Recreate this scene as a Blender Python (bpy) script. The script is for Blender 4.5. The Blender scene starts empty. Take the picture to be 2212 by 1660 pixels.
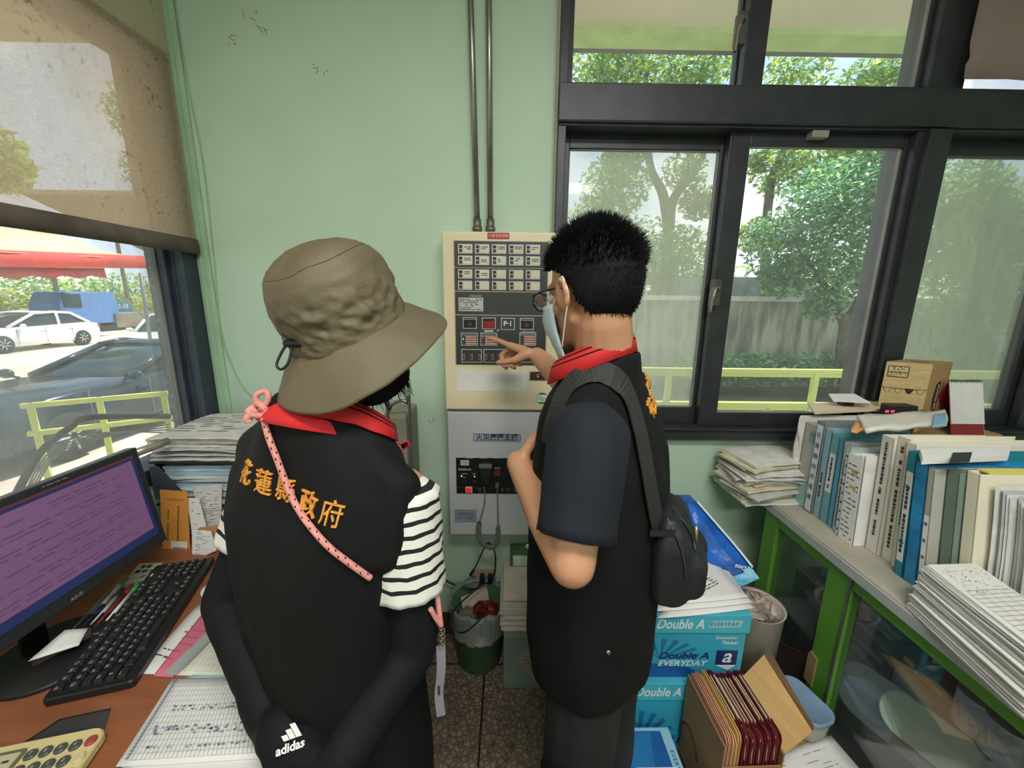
import bpy, bmesh, math, random
from math import sin, cos, pi, radians, sqrt, atan2, exp
from mathutils import Vector, Matrix, noise
from mathutils.bvhtree import BVHTree
random.seed(11)
scene = bpy.context.scene
COL = scene.collection
# ---------------------------------------------------------------- camera
FPX, PITCH, YAW, ROLL = 860.0, radians(12.15), radians(-0.5), radians(0.67)
CAMP = Vector((0, 0, 1.55))
_f = Vector((-sin(YAW) * cos(PITCH), cos(YAW) * cos(PITCH), -sin(PITCH)))
_r = Vector((cos(YAW), sin(YAW), 0))
_u = _r.cross(_f)
CR, CU = _r * cos(ROLL) + _u * sin(ROLL), _u * cos(ROLL) - _r * sin(ROLL)
cam_data = bpy.data.cameras.new('camera')
cam_data.sensor_width = 36.0
cam_data.lens = 36.0 * FPX / 2212.0
cam_data.clip_start, cam_data.clip_end = 0.02, 300
camera = bpy.data.objects.new('camera', cam_data)
COL.objects.link(camera)
camera.matrix_world = Matrix(((CR.x, CU.x, -_f.x, CAMP.x), (CR.y, CU.y, -_f.y, CAMP.y), (CR.z, CU.z, -_f.z, CAMP.z), (0, 0, 0, 1)))
scene.camera = camera
# ---------------------------------------------------------------- world, sun, exposure
world = bpy.data.worlds.new('sky')
scene.world = world
world.use_nodes = True
wn, wl = world.node_tree.nodes, world.node_tree.links
wn.clear()
w_out = wn.new('ShaderNodeOutputWorld'); w_bg = wn.new('ShaderNodeBackground')
w_tc = wn.new('ShaderNodeTexCoord'); w_sep = wn.new('ShaderNodeSeparateXYZ'); w_ramp = wn.new('ShaderNodeValToRGB')
w_ramp.color_ramp.elements[0].position = 0.0; w_ramp.color_ramp.elements[0].color = (0.52, 0.62, 0.68, 1)
w_ramp.color_ramp.elements[1].position = 0.6; w_ramp.color_ramp.elements[1].color = (0.17, 0.33, 0.50, 1)
w_noise = wn.new('ShaderNodeTexNoise'); w_noise.inputs['Scale'].default_value = 3.2; w_noise.inputs['Detail'].default_value = 7
w_cr = wn.new('ShaderNodeValToRGB'); w_cr.color_ramp.elements[0].position = 0.46; w_cr.color_ramp.elements[1].position = 0.66
w_mix = wn.new('ShaderNodeMixRGB'); w_mix.inputs['Color2'].default_value = (0.78, 0.80, 0.80, 1)
wl.new(w_tc.outputs['Generated'], w_sep.inputs[0]); wl.new(w_sep.outputs['Z'], w_ramp.inputs['Fac'])
wl.new(w_tc.outputs['Generated'], w_noise.inputs['Vector']); wl.new(w_noise.outputs['Fac'], w_cr.inputs['Fac'])
wl.new(w_cr.outputs['Color'], w_mix.inputs['Fac']); wl.new(w_ramp.outputs['Color'], w_mix.inputs['Color1'])
wl.new(w_mix.outputs['Color'], w_bg.inputs['Color']); w_bg.inputs['Strength'].default_value = 2.2
wl.new(w_bg.outputs[0], w_out.inputs['Surface'])
sun_data = bpy.data.lights.new('sun', 'SUN'); sun_data.energy = 6.5; sun_data.angle = 0.01; sun_data.color = (1, 0.95, 0.86)
sun = bpy.data.objects.new('sun', sun_data); COL.objects.link(sun)
sun.rotation_euler = Vector((-0.26, -0.37, -0.89)).to_track_quat('-Z', 'Y').to_euler()
FILL_WATTS = 36.0  # power of each added ceiling fill lamp
vs = scene.view_settings
vs.view_transform = 'Standard'; vs.look = 'None'; vs.exposure = 0.15; vs.gamma = 1.0; vs.use_curve_mapping = False
scene.cycles.max_bounces = 8; scene.cycles.transparent_max_bounces = 24
scene.cycles.use_denoising = True
# ---------------------------------------------------------------- helpers
def ray(px, py):
    return CR * ((px - 1106) / FPX) - CU * ((py - 830) / FPX) + _f
def at(px, py, X=None, Y=None, Z=None):
    """the point of the room seen at a photograph pixel, on a plane of known X, Y or Z"""
    d = ray(px, py)
    t = X / d.x if X is not None else Y / d.y if Y is not None else (Z - CAMP.z) / d.z
    return CAMP + d * t
def lin(c):
    return tuple((v / 12.92 if v <= 0.04045 else ((v + 0.055) / 1.055) ** 2.4) for v in (x / 255 for x in c))
def frame(o, x, y, z):
    return Matrix(((x[0], y[0], z[0], o[0]), (x[1], y[1], z[1], o[1]), (x[2], y[2], z[2], o[2]), (0, 0, 0, 1)))
def rz(a): return Matrix.Rotation(a, 4, 'Z')
def tr(*p): return Matrix.Translation(Vector(p[0] if len(p) == 1 else p))
_mats = {}
def M(name, rgb, rough=0.6, metal=0.0, var=0.1, vscale=6.0, bump=0.0, bscale=60.0, spec=0.5, emit=0.0, rgb2=None, lo=0.35, hi=0.65, detail=4, stretch=None):
    if name in _mats: return _mats[name]
    m = bpy.data.materials.new(name); m.use_nodes = True
    n, l = m.node_tree.nodes, m.node_tree.links
    b = n['Principled BSDF']
    c = lin(rgb)
    b.inputs['Roughness'].default_value = rough; b.inputs['Metallic'].default_value = metal
    b.inputs['Specular IOR Level'].default_value = spec
    tc = n.new('ShaderNodeTexCoord'); src = tc.outputs['Object']
    if stretch:
        mp = n.new('ShaderNodeMapping'); mp.inputs['Scale'].default_value = stretch; l.new(src, mp.inputs[0]); src = mp.outputs[0]
    if var or rgb2:
        t = n.new('ShaderNodeTexNoise'); t.inputs['Scale'].default_value = vscale; t.inputs['Detail'].default_value = detail
        r = n.new('ShaderNodeValToRGB'); e = r.color_ramp.elements
        e[0].position, e[1].position = lo, hi
        if rgb2: e[0].color, e[1].color = (*c, 1), (*lin(rgb2), 1)
        else:
            e[0].color = (*[v * (1 - var) for v in c], 1); e[1].color = (*[min(1, v * (1 + var)) for v in c], 1)
        l.new(src, t.inputs['Vector']); l.new(t.outputs['Fac'], r.inputs['Fac']); l.new(r.outputs['Color'], b.inputs['Base Color'])
        if emit:
            l.new(r.outputs['Color'], b.inputs['Emission Color'])
    else:
        b.inputs['Base Color'].default_value = (*c, 1)
        b.inputs['Emission Color'].default_value = (*c, 1)
    b.inputs['Emission Strength'].default_value = emit
    if bump:
        t2 = n.new('ShaderNodeTexNoise'); t2.inputs['Scale'].default_value = bscale; t2.inputs['Detail'].default_value = 3
        bp = n.new('ShaderNodeBump'); bp.inputs['Strength'].default_value = bump; bp.inputs['Distance'].default_value = 0.01
        l.new(src, t2.inputs['Vector']); l.new(t2.outputs['Fac'], bp.inputs['Height']); l.new(bp.outputs[0], b.inputs['Normal'])
    _mats[name] = m
    return m
def veil(name, clear, rgb, gloss=0.0, dirt=0.0, vscale=3.0, stretch=(1, 1, 1), translucent=0.0):
    """thin see-through sheet: glass with dust, mosquito screen, plastic film"""
    if name in _mats: return _mats[name]
    m = bpy.data.materials.new(name); m.use_nodes = True
    n, l = m.node_tree.nodes, m.node_tree.links
    n.remove(n['Principled BSDF']); out = n['Material Output']
    tp = n.new('ShaderNodeBsdfTransparent'); df = n.new('ShaderNodeBsdfDiffuse'); df.inputs['Color'].default_value = (*lin(rgb), 1)
    body = df.outputs[0]
    if translucent:
        tl = n.new('ShaderNodeBsdfTranslucent'); tl.inputs['Color'].default_value = (*lin(rgb), 1)
        mt = n.new('ShaderNodeMixShader'); mt.inputs[0].default_value = translucent
        l.new(df.outputs[0], mt.inputs[1]); l.new(tl.outputs[0], mt.inputs[2]); body = mt.outputs[0]
    mx = n.new('ShaderNodeMixShader'); mx.inputs[0].default_value = clear
    if dirt:
        tc = n.new('ShaderNodeTexCoord'); mp = n.new('ShaderNodeMapping'); mp.inputs['Scale'].default_value = stretch
        t = n.new('ShaderNodeTexNoise'); t.inputs['Scale'].default_value = vscale; t.inputs['Detail'].default_value = 8; t.inputs['Roughness'].default_value = 0.65
        mr = n.new('ShaderNodeMapRange'); mr.inputs['From Min'].default_value = 0.3; mr.inputs['From Max'].default_value = 0.75
        mr.inputs['To Min'].default_value = clear; mr.inputs['To Max'].default_value = clear - dirt
        l.new(tc.outputs['Object'], mp.inputs[0]); l.new(mp.outputs[0], t.inputs['Vector']); l.new(t.outputs['Fac'], mr.inputs['Value']); l.new(mr.outputs[0], mx.inputs[0])
    l.new(body, mx.inputs[1]); l.new(tp.outputs[0], mx.inputs[2])
    last = mx.outputs[0]
    if gloss:
        gl = n.new('ShaderNodeBsdfGlossy'); gl.inputs['Roughness'].default_value = 0.05
        m2 = n.new('ShaderNodeMixShader'); fr = n.new('ShaderNodeLayerWeight'); fr.inputs['Blend'].default_value = 0.25
        mu = n.new('ShaderNodeMath'); mu.operation = 'MULTIPLY'; mu.inputs[1].default_value = gloss
        l.new(fr.outputs['Fresnel'], mu.inputs[0]); l.new(mu.outputs[0], m2.inputs[0])
        l.new(last, m2.inputs[1]); l.new(gl.outputs[0], m2.inputs[2]); last = m2.outputs[0]
    l.new(last, out.inputs['Surface'])
    _mats[name] = m
    return m
def basis(d):
    d = Vector(d).normalized()
    a = Vector((0, 0, 1)) if abs(d.z) < 0.9 else Vector((1, 0, 0))
    x = a.cross(d).normalized()
    return x, d.cross(x), d
class MB:
    def __init__(self, T=None):
        self.V, self.F, self.I, self.S, self.T = [], [], [], [], T
    def add(self, vs, fs, mi=0, sm=False):
        b = len(self.V)
        T = self.T
        self.V += [T @ Vector(v) if T else Vector(v) for v in vs]
        for f in fs:
            self.F.append([b + i for i in f]); self.I.append(mi); self.S.append(sm)
        return self
    def box(self, x0, x1, y0, y1, z0, z1, mi=0):
        v = [(x, y, z) for z in (z0, z1) for y in (y0, y1) for x in (x0, x1)]
        return self.add(v, [(0, 2, 3, 1), (4, 5, 7, 6), (0, 1, 5, 4), (2, 6, 7, 3), (0, 4, 6, 2), (1, 3, 7, 5)], mi)
    def obox(self, m, sx, sy, sz, mi=0):
        """box centred on matrix m"""
        v = [m @ Vector((x, y, z)) for z in (-sz / 2, sz / 2) for y in (-sy / 2, sy / 2) for x in (-sx / 2, sx / 2)]
        return self.add(v, [(0, 2, 3, 1), (4, 5, 7, 6), (0, 1, 5, 4), (2, 6, 7, 3), (0, 4, 6, 2), (1, 3, 7, 5)], mi)
    def loft(self, rings, mi=0, caps=True, sm=True, closed=True, mis=None):
        n = len(rings[0]); v = [p for r in rings for p in r]; base = len(self.V)
        T = self.T
        self.V += [T @ Vector(p) if T else Vector(p) for p in v]
        for k in range(len(rings) - 1):
            for i in range(n if closed else n - 1):
                j = (i + 1) % n
                self.F.append([base + k * n + i, base + k * n + j, base + (k + 1) * n + j, base + (k + 1) * n + i])
                self.I.append(mis[k] if mis else mi); self.S.append(sm)
        if caps:
            self.F.append([base + i for i in range(n)][::-1]); self.I.append(mi); self.S.append(False)
            self.F.append([base + (len(rings) - 1) * n + i for i in range(n)]); self.I.append(mis[-1] if mis else mi); self.S.append(False)
        return self
    def tube(self, pts, r=0.005, n=8, mi=0, caps=True, flat=1.0):
        pts = [Vector(p) for p in pts]; rings = []
        x = None
        for k, p in enumerate(pts):
            d = (pts[min(k + 1, len(pts) - 1)] - pts[max(k - 1, 0)])
            if d.length < 1e-9: d = Vector((0, 0, 1))
            d.normalize()
            x = basis(d)[0] if x is None else (x - d * x.dot(d)).normalized()
            y = d.cross(x); rr = r[k] if isinstance(r, (list, tuple)) else r
            rings.append([p + x * (rr * cos(2 * pi * i / n)) + y * (rr * flat * sin(2 * pi * i / n)) for i in range(n)])
        return self.loft(rings, mi, caps)
    def cyl(self, p0, p1, r0, r1=None, n=20, mi=0):
        return self.tube([p0, p1], [r0, r0 if r1 is None else r1], n, mi)
    def lathe(self, prof, c=(0, 0, 0), n=28, mi=0, m=None, mis=None, caps=True):
        c = Vector(c); R = m or Matrix.Identity(4)
        rings = [[c + (R @ Vector((r * cos(2 * pi * i / n), r * sin(2 * pi * i / n), z))) for i in range(n)] for r, z in prof]
        return self.loft(rings, mi, caps, mis=mis)
    def ball(self, c, rad, R=None, n=16, m=10, mi=0):
        c = Vector(c); R = R or Matrix.Identity(3)
        rad = (rad,) * 3 if not isinstance(rad, (tuple, list)) else rad
        rings = []
        for k in range(m + 1):
            t = -pi / 2 + pi * (0.02 + 0.96 * k / m)
            rings.append([c + R @ Vector((rad[0] * cos(t) * cos(2 * pi * i / n), rad[1] * cos(t) * sin(2 * pi * i / n), rad[2] * sin(t))) for i in range(n)])
        return self.loft(rings, mi)
    def cap(self, p0, r0, p1, r1, n=14, flat=None, mi=0):
        """tapered capsule; flat = (direction, factor) squeezes it along a direction"""
        p0, p1 = Vector(p0), Vector(p1); x, y, d = basis(p1 - p0) if (p1 - p0).length > 1e-6 else basis((0, 0, 1))
        rings = []
        prof = [(p0, r0, t) for t in (-80, -55, -28, 0)] + [(p1, r1, t) for t in (0, 28, 55, 80)]
        for p, r, t in prof:
            t = radians(t); ring = []
            for i in range(n):
                o = x * (r * cos(t) * cos(2 * pi * i / n)) + y * (r * cos(t) * sin(2 * pi * i / n)) + d * (r * sin(t))
                if flat: fd = Vector(flat[0]).normalized(); o = o - fd * (o.dot(fd) * (1 - flat[1]))
                ring.append(p + o)
            rings.append(ring)
        return self.loft(rings, mi)
    def prism(self, poly, m, th, mi=0, sm=False):
        """2D outline in the XY of matrix m, thickness th along its Z"""
        n = len(poly)
        v = [m @ Vector((x, y, 0)) for x, y in poly] + [m @ Vector((x, y, th)) for x, y in poly]
        f = [tuple(range(n))[::-1], tuple(range(n, 2 * n))] + [(i, (i + 1) % n, n + (i + 1) % n, n + i) for i in range(n)]
        return self.add(v, f, mi, sm)
    def quad(self, a, b, c, d, mi=0): return self.add([a, b, c, d], [(0, 1, 2, 3)], mi)
    def build(self, name, mats, parent=None, bevel=0.0, local=False, solid=0.0, seg=2):
        o0 = Vector((0, 0, 0)); p = parent
        while p is not None and not local: o0 += Vector(p.location); p = p.parent
        me = bpy.data.meshes.new(name)
        me.from_pydata([tuple(v - o0) for v in self.V], [], self.F)
        mats = mats if isinstance(mats, (list, tuple)) else [mats]
        for m in mats: me.materials.append(m)
        me.polygons.foreach_set('material_index', self.I)
        me.polygons.foreach_set('use_smooth', self.S)
        bm = bmesh.new(); bm.from_mesh(me)
        bmesh.ops.recalc_face_normals(bm, faces=bm.faces)
        if bevel:
            es = [e for e in bm.edges if len(e.link_faces) == 2 and e.calc_face_angle(0) > 0.6]
            bmesh.ops.bevel(bm, geom=es, offset=bevel, segments=seg, affect='EDGES', profile=0.6, clamp_overlap=True)
        bm.to_mesh(me); bm.free()
        me.update()
        o = bpy.data.objects.new(name, me); COL.objects.link(o)
        if parent: o.parent = parent
        if solid:
            s = o.modifiers.new('solid', 'SOLIDIFY'); s.thickness = solid; s.offset = 0
        return o
def evaluated(o):
    dg = bpy.context.evaluated_depsgraph_get()
    return bpy.data.meshes.new_from_object(o.evaluated_get(dg), depsgraph=dg)
def fuse(mb, name, mats, parent=None, voxel=0.006, smooth=6, fn=None):
    """join overlapping volumes into one continuous skin"""
    o = mb.build(name + '_raw', [mats] if not isinstance(mats, list) else mats, None)
    r = o.modifiers.new('r', 'REMESH'); r.mode = 'VOXEL'; r.voxel_size = voxel; r.use_smooth_shade = True
    s = o.modifiers.new('s', 'SMOOTH'); s.iterations = smooth; s.factor = 0.5
    me = evaluated(o); me.name = name
    bpy.data.objects.remove(o)
    if fn:
        nn = [v.normal.copy() for v in me.vertices]
        for v, n in zip(me.vertices, nn): v.co = fn(v.co.copy(), n)
    off = Vector((0, 0, 0)); p = parent
    while p is not None: off += Vector(p.location); p = p.parent
    if off.length: me.transform(tr(-off))
    me.materials.clear()
    for m in (mats if isinstance(mats, list) else [mats]): me.materials.append(m)
    ob = bpy.data.objects.new(name, me); COL.objects.link(ob)
    if parent: ob.parent = parent
    me.polygons.foreach_set('use_smooth', [True] * len(me.polygons))
    return ob
def bvh_of(o):
    off = Vector((0, 0, 0)); p = o
    while p is not None: off += Vector(p.location); p = p.parent
    me = o.data
    return BVHTree.FromPolygons([v.co + off for v in me.vertices], [tuple(p.vertices) for p in me.polygons])
def tag(o, label, cat, group=None, kind=None):
    o['label'] = label; o['category'] = cat
    if group: o['group'] = group
    if kind: o['kind'] = kind
    return o
def thing(name, label, cat, loc, group=None):
    o = bpy.data.objects.new(name, None); COL.objects.link(o); o.location = Vector(loc); o.empty_display_size = 0.05
    return tag(o, label, cat, group)
def struct(o): o['kind'] = 'structure'; return o
def dup(root, loc, rotz=None, label=None):
    r = root.copy(); COL.objects.link(r); r.location = Vector(loc)
    if rotz is not None: r.rotation_euler = (0, 0, rotz)
    if label: r['label'] = label
    for ch in list(root.children):
        c = ch.copy(); COL.objects.link(c); c.parent = r
        for g in list(ch.children):
            d = g.copy(); COL.objects.link(d); d.parent = c
    return r
def text_mesh(s, size, depth=0.0004, bold=0.0, space=1.0, shear=0.0):
    cu = bpy.data.curves.new('t', 'FONT'); cu.body = s; cu.size = size; cu.align_x = 'CENTER'; cu.align_y = 'CENTER'
    cu.extrude = depth; cu.offset = bold; cu.space_character = space; cu.shear = shear; cu.resolution_u = 3
    o = bpy.data.objects.new('t', cu); COL.objects.link(o)
    me = evaluated(o); bpy.data.objects.remove(o); bpy.data.curves.remove(cu)
    return me
def text(name, s, o, right, up, size, mat, parent, depth=0.0004, bold=0.0, space=1.0, shear=0.0, local=False, wide=None):
    me = text_mesh(s, size, depth, bold, space, shear)
    right = Vector(right).normalized(); up = Vector(up); up = (up - right * up.dot(right)).normalized(); nrm = right.cross(up)
    if wide:
        xs = [v.co.x for v in me.vertices]; k = wide / max(1e-6, max(xs) - min(xs)); me.transform(Matrix.Diagonal((k, 1, 1, 1)))
    me.transform(frame(Vector(o) + nrm * depth, right, up, nrm))
    off = Vector((0, 0, 0)); p = parent
    while p is not None and not local: off += Vector(p.location); p = p.parent
    me.transform(tr(-off)); me.materials.clear(); me.materials.append(mat)
    ob = bpy.data.objects.new(name, me); COL.objects.link(ob); ob.parent = parent
    return ob
def scribble(mb, m, w, h, rows, fill=0.7, word=0.02, hgt=0.35, mi=0, seed=1, up=0.0004):
    """rows of small printed dashes on the XY of matrix m"""
    r = random.Random(seed); dy = h / rows
    for k in range(rows):
        y = h / 2 - dy * (k + 0.5); x = -w / 2; end = w / 2 * (1 if r.random() < 0.7 else r.uniform(-0.3, 0.9))
        while x < end:
            l = word * r.uniform(0.4, 1.5)
            if r.random() < fill:
                x1 = min(x + l, w / 2); a = dy * hgt / 2
                mb.add([m @ Vector(p) for p in ((x, y - a, up), (x1, y - a, up), (x1, y + a, up), (x, y + a, up))], [(0, 1, 2, 3)], mi)
            x += l + word * 0.3
def smooth_path(pts, n=6):
    pts = [Vector(p) for p in pts]; out = []
    for i in range(len(pts) - 1):
        p0, p1, p2, p3 = pts[max(i - 1, 0)], pts[i], pts[i + 1], pts[min(i + 2, len(pts) - 1)]
        for k in range(n):
            t = k / n
            out.append(0.5 * ((2 * p1) + (p2 - p0) * t + (2 * p0 - 5 * p1 + 4 * p2 - p3) * t * t + (3 * p1 - p0 - 3 * p2 + p3) * t ** 3))
    out.append(pts[-1])
    return out
def rrect(w, h, r, n=4, cx=0, cy=0):
    out = []
    for sx, sy, a0 in ((1, 1, 0), (-1, 1, 90), (-1, -1, 180), (1, -1, 270)):
        for k in range(n + 1):
            a = radians(a0 + 90 * k / n)
            out.append((cx + sx * (w / 2 - r) + r * cos(a), cy + sy * (h / 2 - r) + r * sin(a)))
    return out
X3, Y3, Z3 = Vector((1, 0, 0)), Vector((0, 1, 0)), Vector((0, 0, 1))
BLACK = M('black plastic', (22, 23, 25), 0.45, var=0.15)
INK = M('dark print', (50, 52, 60), 0.8, var=0)
PAPER = M('white paper', (232, 230, 228), 0.8, var=0.05, vscale=3)
STEEL = M('steel', (150, 150, 148), 0.35, 0.9, var=0.15)
WHITE = M('white plastic', (232, 232, 228), 0.4, var=0.04)
# ================================================================ the room
YB, XL, ZC = 1.6, -1.2, 2.95
WALLC = M('mint green wall paint', (188, 212, 190), 0.75, var=0.06, vscale=1.3, bump=0.06, bscale=180)
def terrazzo():
    m = M('terrazzo floor tiles', (150, 130, 112), 0.35, var=0.12)
    n, l = m.node_tree.nodes, m.node_tree.links; b = n['Principled BSDF']
    tc = n.new('ShaderNodeTexCoord')
    v = n.new('ShaderNodeTexVoronoi'); v.feature = 'DISTANCE_TO_EDGE'; v.inputs['Scale'].default_value = 55
    r = n.new('ShaderNodeValToRGB'); r.color_ramp.elements[0].color = (*lin((98, 82, 70)), 1); r.color_ramp.elements[1].position = 0.22; r.color_ramp.elements[1].color = (*lin((150, 134, 118)), 1)
    v2 = n.new('ShaderNodeTexVoronoi'); v2.inputs['Scale'].default_value = 55
    mx = n.new('ShaderNodeMixRGB'); mx.blend_type = 'MULTIPLY'; mx.inputs[0].default_value = 0.35
    br = n.new('ShaderNodeTexBrick'); br.offset = 0; br.inputs['Scale'].default_value = 1; br.inputs['Mortar Size'].default_value = 0.004
    br.inputs['Brick Width'].default_value = 0.6; br.inputs['Row Height'].default_value = 0.6
    br.inputs['Color1'].default_value = br.inputs['Color2'].default_value = (1, 1, 1, 1); br.inputs['Mortar'].default_value = (*lin((110, 70, 55)), 1)
    mp = n.new('ShaderNodeMapping'); mp.inputs['Location'].default_value = (0.09, -1.43, 0)
    m2 = n.new('ShaderNodeMixRGB'); m2.blend_type = 'MULTIPLY'; m2.inputs[0].default_value = 1
    l.new(tc.outputs['Object'], v.inputs['Vector']); l.new(tc.outputs['Object'], v2.inputs['Vector']); l.new(tc.outputs['Object'], mp.inputs[0]); l.new(mp.outputs[0], br.inputs['Vector'])
    l.new(v.outputs['Distance'], r.inputs[0]); l.new(r.outputs[0], mx.inputs[1]); bw = n.new('ShaderNodeSeparateColor'); l.new(v2.outputs['Color'], bw.inputs[0]); l.new(bw.outputs[0], mx.inputs[2])
    l.new(mx.outputs[0], m2.inputs[1]); l.new(br.outputs['Color'], m2.inputs[2]); l.new(m2.outputs[0], b.inputs['Base Color'])
    return m
def wall(name, m, rects):
    b = MB()
    for r in rects: b.box(*r)
    return struct(b.build(name, m))
wall('floor', terrazzo(), [(XL - 0.1, 3.0, -3.1, YB + 0.1, -0.1, 0.0)])
wall('ceiling', M('white ceiling paint', (225, 228, 220), 0.8), [(XL - 0.1, 3.0, -3.1, YB + 0.1, ZC, ZC + 0.1)])
WX0, WX1, WZ0, WZ1 = 0.166, 2.85, 0.984, 2.88
wall('wall_back', WALLC, [(XL - 0.1, WX0, YB, YB + 0.12, 0, ZC), (WX0, WX1, YB, YB + 0.12, 0, WZ0), (WX0, WX1, YB, YB + 0.12, WZ1, ZC), (WX1, 3.0, YB, YB + 0.12, 0, ZC)])
LY0, LY1, LZ0, LZ1 = -1.6, 1.585, 0.93, 2.36
wall('wall_left', WALLC, [(XL - 0.12, XL, -3, LY0, 0, ZC), (XL - 0.12, XL, LY1, YB + 0.12, 0, ZC), (XL - 0.12, XL, LY0, LY1, 0, LZ0), (XL - 0.12, XL, LY0, LY1, LZ1, ZC)])
wall('wall_right', WALLC, [(2.9, 3.0, -3, YB, 0, ZC)])
wall('wall_front', WALLC, [(XL, 3.0, -3.1, -3.0, 0, ZC)])
wall('baseboard_back', M('dark baseboard tile', (66, 42, 38), 0.5), [(XL, 2.9, YB - 0.012, YB, 0, 0.11)])
# painted cover strip in the corner with its two grooves
ct = MB()
ct.box(XL, XL + 0.055, YB - 0.012, YB, 0, ZC); ct.box(XL + 0.02, XL + 0.026, YB - 0.016, YB, 0, ZC); ct.box(XL + 0.04, XL + 0.046, YB - 0.016, YB, 0, ZC)
struct(ct.build('trim_1', M('green painted trim', (168, 200, 168), 0.6), bevel=0.003))
# thin cable painted onto the wall by the corner, sagging to the desk
cpts = [at(378, 0, Y=YB - .004), at(405, 180, Y=YB - .004), at(438, 350, Y=YB - .004), at(462, 560, Y=YB - .004), at(478, 720, Y=YB - .004), at(520, 830, Y=YB - .004), at(565, 872, Y=YB - .004)]
tag(MB().tube(smooth_path(cpts), 0.0022, 6).build('wall_cable', M('green painted cable', (160, 190, 158), 0.6)), 'thin painted cable running down the green wall beside the corner', 'cable')
for i, (x, y, s) in enumerate([(560, 45, .05), (500, 85, .025), (690, 148, .02), (935, 905, .02)]):
    b = MB(); r = random.Random(i); c = at(x, y, Y=YB - .0005)
    for k in range(7):
        p = c + Vector((r.gauss(0, s * .5), 0, r.gauss(0, s * .4))); q = p + Vector((r.gauss(0, s * .3), 0, r.gauss(0, s * .3)))
        b.tube([p, (p + q) / 2 + Vector((r.gauss(0, .004), 0, r.gauss(0, .004))), q], 0.0009, 4)
    struct(b.build('wall_scuff', M('grey scuff', (118, 132, 112), 0.9)))
# fill lamps added on the unseen ceiling behind the camera to brighten the room
for k, y in enumerate((-0.35, -1.9)):
    t = thing('ceiling_lamp', ['fluorescent ceiling lamp, the one nearer the alarm panel wall', 'fluorescent ceiling lamp at the back of the room'][k], 'lamp', (0.35, y, ZC), 'fluorescent ceiling lamps')
    MB().box(-0.35, 1.05, y - .16, y + .16, ZC - .05, ZC).build('lamp_housing', WHITE, t, bevel=.005)
    for dx in (-.08, .08):
        MB().cyl((-.28, y + dx, ZC - .07), (.98, y + dx, ZC - .07), .013).build('lamp_tube', M('lamp tube glow', (255, 250, 235), .5, var=0, emit=6), t)
    ld = bpy.data.lights.new('lamp_light', 'AREA'); ld.shape = 'RECTANGLE'; ld.size = 1.3; ld.size_y = .4; ld.energy = FILL_WATTS; ld.color = (1, .985, .95)
    lo = bpy.data.objects.new('lamp_light', ld); COL.objects.link(lo); lo.parent = t; lo.location = (0, 0, -.09)
# ---------------------------------------------------------------- back window (sliding sashes, transom lights)
ALU = M('dark bronze aluminium', (56, 58, 62), 0.42, 0.35, var=0.14, vscale=14, bump=0.03, bscale=200)
ALU2 = M('worn bronze aluminium', (84, 82, 80), 0.45, 0.35, var=0.14, vscale=14)
GLASS = veil('window glass with dust', 0.94, (215, 220, 215), gloss=0.5, dirt=0.05)
SCREEN = veil('grey insect screen', 0.70, (226, 230, 208), translucent=.55, dirt=0.10, vscale=9, stretch=(6, 1, 1.2))
GASKET = M('pale glazing seal', (135, 135, 128), 0.6)
win = struct(MB().box(WX0, WX0 + .03, YB - .03, YB + .1, WZ0, WZ1).box(WX0, WX1, YB - .04, YB + .1, WZ0, WZ0 + .05).box(WX0, WX1, YB - .03, YB + .1, WZ1 - .05, WZ1)
             .box(WX1 - .04, WX1, YB - .03, YB + .1, WZ0, WZ1).box(WX0, WX1, YB - .035, YB + .1, 2.150, 2.285).box(WX0, WX1, YB - .05, YB + .02, 2.158, 2.164)
             .box(1.455, 1.58, YB - .03, YB + .1, WZ0, WZ1).box(1.475, 1.555, YB - .055, YB, WZ0 + .04, 2.15).box(WX0, WX1, YB - .055, YB - .03, WZ0 + .045, WZ0 + .053).build('window_2', ALU, bevel=.003))
def sash(x0, x1, z0, z1, y, fl, fr, ft, fb, seal=True):
    b = MB(); b.box(x0, x0 + fl, y, y + .035, z0, z1).box(x1 - fr, x1, y, y + .035, z0, z1).box(x0 + fl, x1 - fr, y, y + .035, z1 - ft, z1).box(x0 + fl, x1 - fr, y, y + .035, z0, z0 + fb)
    s = b.build('sash', ALU, win, bevel=.002)
    gx0, gx1, gz0, gz1 = x0 + fl, x1 - fr, z0 + fb, z1 - ft
    MB().box(gx0, gx1, y + .015, y + .018, gz0, gz1).build('pane', GLASS, s)
    if seal:
        g = MB(); t = .004
        g.box(gx0, gx0 + t, y + .008, y + .02, gz0, gz1).box(gx1 - t, gx1, y + .008, y + .02, gz0, gz1).box(gx0, gx1, y + .008, y + .02, gz0, gz0 + t).box(gx0, gx1, y + .008, y + .02, gz1 - t, gz1)
        g.build('glazing_seal', GASKET, s)
    return s
sash(.19, .86, 1.034, 2.152, YB + .045, .03, .07, .048, .066)
sash(.80, 1.462, 1.034, 2.152, YB + .002, .075, .018, .045, .056)
sash(1.575, 2.2, 1.034, 2.152, YB + .045, .006, .06, .055, .066, False)
sash(2.16, 2.82, 1.034, 2.152, YB + .002, .06, .05, .055, .056)
sash(.19, .87, 2.28, 2.86, YB + .045, .03, .06, .04, .012, False)
sash(.815, 1.462, 2.28, 2.86, YB + .002, .075, .018, .04, .024)
sash(1.575, 2.2, 2.28, 2.86, YB + .045, .006, .06, .04, .012, False)
sash(2.16, 2.82, 2.28, 2.86, YB + .002, .06, .05, .04, .024)
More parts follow.
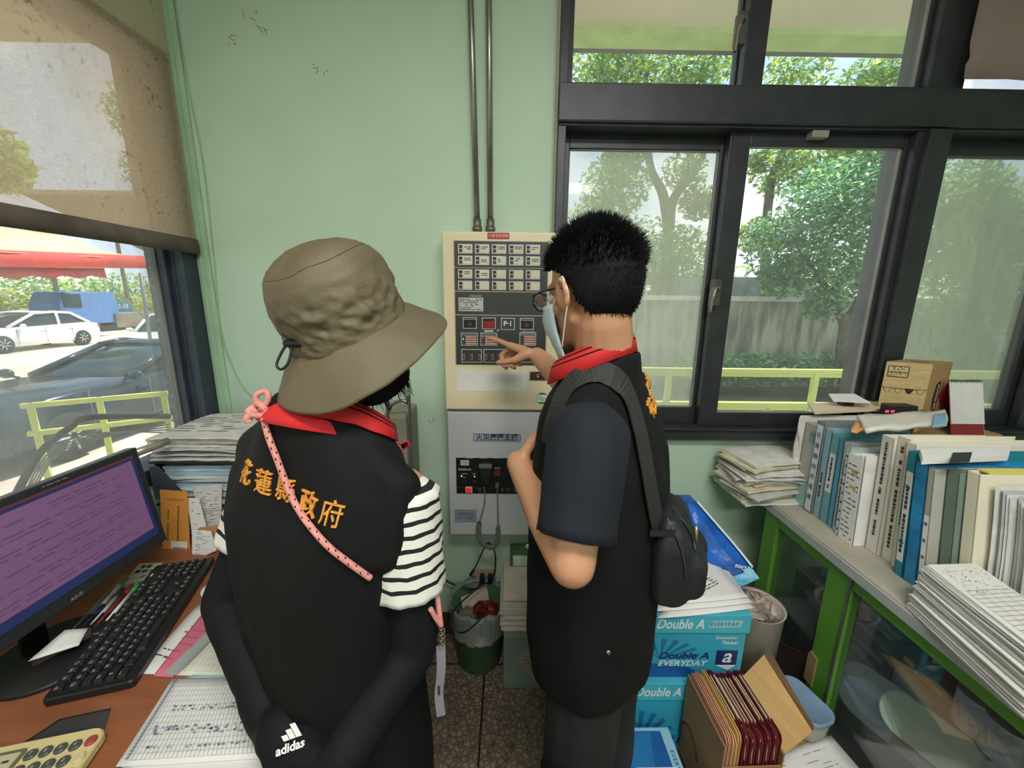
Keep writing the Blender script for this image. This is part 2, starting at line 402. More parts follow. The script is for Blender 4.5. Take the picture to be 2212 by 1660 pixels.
for x0, x1 in ((.20, .82), (1.58, 2.16)):
    sc = MB().box(x0, x1, YB + .092, YB + .0925, 1.05, 2.15).build('insect_screen', SCREEN, win)
    MB().box(x0, x0 + .012, YB + .088, YB + .098, 1.04, 2.15).box(x1 - .012, x1, YB + .088, YB + .098, 1.04, 2.15).box(x0, x1, YB + .088, YB + .098, 1.04, 1.055).build('screen_edge', ALU, sc)
def latch(px, py, py2):
    p, q = at(px, py, Y=YB - .03), at(px, py2, Y=YB - .03)
    h = MB().box(p.x - .012, p.x + .018, YB - .03, YB + .005, p.z - .055, p.z + .045).build('latch_plate', ALU2, win, bevel=.004)
    b = MB(); b.tube(smooth_path([p + Vector((.002, -.012, .012)), p + Vector((-.018, -.022, .01)), p + Vector((-.03, -.03, -.03)), Vector((p.x - .033, YB - .062, q.z))]), [.009] * 6 + [.011] * 6 + [.008] * 7, 10, flat=.7)
    b.build('latch_handle', M('grey latch metal', (128, 120, 112), .4, .5), h)
latch(1604, 55, 125); latch(1548, 630, 675)
p = at(1765, 293, Y=YB - .01)
MB().box(p.x - .03, p.x + .03, YB - .03, YB + .01, p.z - .012, p.z + .012).build('top_stop', M('worn latch', (150, 146, 136), .5), win, bevel=.004)
# bead chain of the left blind beside the window, folded-up blind at the right
t = thing('bead_chain', 'double bead chain hanging between the green wall and the dark window frame', 'chain', at(1207, 10, Y=YB - .02))
for dx in (-.006, .009):
    b = MB(); p = at(1210, 0, Y=YB - .02)
    b.tube([(p.x + dx, YB - .02, 2.85), (p.x + dx * .4 + .001, YB - .02, 1.25)], .001, 5)
    for k in range(200): b.ball((p.x + dx + (dx * .4 + .001 - dx) * k / 200, YB - .02, 2.85 - 1.6 * k / 200), .0032, n=6, m=4)
    b.build('chain_strand', M('chain beads', (170, 150, 132), .4), t)
BL2 = veil('grey brown blind cloth', 0.02, (176, 160, 152), translucent=.45, dirt=.02)
a, b_ = at(2093, 60, Y=YB - .07), at(2080, 172, Y=YB - .07)
t = thing('roller_blind', 'grey brown roller blind pulled up short over the right window', 'blind', (2.1, YB - .07, 2.85))
rings = []
for k, (z, y) in enumerate([(2.84, 0), (2.6, 0), (b_.z + .11, 0), (b_.z + .06, -.008), (b_.z + .045, .004), (b_.z, 0)]):
    rings.append([(b_.x + (2.75 - b_.x) * i / 24, YB - .07 + y + .003 * sin(i * 1.7 + k), z + .004 * sin(i * .8) * (k > 1)) for i in range(25)])
MB().loft(rings, closed=False, caps=False).build('blind_cloth', BL2, t, solid=.0015)
MB().cyl((b_.x - .01, YB - .07, 2.84), (2.78, YB - .07, 2.84), .025).build('blind_roller', WHITE, t)
# ---------------------------------------------------------------- left window with translucent blind
XG = XL - .07
j0, j1 = at(360, 720, X=XG), at(452, 820, X=XL + .0)
fy = j0.y
w1 = MB()
w1.box(XL - .11, XL + .012, 1.515, LY1, LZ0, LZ1).box(XL - .09, XL - .02, fy + .02, 1.52, LZ0, LZ1).box(XL - .075, XL - .035, fy, fy + .05, LZ0, LZ1).box(XL - .02, XL + .006, fy + .075, fy + .12, LZ0, LZ1)
w1.box(XL - .11, XL + .012, LY0, LY1, LZ0, LZ0 + .05).box(XL - .11, XL + .012, LY0, LY1, LZ1 - .05, LZ1).box(XL - .11, XL + .012, LY0, LY0 + .06, LZ0, LZ1).box(XL - .1, XL - .03, -.16, -.08, LZ0, LZ1)
w1 = struct(w1.build('window_1', M('blue grey aluminium', (62, 70, 82), .45, .3, var=.12, vscale=12), bevel=.003))
GL1 = veil('dirty window glass', 0.91, (222, 228, 226), gloss=0.35, dirt=0.30, vscale=2.2, stretch=(1, 1.6, .8))
MB().box(XG - .002, XG + .002, LY0 + .05, fy + .01, LZ0 + .04, LZ1 - .04).build('pane', GL1, w1)
MB().box(XG + .003, XG + .008, fy - .006, fy, LZ0, LZ1).build('glazing_seal', GASKET, w1)
def blind_mat():
    m = veil('beige mesh blind', 0.30, (186, 158, 126), translucent=.5)
    n, l = m.node_tree.nodes, m.node_tree.links
    tc = n.new('ShaderNodeTexCoord')
    w = n.new('ShaderNodeTexNoise'); w.inputs['Scale'].default_value = 5; w.inputs['Detail'].default_value = 9; w.inputs['Roughness'].default_value = .75
    sp = n.new('ShaderNodeTexNoise'); sp.inputs['Scale'].default_value = 55; sp.inputs['Detail'].default_value = 2
    mu = n.new('ShaderNodeMath'); mu.operation = 'MULTIPLY'
    r = n.new('ShaderNodeValToRGB'); r.color_ramp.elements[0].position = .31; r.color_ramp.elements[0].color = (*lin((232, 208, 180)), 1); r.color_ramp.elements[1].position = .43; r.color_ramp.elements[1].color = (*lin((150, 118, 86)), 1)
    l.new(tc.outputs['Object'], w.inputs['Vector']); l.new(tc.outputs['Object'], sp.inputs['Vector']); l.new(w.outputs['Fac'], mu.inputs[0]); l.new(sp.outputs['Fac'], mu.inputs[1]); l.new(mu.outputs[0], r.inputs[0])
    mp = n.new('ShaderNodeMapping'); mp.inputs['Scale'].default_value = (1, 14, 50)
    sl = n.new('ShaderNodeTexNoise'); sl.inputs['Scale'].default_value = 6; sl.inputs['Detail'].default_value = 3
    mr = n.new('ShaderNodeMapRange'); mr.inputs['To Min'].default_value = .28; mr.inputs['To Max'].default_value = .46; mr.inputs['From Min'].default_value = .3; mr.inputs['From Max'].default_value = .7
    l.new(tc.outputs['Object'], mp.inputs[0]); l.new(mp.outputs[0], sl.inputs['Vector']); l.new(sl.outputs['Fac'], mr.inputs['Value'])
    for nd in list(n):
        if nd.type in ('BSDF_DIFFUSE', 'BSDF_TRANSLUCENT'): l.new(r.outputs[0], nd.inputs['Color'])
        if nd.type == 'MIX_SHADER' and not nd.inputs[0].links and abs(nd.inputs[0].default_value - .30) < 1e-4: l.new(mr.outputs[0], nd.inputs[0])
    return m
XBl = XL + .03
bz, bz0 = at(430, 553, X=XBl), at(0, 500, X=XBl)
t = thing('roller_blind', 'stained beige mesh roller blind hanging over the left window', 'blind', (XBl, .3, 2.9))
yb1 = bz.y; zb = bz.z + .004
MB().quad((XBl, -1.5, zb + .05), (XBl, yb1, zb + .05), (XBl, yb1, 2.88), (XBl, -1.5, 2.88)).build('blind_cloth', blind_mat(), t)
hb = MB()
rg = []
for i in range(31):
    y = -1.5 + (yb1 + 1.5) * i / 30
    rg.append([(XBl - .003, y, zb + .055), (XBl + .003, y, zb + .055), (XBl + .007, y, zb + .03 + .002 * sin(i)), (XBl + .006, y, zb + .002), (XBl - .006, y, zb + .002), (XBl - .007, y, zb + .03)])
hb.loft(rg)
hb.build('hem_bar', M('grimy blind hem', (100, 88, 80), .8, var=.35, vscale=9, detail=8), t)
MB().cyl((XBl, -1.52, 2.89), (XBl, yb1 + .01, 2.89), .03).build('blind_roller', WHITE, t)
# pebble-dash pier outside the left window
pe = at(313, 560, X=-1.62)
PEB = M('pebble dash', (74, 76, 78), .8, var=0, rgb2=(150, 154, 154), vscale=55, lo=.5, hi=.62, bump=.6, bscale=55)
wall('wall_outside_pier', PEB, [(-1.62, -1.325, pe.y, pe.y + .45, -.2, 3.0)])
zl_ = at(120, 92, Y=2.3).z
wall('ceiling_porch', M('porch soffit', (186, 178, 150), .8), [(-5.5, -1.325, -4, 2.3, zl_, zl_ + .15)])
# ================================================================ outside, left: the car park
def gz(x): return -.65
g = MB(); g.quad((-60, -25, -.65), (-60, 60, -.65), (-2.95, 60, -.65), (-2.95, -25, -.65))
gm = M('sandy concrete ground', (216, 204, 184), .9, var=.16, vscale=.9, detail=9, stretch=(.4, 1.6, 1))
struct(g.build('ground_parking', gm))
def leafy(name, mats, parent, blobs, count, size, seed, trunk=None, sq=.62):
    r = random.Random(seed); b = MB()
    tot = sum(w for *_, w in blobs)
    for c, rad, w in blobs:
        c = Vector(c)
        for k in range(int(count * w / tot)):
            d = Vector((r.gauss(0, 1), r.gauss(0, 1), r.gauss(0, 1))).normalized()
            p = c + Vector((d.x * rad[0], d.y * rad[1], d.z * rad[2])) * (r.random() ** .45)
            s = size * r.uniform(.6, 1.4); x = Vector((r.gauss(0, 1), r.gauss(0, 1), r.gauss(0, .6))).normalized(); y = x.cross(Vector((r.gauss(0, .6), r.gauss(0, .6), 1))).normalized()
            b.add([p - x * s, p + y * s * .4 + Vector((0, 0, s * .1)), p + x * s, p - y * s * .4], [(0, 1, 2, 3)], r.choice((0, 0, 1, 1, 2)))
    return b.build(name, mats, parent)
def leafmat(name, rgb, tl=.5):
    m = M(name, rgb, .5, var=.25, vscale=1.5)
    n, l = m.node_tree.nodes, m.node_tree.links; b = n['Principled BSDF']; out = n['Material Output']
    t = n.new('ShaderNodeBsdfTranslucent'); t.inputs['Color'].default_value = (*lin(tuple(min(255, int(c * 1.15)) for c in rgb)), 1)
    mx = n.new('ShaderNodeMixShader'); mx.inputs[0].default_value = tl
    l.new(b.outputs[0], mx.inputs[1]); l.new(t.outputs[0], mx.inputs[2]); l.new(mx.outputs[0], out.inputs['Surface'])
    return m
LEAF = [leafmat('deep green leaf', (108, 142, 92)), leafmat('mid green leaf', (146, 176, 104)), leafmat('yellow green leaf', (200, 208, 96))]
LEAFB = [leafmat('blue green leaf', (88, 134, 104)), leafmat('fresh green leaf', (122, 168, 112)), leafmat('light green leaf', (172, 202, 128))]
LEAFY = [leafmat('straw green leaf', (170, 176, 70)), leafmat('lime leaf', (196, 204, 84)), leafmat('olive leaf', (120, 140, 70))]
BARK = M('bark', (92, 84, 70), .9, var=.3, vscale=12, bump=.5, bscale=30)
def tree(loc, label, trunk, blobs, count, size, mats, seed, r0=.12):
    t = thing('tree', label, 'tree', loc, 'trees outside')
    b = MB()
    for path, r in trunk: b.tube(smooth_path([Vector(loc) + Vector(p) for p in path], 5), [r * (1 - .6 * k / (5 * (len(path) - 1))) for k in range(5 * (len(path) - 1) + 1)], 9)
    b.build('trunk', BARK, t)
    leafy('crown', mats, t, [(Vector(loc) + Vector(c), rad, w) for c, rad, w in blobs], count, size, seed)
    return t
def car(name, label, loc, head, paint, L=4.6, W=1.78, H=1.45, plate=None, hatch=False, steelw=False):
    """loc: ground point under the middle; head: heading angle of the nose"""
    t = thing(name, label, 'car', loc)
    T = tr(loc) @ rz(head)
    h = L / 2; w = W / 2
    # stations along x (nose +): (x, low, belt, half width)
    st = [(-h, .42, .78, w * .72), (-h + .12, .30, .92, w * .88), (-h + .55, .24, .98, w * .97), (-.9, .22, .95, w), (0, .22, .92, w), (.85, .22, .92, w), (1.35, .22, .90, w * .99), (h - .55, .24, .80, w * .96), (h - .15, .28, .68, w * .86), (h, .36, .58, w * .66)]
    def ring(x, lo, be, ww):
        p = [(x, -ww * .93, lo), (x, -ww, lo + .16), (x, -ww * 1.0, (lo + be) / 2 + .05), (x, -ww * .97, be - .07), (x, -ww * .86, be)]
        return p + [(a, -b, c) for a, b, c in reversed(p)]
    MB(T).loft([ring(*s) for s in st]).build('car_body', paint, t)
    x0, x1, x2, x3 = (-h + .1, -h + .55, -.95, .18) if hatch else (-h + .45, -1.2, .0, 1.08)
    def gring(x, z, ww, zl): return [(x, -ww * 1.02, zl), (x, -ww, (z + zl) / 2), (x, -ww * .93, z - .04), (x, -ww * .7, z), (x, ww * .7, z), (x, ww * .93, z - .04), (x, ww, (z + zl) / 2), (x, ww * 1.02, zl)]
    gl = MB(T); gl.loft([gring(x0, .96, w * .8, .88), gring(x1, H - .06, w * .76, .88), gring((x1 + x2) / 2, H - .01, w * .76, .88), gring(x2, H - .04, w * .76, .88), gring(x3, .93, w * .84, .88)])
    gl.build('car_windows', M('dark car glass', (40, 50, 58), .08, var=.1), t)
    rf = MB(T); rf.loft([[(x, y * w, z + .012 + (1 - abs(y)) * .02) for y in (-.71, -.35, 0, .35, .71)] for x, z in ((x1, H - .06), ((x1 + x2) / 2, H - .01), (x2, H - .04))], closed=False, caps=False)
    for s in (-1, 1):
        for pts in ([(x3, s * w * .85, .93), (x2 + .1, s * w * .72, H - .05)], [(x2 + .1, s * w * .715, H - .04), ((x1 + x2) / 2, s * w * .72, H + 0), (x1 - .05, s * w * .72, H - .06), (x0, s * w * .80, .96)], [((x1 + x2) / 2 - .1, s * w * .79, .93), ((x1 + x2) / 2 - .1, s * w * .735, H - .02)]):
            rf.tube(pts, .045, 6)
    rf.build('car_roof', paint, t, solid=.02)
    for s in (-1, 1):
        for wx in (h - .95, -h + .98):
            c = Vector((wx, s * (w - .1), .33)); wt = MB(T)
            wt.lathe([(.20, -.11), (.31, -.11), (.335, -.06), (.335, .06), (.31, .11), (.20, .11)], c, 26, m=Matrix.Rotation(pi / 2, 4, 'X'))
            whl = wt.build('wheel', M('tyre rubber', (46, 48, 50), .85), t)
            rm = MB(T); rm.lathe([(.02, .095), (.05, .098), (.05, .085), (.2, .08), (.215, .105), (.215, .05)], c, 26, m=Matrix.Rotation(pi / 2 * (s), 4, 'X'), caps=False)
            for k in range(7):
                a = 2 * pi * k / 7; rm.tube([c + Vector((.05 * cos(a), s * .11, .05 * sin(a))), c + Vector((.2 * cos(a), s * .115, .2 * sin(a)))], [.03, .022], 6, flat=.6)
            rm.build('wheel_rim', M('alloy wheel', (205, 208, 208), .35, .5), whl)
        xm = x3 + (.12 if hatch else -.3); MB(T).ball((xm, s * (w + .1), .98), (.07, .11, .075)).tube([(xm, s * w * .9, .92), (xm, s * (w + .06), .95)], .02, 6).build('wing_mirror', paint, t)
        MB(T).ball((h - .2, s * w * .68, .63), (.16, .16, .06)).build('headlight', M('headlight lens', (190, 200, 205), .1), t)
        MB(T).ball((-h + .12, s * w * .78, .80), (.1, .12, .07)).build('tail_light', M('red tail light', (150, 30, 32), .3), t)
        for dx, zz in ((.1, .77), (-.95, .79)): MB(T).obox(tr(dx, s * (w + .004), zz), .2, .025, .03).build('door_handle', paint, t)
        for dx in (.93, -.02, -1.0): MB(T).obox(tr(dx, s * (w * .995), .58), .012, .012, .6).build('door_gap', M('door shadow gap', (110, 114, 116), .5), t)
    gr = MB(T); gr.obox(tr(h - .06, 0, .40), .14, W * .62, .17).build('grille', M('black grille', (40, 44, 46), .5), t, bevel=.03)
    if plate:
        pl = MB(T).obox(tr(h + .02, 0, .42), .02, .42, .17).build('number_plate', WHITE, t)
        text('lettering', plate, T @ Vector((h + .032, 0, .42)), T.to_3x3() @ Vector((0, 1, 0)), (0, 0, 1), .13, INK, pl)
    return t
WP = M('white car paint', (236, 238, 238), .25, var=.02); BP = M('dark blue grey car paint', (44, 56, 70), .16, .2, var=.1)
xw = -18.4; wf, wr = at(20, 765, Z=gz(xw)), at(190, 748, Z=gz(xw))
sc_ = xw / ((wf.x + wr.x) / 2)
cy_ = (wf.y + wr.y) / 2 * sc_
car('white_sedan', 'white sedan parked sideways in front of the blue truck', (xw - .9, cy_ - .05, gz(xw)), -pi / 2, WP, L=4.7)
p = at(330, 783, Z=-.65)
car('white_car', 'white car facing the building with its number plate showing, beside the pebble pier', (p.x - .9, p.y + 2.1, -.65), -pi / 2 + .42, WP, L=4.5, plate='RDX 977')
p = at(150, 992, Z=-.65)
car('dark_car', 'dark blue car close outside the left window behind the yellow railing', (p.x - .78, p.y + 1.25, gz(p.x)), -pi / 2, BP, L=4.4, H=1.34, hatch=True)
# blue flatbed truck
xt = -24.0; gt = gz(xt)
a, b2 = at(130, 720, X=xt), at(335, 700, X=xt)
T0 = Vector((xt, (a.y + b2.y) / 2, gt)); ya, yb = at(128, 690, X=xt).y, at(375, 690, X=xt).y
t = thing('flatbed_truck', 'blue cab truck with a rusty flatbed behind the white sedan', 'truck', T0)
yc = at(250, 650, X=xt).y; TB = M('faded blue truck paint', (84, 128, 190), .5, var=.12)
z = lambda py, px=200: at(px, py, X=xt).z
cb = MB(); cb.loft([[(x, ya + .3, z(700)), (x, ya, z(695)), (x, ya + .2, z(655)), (x, ya + .55, z(632)), (x, yc, z(630)), (x, yc + .1, z(676)), (x, yc, z(700))] for x in (xt, xt - 1.7)], sm=False)
cab = cb.build('cab', TB, t, bevel=.05)
MB().box(xt - .02, xt + .03, ya + .35, ya + 1.3, z(664), z(636)).build('cab_window', M('dark car glass', (40, 50, 58), .08), cab, bevel=.02)
q = Vector((xt + .03, (ya + 1.5 + yc) / 2, z(643)))
MB().box(xt - 2, xt + .1, yc - .3, yb, z(712), z(680)).build('flatbed', M('rusty grey steel', (128, 118, 104), .8, var=.3, vscale=2), t, bevel=.02)
MB().box(xt - 1.6, xt, ya + .2, yb, z(722), z(705)).build('chassis', BLACK, t)
for yy in (ya + .9, yb - 2.2, yb - .9):
    for xx in (xt - .15, xt - 1.7): MB().lathe([(.2, -.14), (.42, -.14), (.45, 0), (.42, .14), (.2, .14)], (xx, yy, gt + .45), 20, m=Matrix.Rotation(pi / 2, 4, 'Y')).build('wheel', M('tyre rubber', (46, 48, 50), .85), t)
t = thing('container', 'small blue green bin marked 2-58 behind the flatbed truck', 'container', (xt - 2.5, yc + 1, gt))
k0, k1 = at(248, 672, X=xt - 2.6), at(283, 652, X=xt - 2.6)
MB().box(xt - 4, xt - 2.6, k0.y, k1.y, gt, k1.z).build('bin_body', M('teal bin paint', (48, 112, 140), .5), t, bevel=.03)
text('lettering', '2-58', (xt - 2.59, (k0.y + k1.y) / 2, (k0.z + k1.z) / 2), (0, 1, 0), (0, 0, 1), .42, WHITE, t)
# red awning on poles
t = thing('awning', 'red striped awning with scalloped edge over the parked vehicles', 'awning', (-22, 16, gz(-22)))
xa = -20.5
a0, a1 = at(0, 522, X=xa), at(310, 545, X=xa); v0, v1 = at(0, 577, X=xa), at(250, 580, X=xa); e0, e1 = at(0, 607, X=xa), at(250, 603, X=xa)
RED = M('red awning cloth', (214, 74, 72), .7, var=.15); RED2 = M('maroon awning cloth', (170, 64, 74), .7, var=.15); ORG = M('peach tarpaulin', (236, 202, 160), .7)
y1 = at(313, 575, X=xa).y; ys = -6.0; ym = v1.y
def zl(pa, pb, y): return pa.z + (pb.z - pa.z) * (y - pa.y) / (pb.y - pa.y)
b = MB(); N = 60
rows = [[], [], []]
for i in range(N + 1):
    y = ys + (y1 - ys) * i / N; wv = .12 * sin(y * 1.3)
    rows[0].append((xa - 5, y, 4.9 + wv)); rows[1].append((xa - 2.2, y, 4.0 + wv)); rows[2].append((xa + .05, y, zl(at(0, 545, X=xa), at(310, 560, X=xa), y)))
b.loft(rows, closed=False, caps=False); b.build('awning_roof', ORG, t, solid=.02)
b = MB(); b.loft([[(xa + .05 + .05 * sin(i * .9), ys + (y1 - ys) * i / N, zl(at(0, 540, X=xa), at(310, 553, X=xa), ys + (y1 - ys) * i / N)) for i in range(N + 1)], [(xa + .1 + .05 * sin(i * .9), ys + (y1 - ys) * i / N, zl(at(0, 577, X=xa), at(313, 580, X=xa), ys + (y1 - ys) * i / N)) for i in range(N + 1)]], closed=False, caps=False)
b.build('awning_fascia', RED, t, solid=.02)
b = MB(); N = 120
b.loft([[(xa - .6, ys + (ym - ys) * i / N, zl(v0, v1, ys + (ym - ys) * i / N)) for i in range(N + 1)], [(xa - .6 + .06 * sin(i), ys + (ym - ys) * i / N, zl(e0, e1, ys + (ym - ys) * i / N) + .16 * abs(sin(i * .55))) for i in range(N + 1)]], closed=False, caps=False)
b.build('awning_valance', RED2, t, solid=.02)
pl = at(318, 700, X=xa + 4); MB().tube([at(303, 590, X=-12), Vector((at(308, 650, X=-12).x, at(330, 770, X=-12).y, gz(-12)))], .05, 8).tube([at(232, 608, X=-12), at(315, 690, X=-12)], .025, 6).build('awning_pole', M('grey steel pole', (120, 124, 122), .5, .4), t)
MB().tube([(xa, 4, gz(xa)), (xa, 4, 2.8)], .05, 8).build('awning_leg', M('grey steel pole', (120, 124, 122), .5, .4), t)
# shed roof and trees whose outlines show through the blind
t = thing('shed', 'grey shed with a sloping roof beyond the car park, seen through the blind', 'building', (-26, 20, gz(-26)))
r0, r1 = at(0, 448, X=-26), at(292, 412, X=-26)
for yy in (r0.y - 6, r0.y - 1, r1.y + .5, r1.y + 6):
    for x in (-26.2, -33.5): MB().box(x - .1, x + .1, yy - .1, yy + .1, gz(-26), r0.z - 1.0 + (yy - r0.y + 8) * .12).build('shed_post', M('shed cladding', (150, 140, 124), .8, var=.2), t)
MB().loft([[(x, r0.y - 8.2, r0.z - 1.2), (x, r1.y + .2, r1.z + .05), (x, r1.y + 9.4, r1.z - 3.1), (x, r1.y + .2, r1.z - .25)] for x in (-25.6, -34.2)], sm=False).build('shed_roof', M('shed roof sheet', (126, 110, 96), .8), t)
p = at(30, 290, X=-12)
tree((p.x - .6, p.y - 1.2, gz(-12)), 'leafy tree in the car park, its dark outline showing through the beige blind', [([(0, 0, 0), (0, .1, p.z * .6), (.2, .2, p.z)], .14)], [((0, .3, p.z), (1.3, 1.4, .9), 3), ((0, 1.1, p.z - .2), (.7, .6, .5), 1)], 5000, .13, LEAF, 5)
p = at(235, 200, X=-30)
tree((p.x, p.y + 1.5, gz(-30)), 'tall thin crowned tree behind the shed, faint through the beige blind', [([(0, 0, 0), (0, .3, p.z * .6), (0, 0, p.z)], .2)], [((0, 1, p.z), (2, 2.6, 2.4), 1), ((0, 1.5, p.z - 4), (2, 2.4, 2.4), 1)], 3500, .2, LEAF, 6)
r = random.Random(3)
tag(leafy('roadside_bushes', LEAFY, None, [((-36 + r.uniform(-2, 2), 2 + i * 3.2, gz(-36) + .9), (2.5, 2.4, 1.6), 1) for i in range(18)], 16000, .22, 7), 'yellow green bushes and tall grass along the far edge of the car park', 'bushes', kind='stuff')
tag(leafy('far_trees', LEAF, None, [((-44, 2 + i * 4.5, gz(-44) + 2.3), (3, 3.2, 2.4), 1) for i in range(14)], 9000, .3, 8), 'dark trees beyond the bushes at the far edge of the car park', 'trees', kind='stuff')
# yellow railing outside the left window
YG = M('yellow green railing paint', (206, 214, 110), .45, var=.05)
zr_ = .62
q0, q1 = at(50, 872, Z=zr_), at(362, 845, Z=zr_)
dr_ = (q1 - q0).normalized(); q1 = q0 + dr_ * min((q1 - q0).length, 3.2); zm_ = zr_ - .25
t = thing('railing', 'yellow green metal railing in front of the dark car', 'railing', (q0.x, q0.y, -.15))
RT = frame(q0, dr_, Vector((-dr_.y, dr_.x, 0)), Z3); RL = (q1 - q0).length
for nm, zz in (('top_rail', 0), ('middle_rail', zm_ - zr_)): MB(RT).box(-.02, RL, -.02, .02, zz - .045, zz).build(nm, YG, t, bevel=.008)
for px_ in (64, 213, 352):
    e_ = at(px_, 872 - .087 * (px_ - 50), Z=zr_); l_ = min((e_ - q0).length, RL - .03)
    MB(RT).box(l_ - .022, l_ + .022, -.021, .021, -.15 - zr_, 0).build('post', YG, t, bevel=.008)
# black hose and cables outside the sill
t = thing('cable_bundle', 'black hose and thin wires curving outside the left window sill', 'cable', (-1.7, 1.0, .75))
b = MB(); b.tube(smooth_path([at(365, 900, X=-1.55), at(200, 902, X=-1.6), at(150, 925, X=-1.65), at(90, 975, X=-1.65), at(50, 1040, X=-1.65), at(10, 1120, X=-1.65)]), .012, 8); b.build('hose', BLACK, t)
b = MB()
for k in range(4): b.tube(smooth_path([at(365, 935 - 6 * k, X=-1.5), at(230, 935 + 3 * k, X=-1.55), at(130, 960 + 6 * k, X=-1.6), at(70, 1030 + 12 * k, X=-1.6), at(30, 1150, X=-1.6)]), .003, 5)
b.build('wires', M('grey wire', (150, 150, 146), .5), t)
# ================================================================ outside, right: corridor, railing, wall, trees
struct(MB().box(-2.95, -1.33, -25, 6, -.66, -.15).box(-1.33, 14, YB + .12, 3.75, -.66, -.02).build('corridor_floor', M('corridor concrete', (170, 168, 156), .8)))
zf = at(1400, 107, Y=3.72).z; zf2 = at(1400, 56, Y=3.5).z
struct(MB().box(-1.32, 14, YB + .12, 3.72, zf2, zf2 + .15).build('ceiling_corridor', M('corridor soffit', (216, 208, 180), .8, var=.08, vscale=.8)))
struct(MB().box(-1.32, 14, 3.5, 3.72, zf, zf2 + .1).build('beam_corridor', M('light green fascia', (186, 208, 140), .7)))
ga = MB(); zg = at(1400, 117, Y=3.95).z; ga.box(-1.32, 14, 3.72, 3.95, zg, zf + .2); struct(ga.build('gutter_corridor', M('grey gutter', (110, 112, 104), .7)))
yr = 3.55
z1, z2 = at(1680, 802, Y=yr).z, at(1680, 874, Y=yr).z
t = thing('railing', 'yellow green metal railing along the corridor outside the right windows', 'railing', (2.5, yr, -.02))
for nm, zz in (('top_rail', z1), ('lower_rail', z2)):
    MB().box(-1, 9, yr - .03, yr + .03, zz - .02, zz + .02).box(-1, 9, yr - .015, yr + .015, zz - .055, zz - .02).build(nm, YG, t, bevel=.006)
MB().box(-1, 9, yr - .02, yr + .02, .12, .16).build('bottom_rail', YG, t)
x1_, x2_ = at(1443, 835, Y=yr).x, at(1757, 840, Y=yr).x
for k in range(-1, 5): MB().box(x1_ + (x2_ - x1_) * k - .025, x1_ + (x2_ - x1_) * k + .025, yr - .022, yr + .022, -.02, z1).build('post', YG, t, bevel=.005)
p = at(1658, 887, Y=2.4)
tag(MB().lathe([(.028, -.9), (.028, -.03), (.022, 0), (.012, .012)], (p.x, 2.4, p.z), 14).build('broom_handle', M('pale wood', (214, 170, 120), .6)), 'rounded wooden broom handle end just outside the middle pane', 'broom handle')
struct(MB().box(-1.3, 40, 3.75, 60, -.4, -.3).build('ground_garden', M('garden soil', (96, 92, 74), .95, var=.3, vscale=2)))
# stained concrete wall with tiled coping
yw = 8.6
zt = at(1700, 652, Y=yw).z
CW = M('stained concrete wall', (182, 178, 156), .9, var=0, rgb2=(108, 110, 96), vscale=2.2, lo=.42, hi=.62, detail=8, stretch=(2.2, 1, .35), bump=.2, bscale=12)
struct(MB().box(-3, 22, yw, yw + .2, -.3, zt).build('wall_garden', CW))
struct(MB().box(-3, 22, yw - .06, yw + .25, zt, zt + .10).build('wall_garden_coping', M('white coping', (226, 224, 214), .7)))
struct(MB().box(4.0, 7.2, yw + 1.0, yw + 3, zt - .5, zt + .55).build('shed_roof_garden', M('weathered grey roof', (140, 148, 140), .8, var=.2)))
def P(px, py, Y): return at(px, py, Y=Y)
def blob(px, py, Y, r, w=1, ry=None): return (P(px, py, Y), (r, ry or r * .8, r * .85), w)
def tree2(px, py, Y, label, trunk, blobs, count, size, mats, seed, r0):
    b0 = P(px, py, Y); b0.z = -.3
    t = thing('tree', label, 'tree', b0, 'trees outside')
    b = MB()
    for path, r in trunk:
        pp = smooth_path([P(*q) if len(q) == 3 else Vector(q) for q in path], 5); b.tube(pp, [r * (1 - .55 * k / (len(pp) - 1)) for k in range(len(pp))], 9)
    b.build('trunk', BARK, t); leafy('crown', mats, t, blobs, count, size, seed)
Y1 = 10.5
tree2(1440, 790, Y1, 'forked tree behind the man\'s head, seen through the left insect screen', [([(1440, 800, Y1), (1440, 640, Y1), (1445, 490, Y1)], .2), ([(1445, 500, Y1), (1432, 420, Y1), (1405, 360, Y1), (1395, 250, Y1)], .14), ([(1445, 490, Y1), (1455, 430, Y1), (1500, 370, Y1), (1530, 310, Y1)], .14), ([(1395, 330, Y1), (1425, 200, Y1), (1500, 130, Y1)], .07)],
      [blob(1330, 400, Y1, .9), blob(1300, 480, Y1, .9), blob(1400, 550, Y1, 1.1), blob(1470, 560, Y1, 1.0), blob(1510, 440, Y1, .5, .5), blob(1350, 330, Y1, .6, .5), blob(1480, 370, Y1, .6, .4), blob(1400, 150, Y1, 1.4, 1.5), blob(1300, 160, Y1, 1.1, 1.2), blob(1520, 160, Y1, 1.0, .9), blob(1260, 600, Y1, 1.2), blob(1380, 660, Y1, 1.2)], 15000, .085, LEAF, 21, .2)
Y2 = 7.4
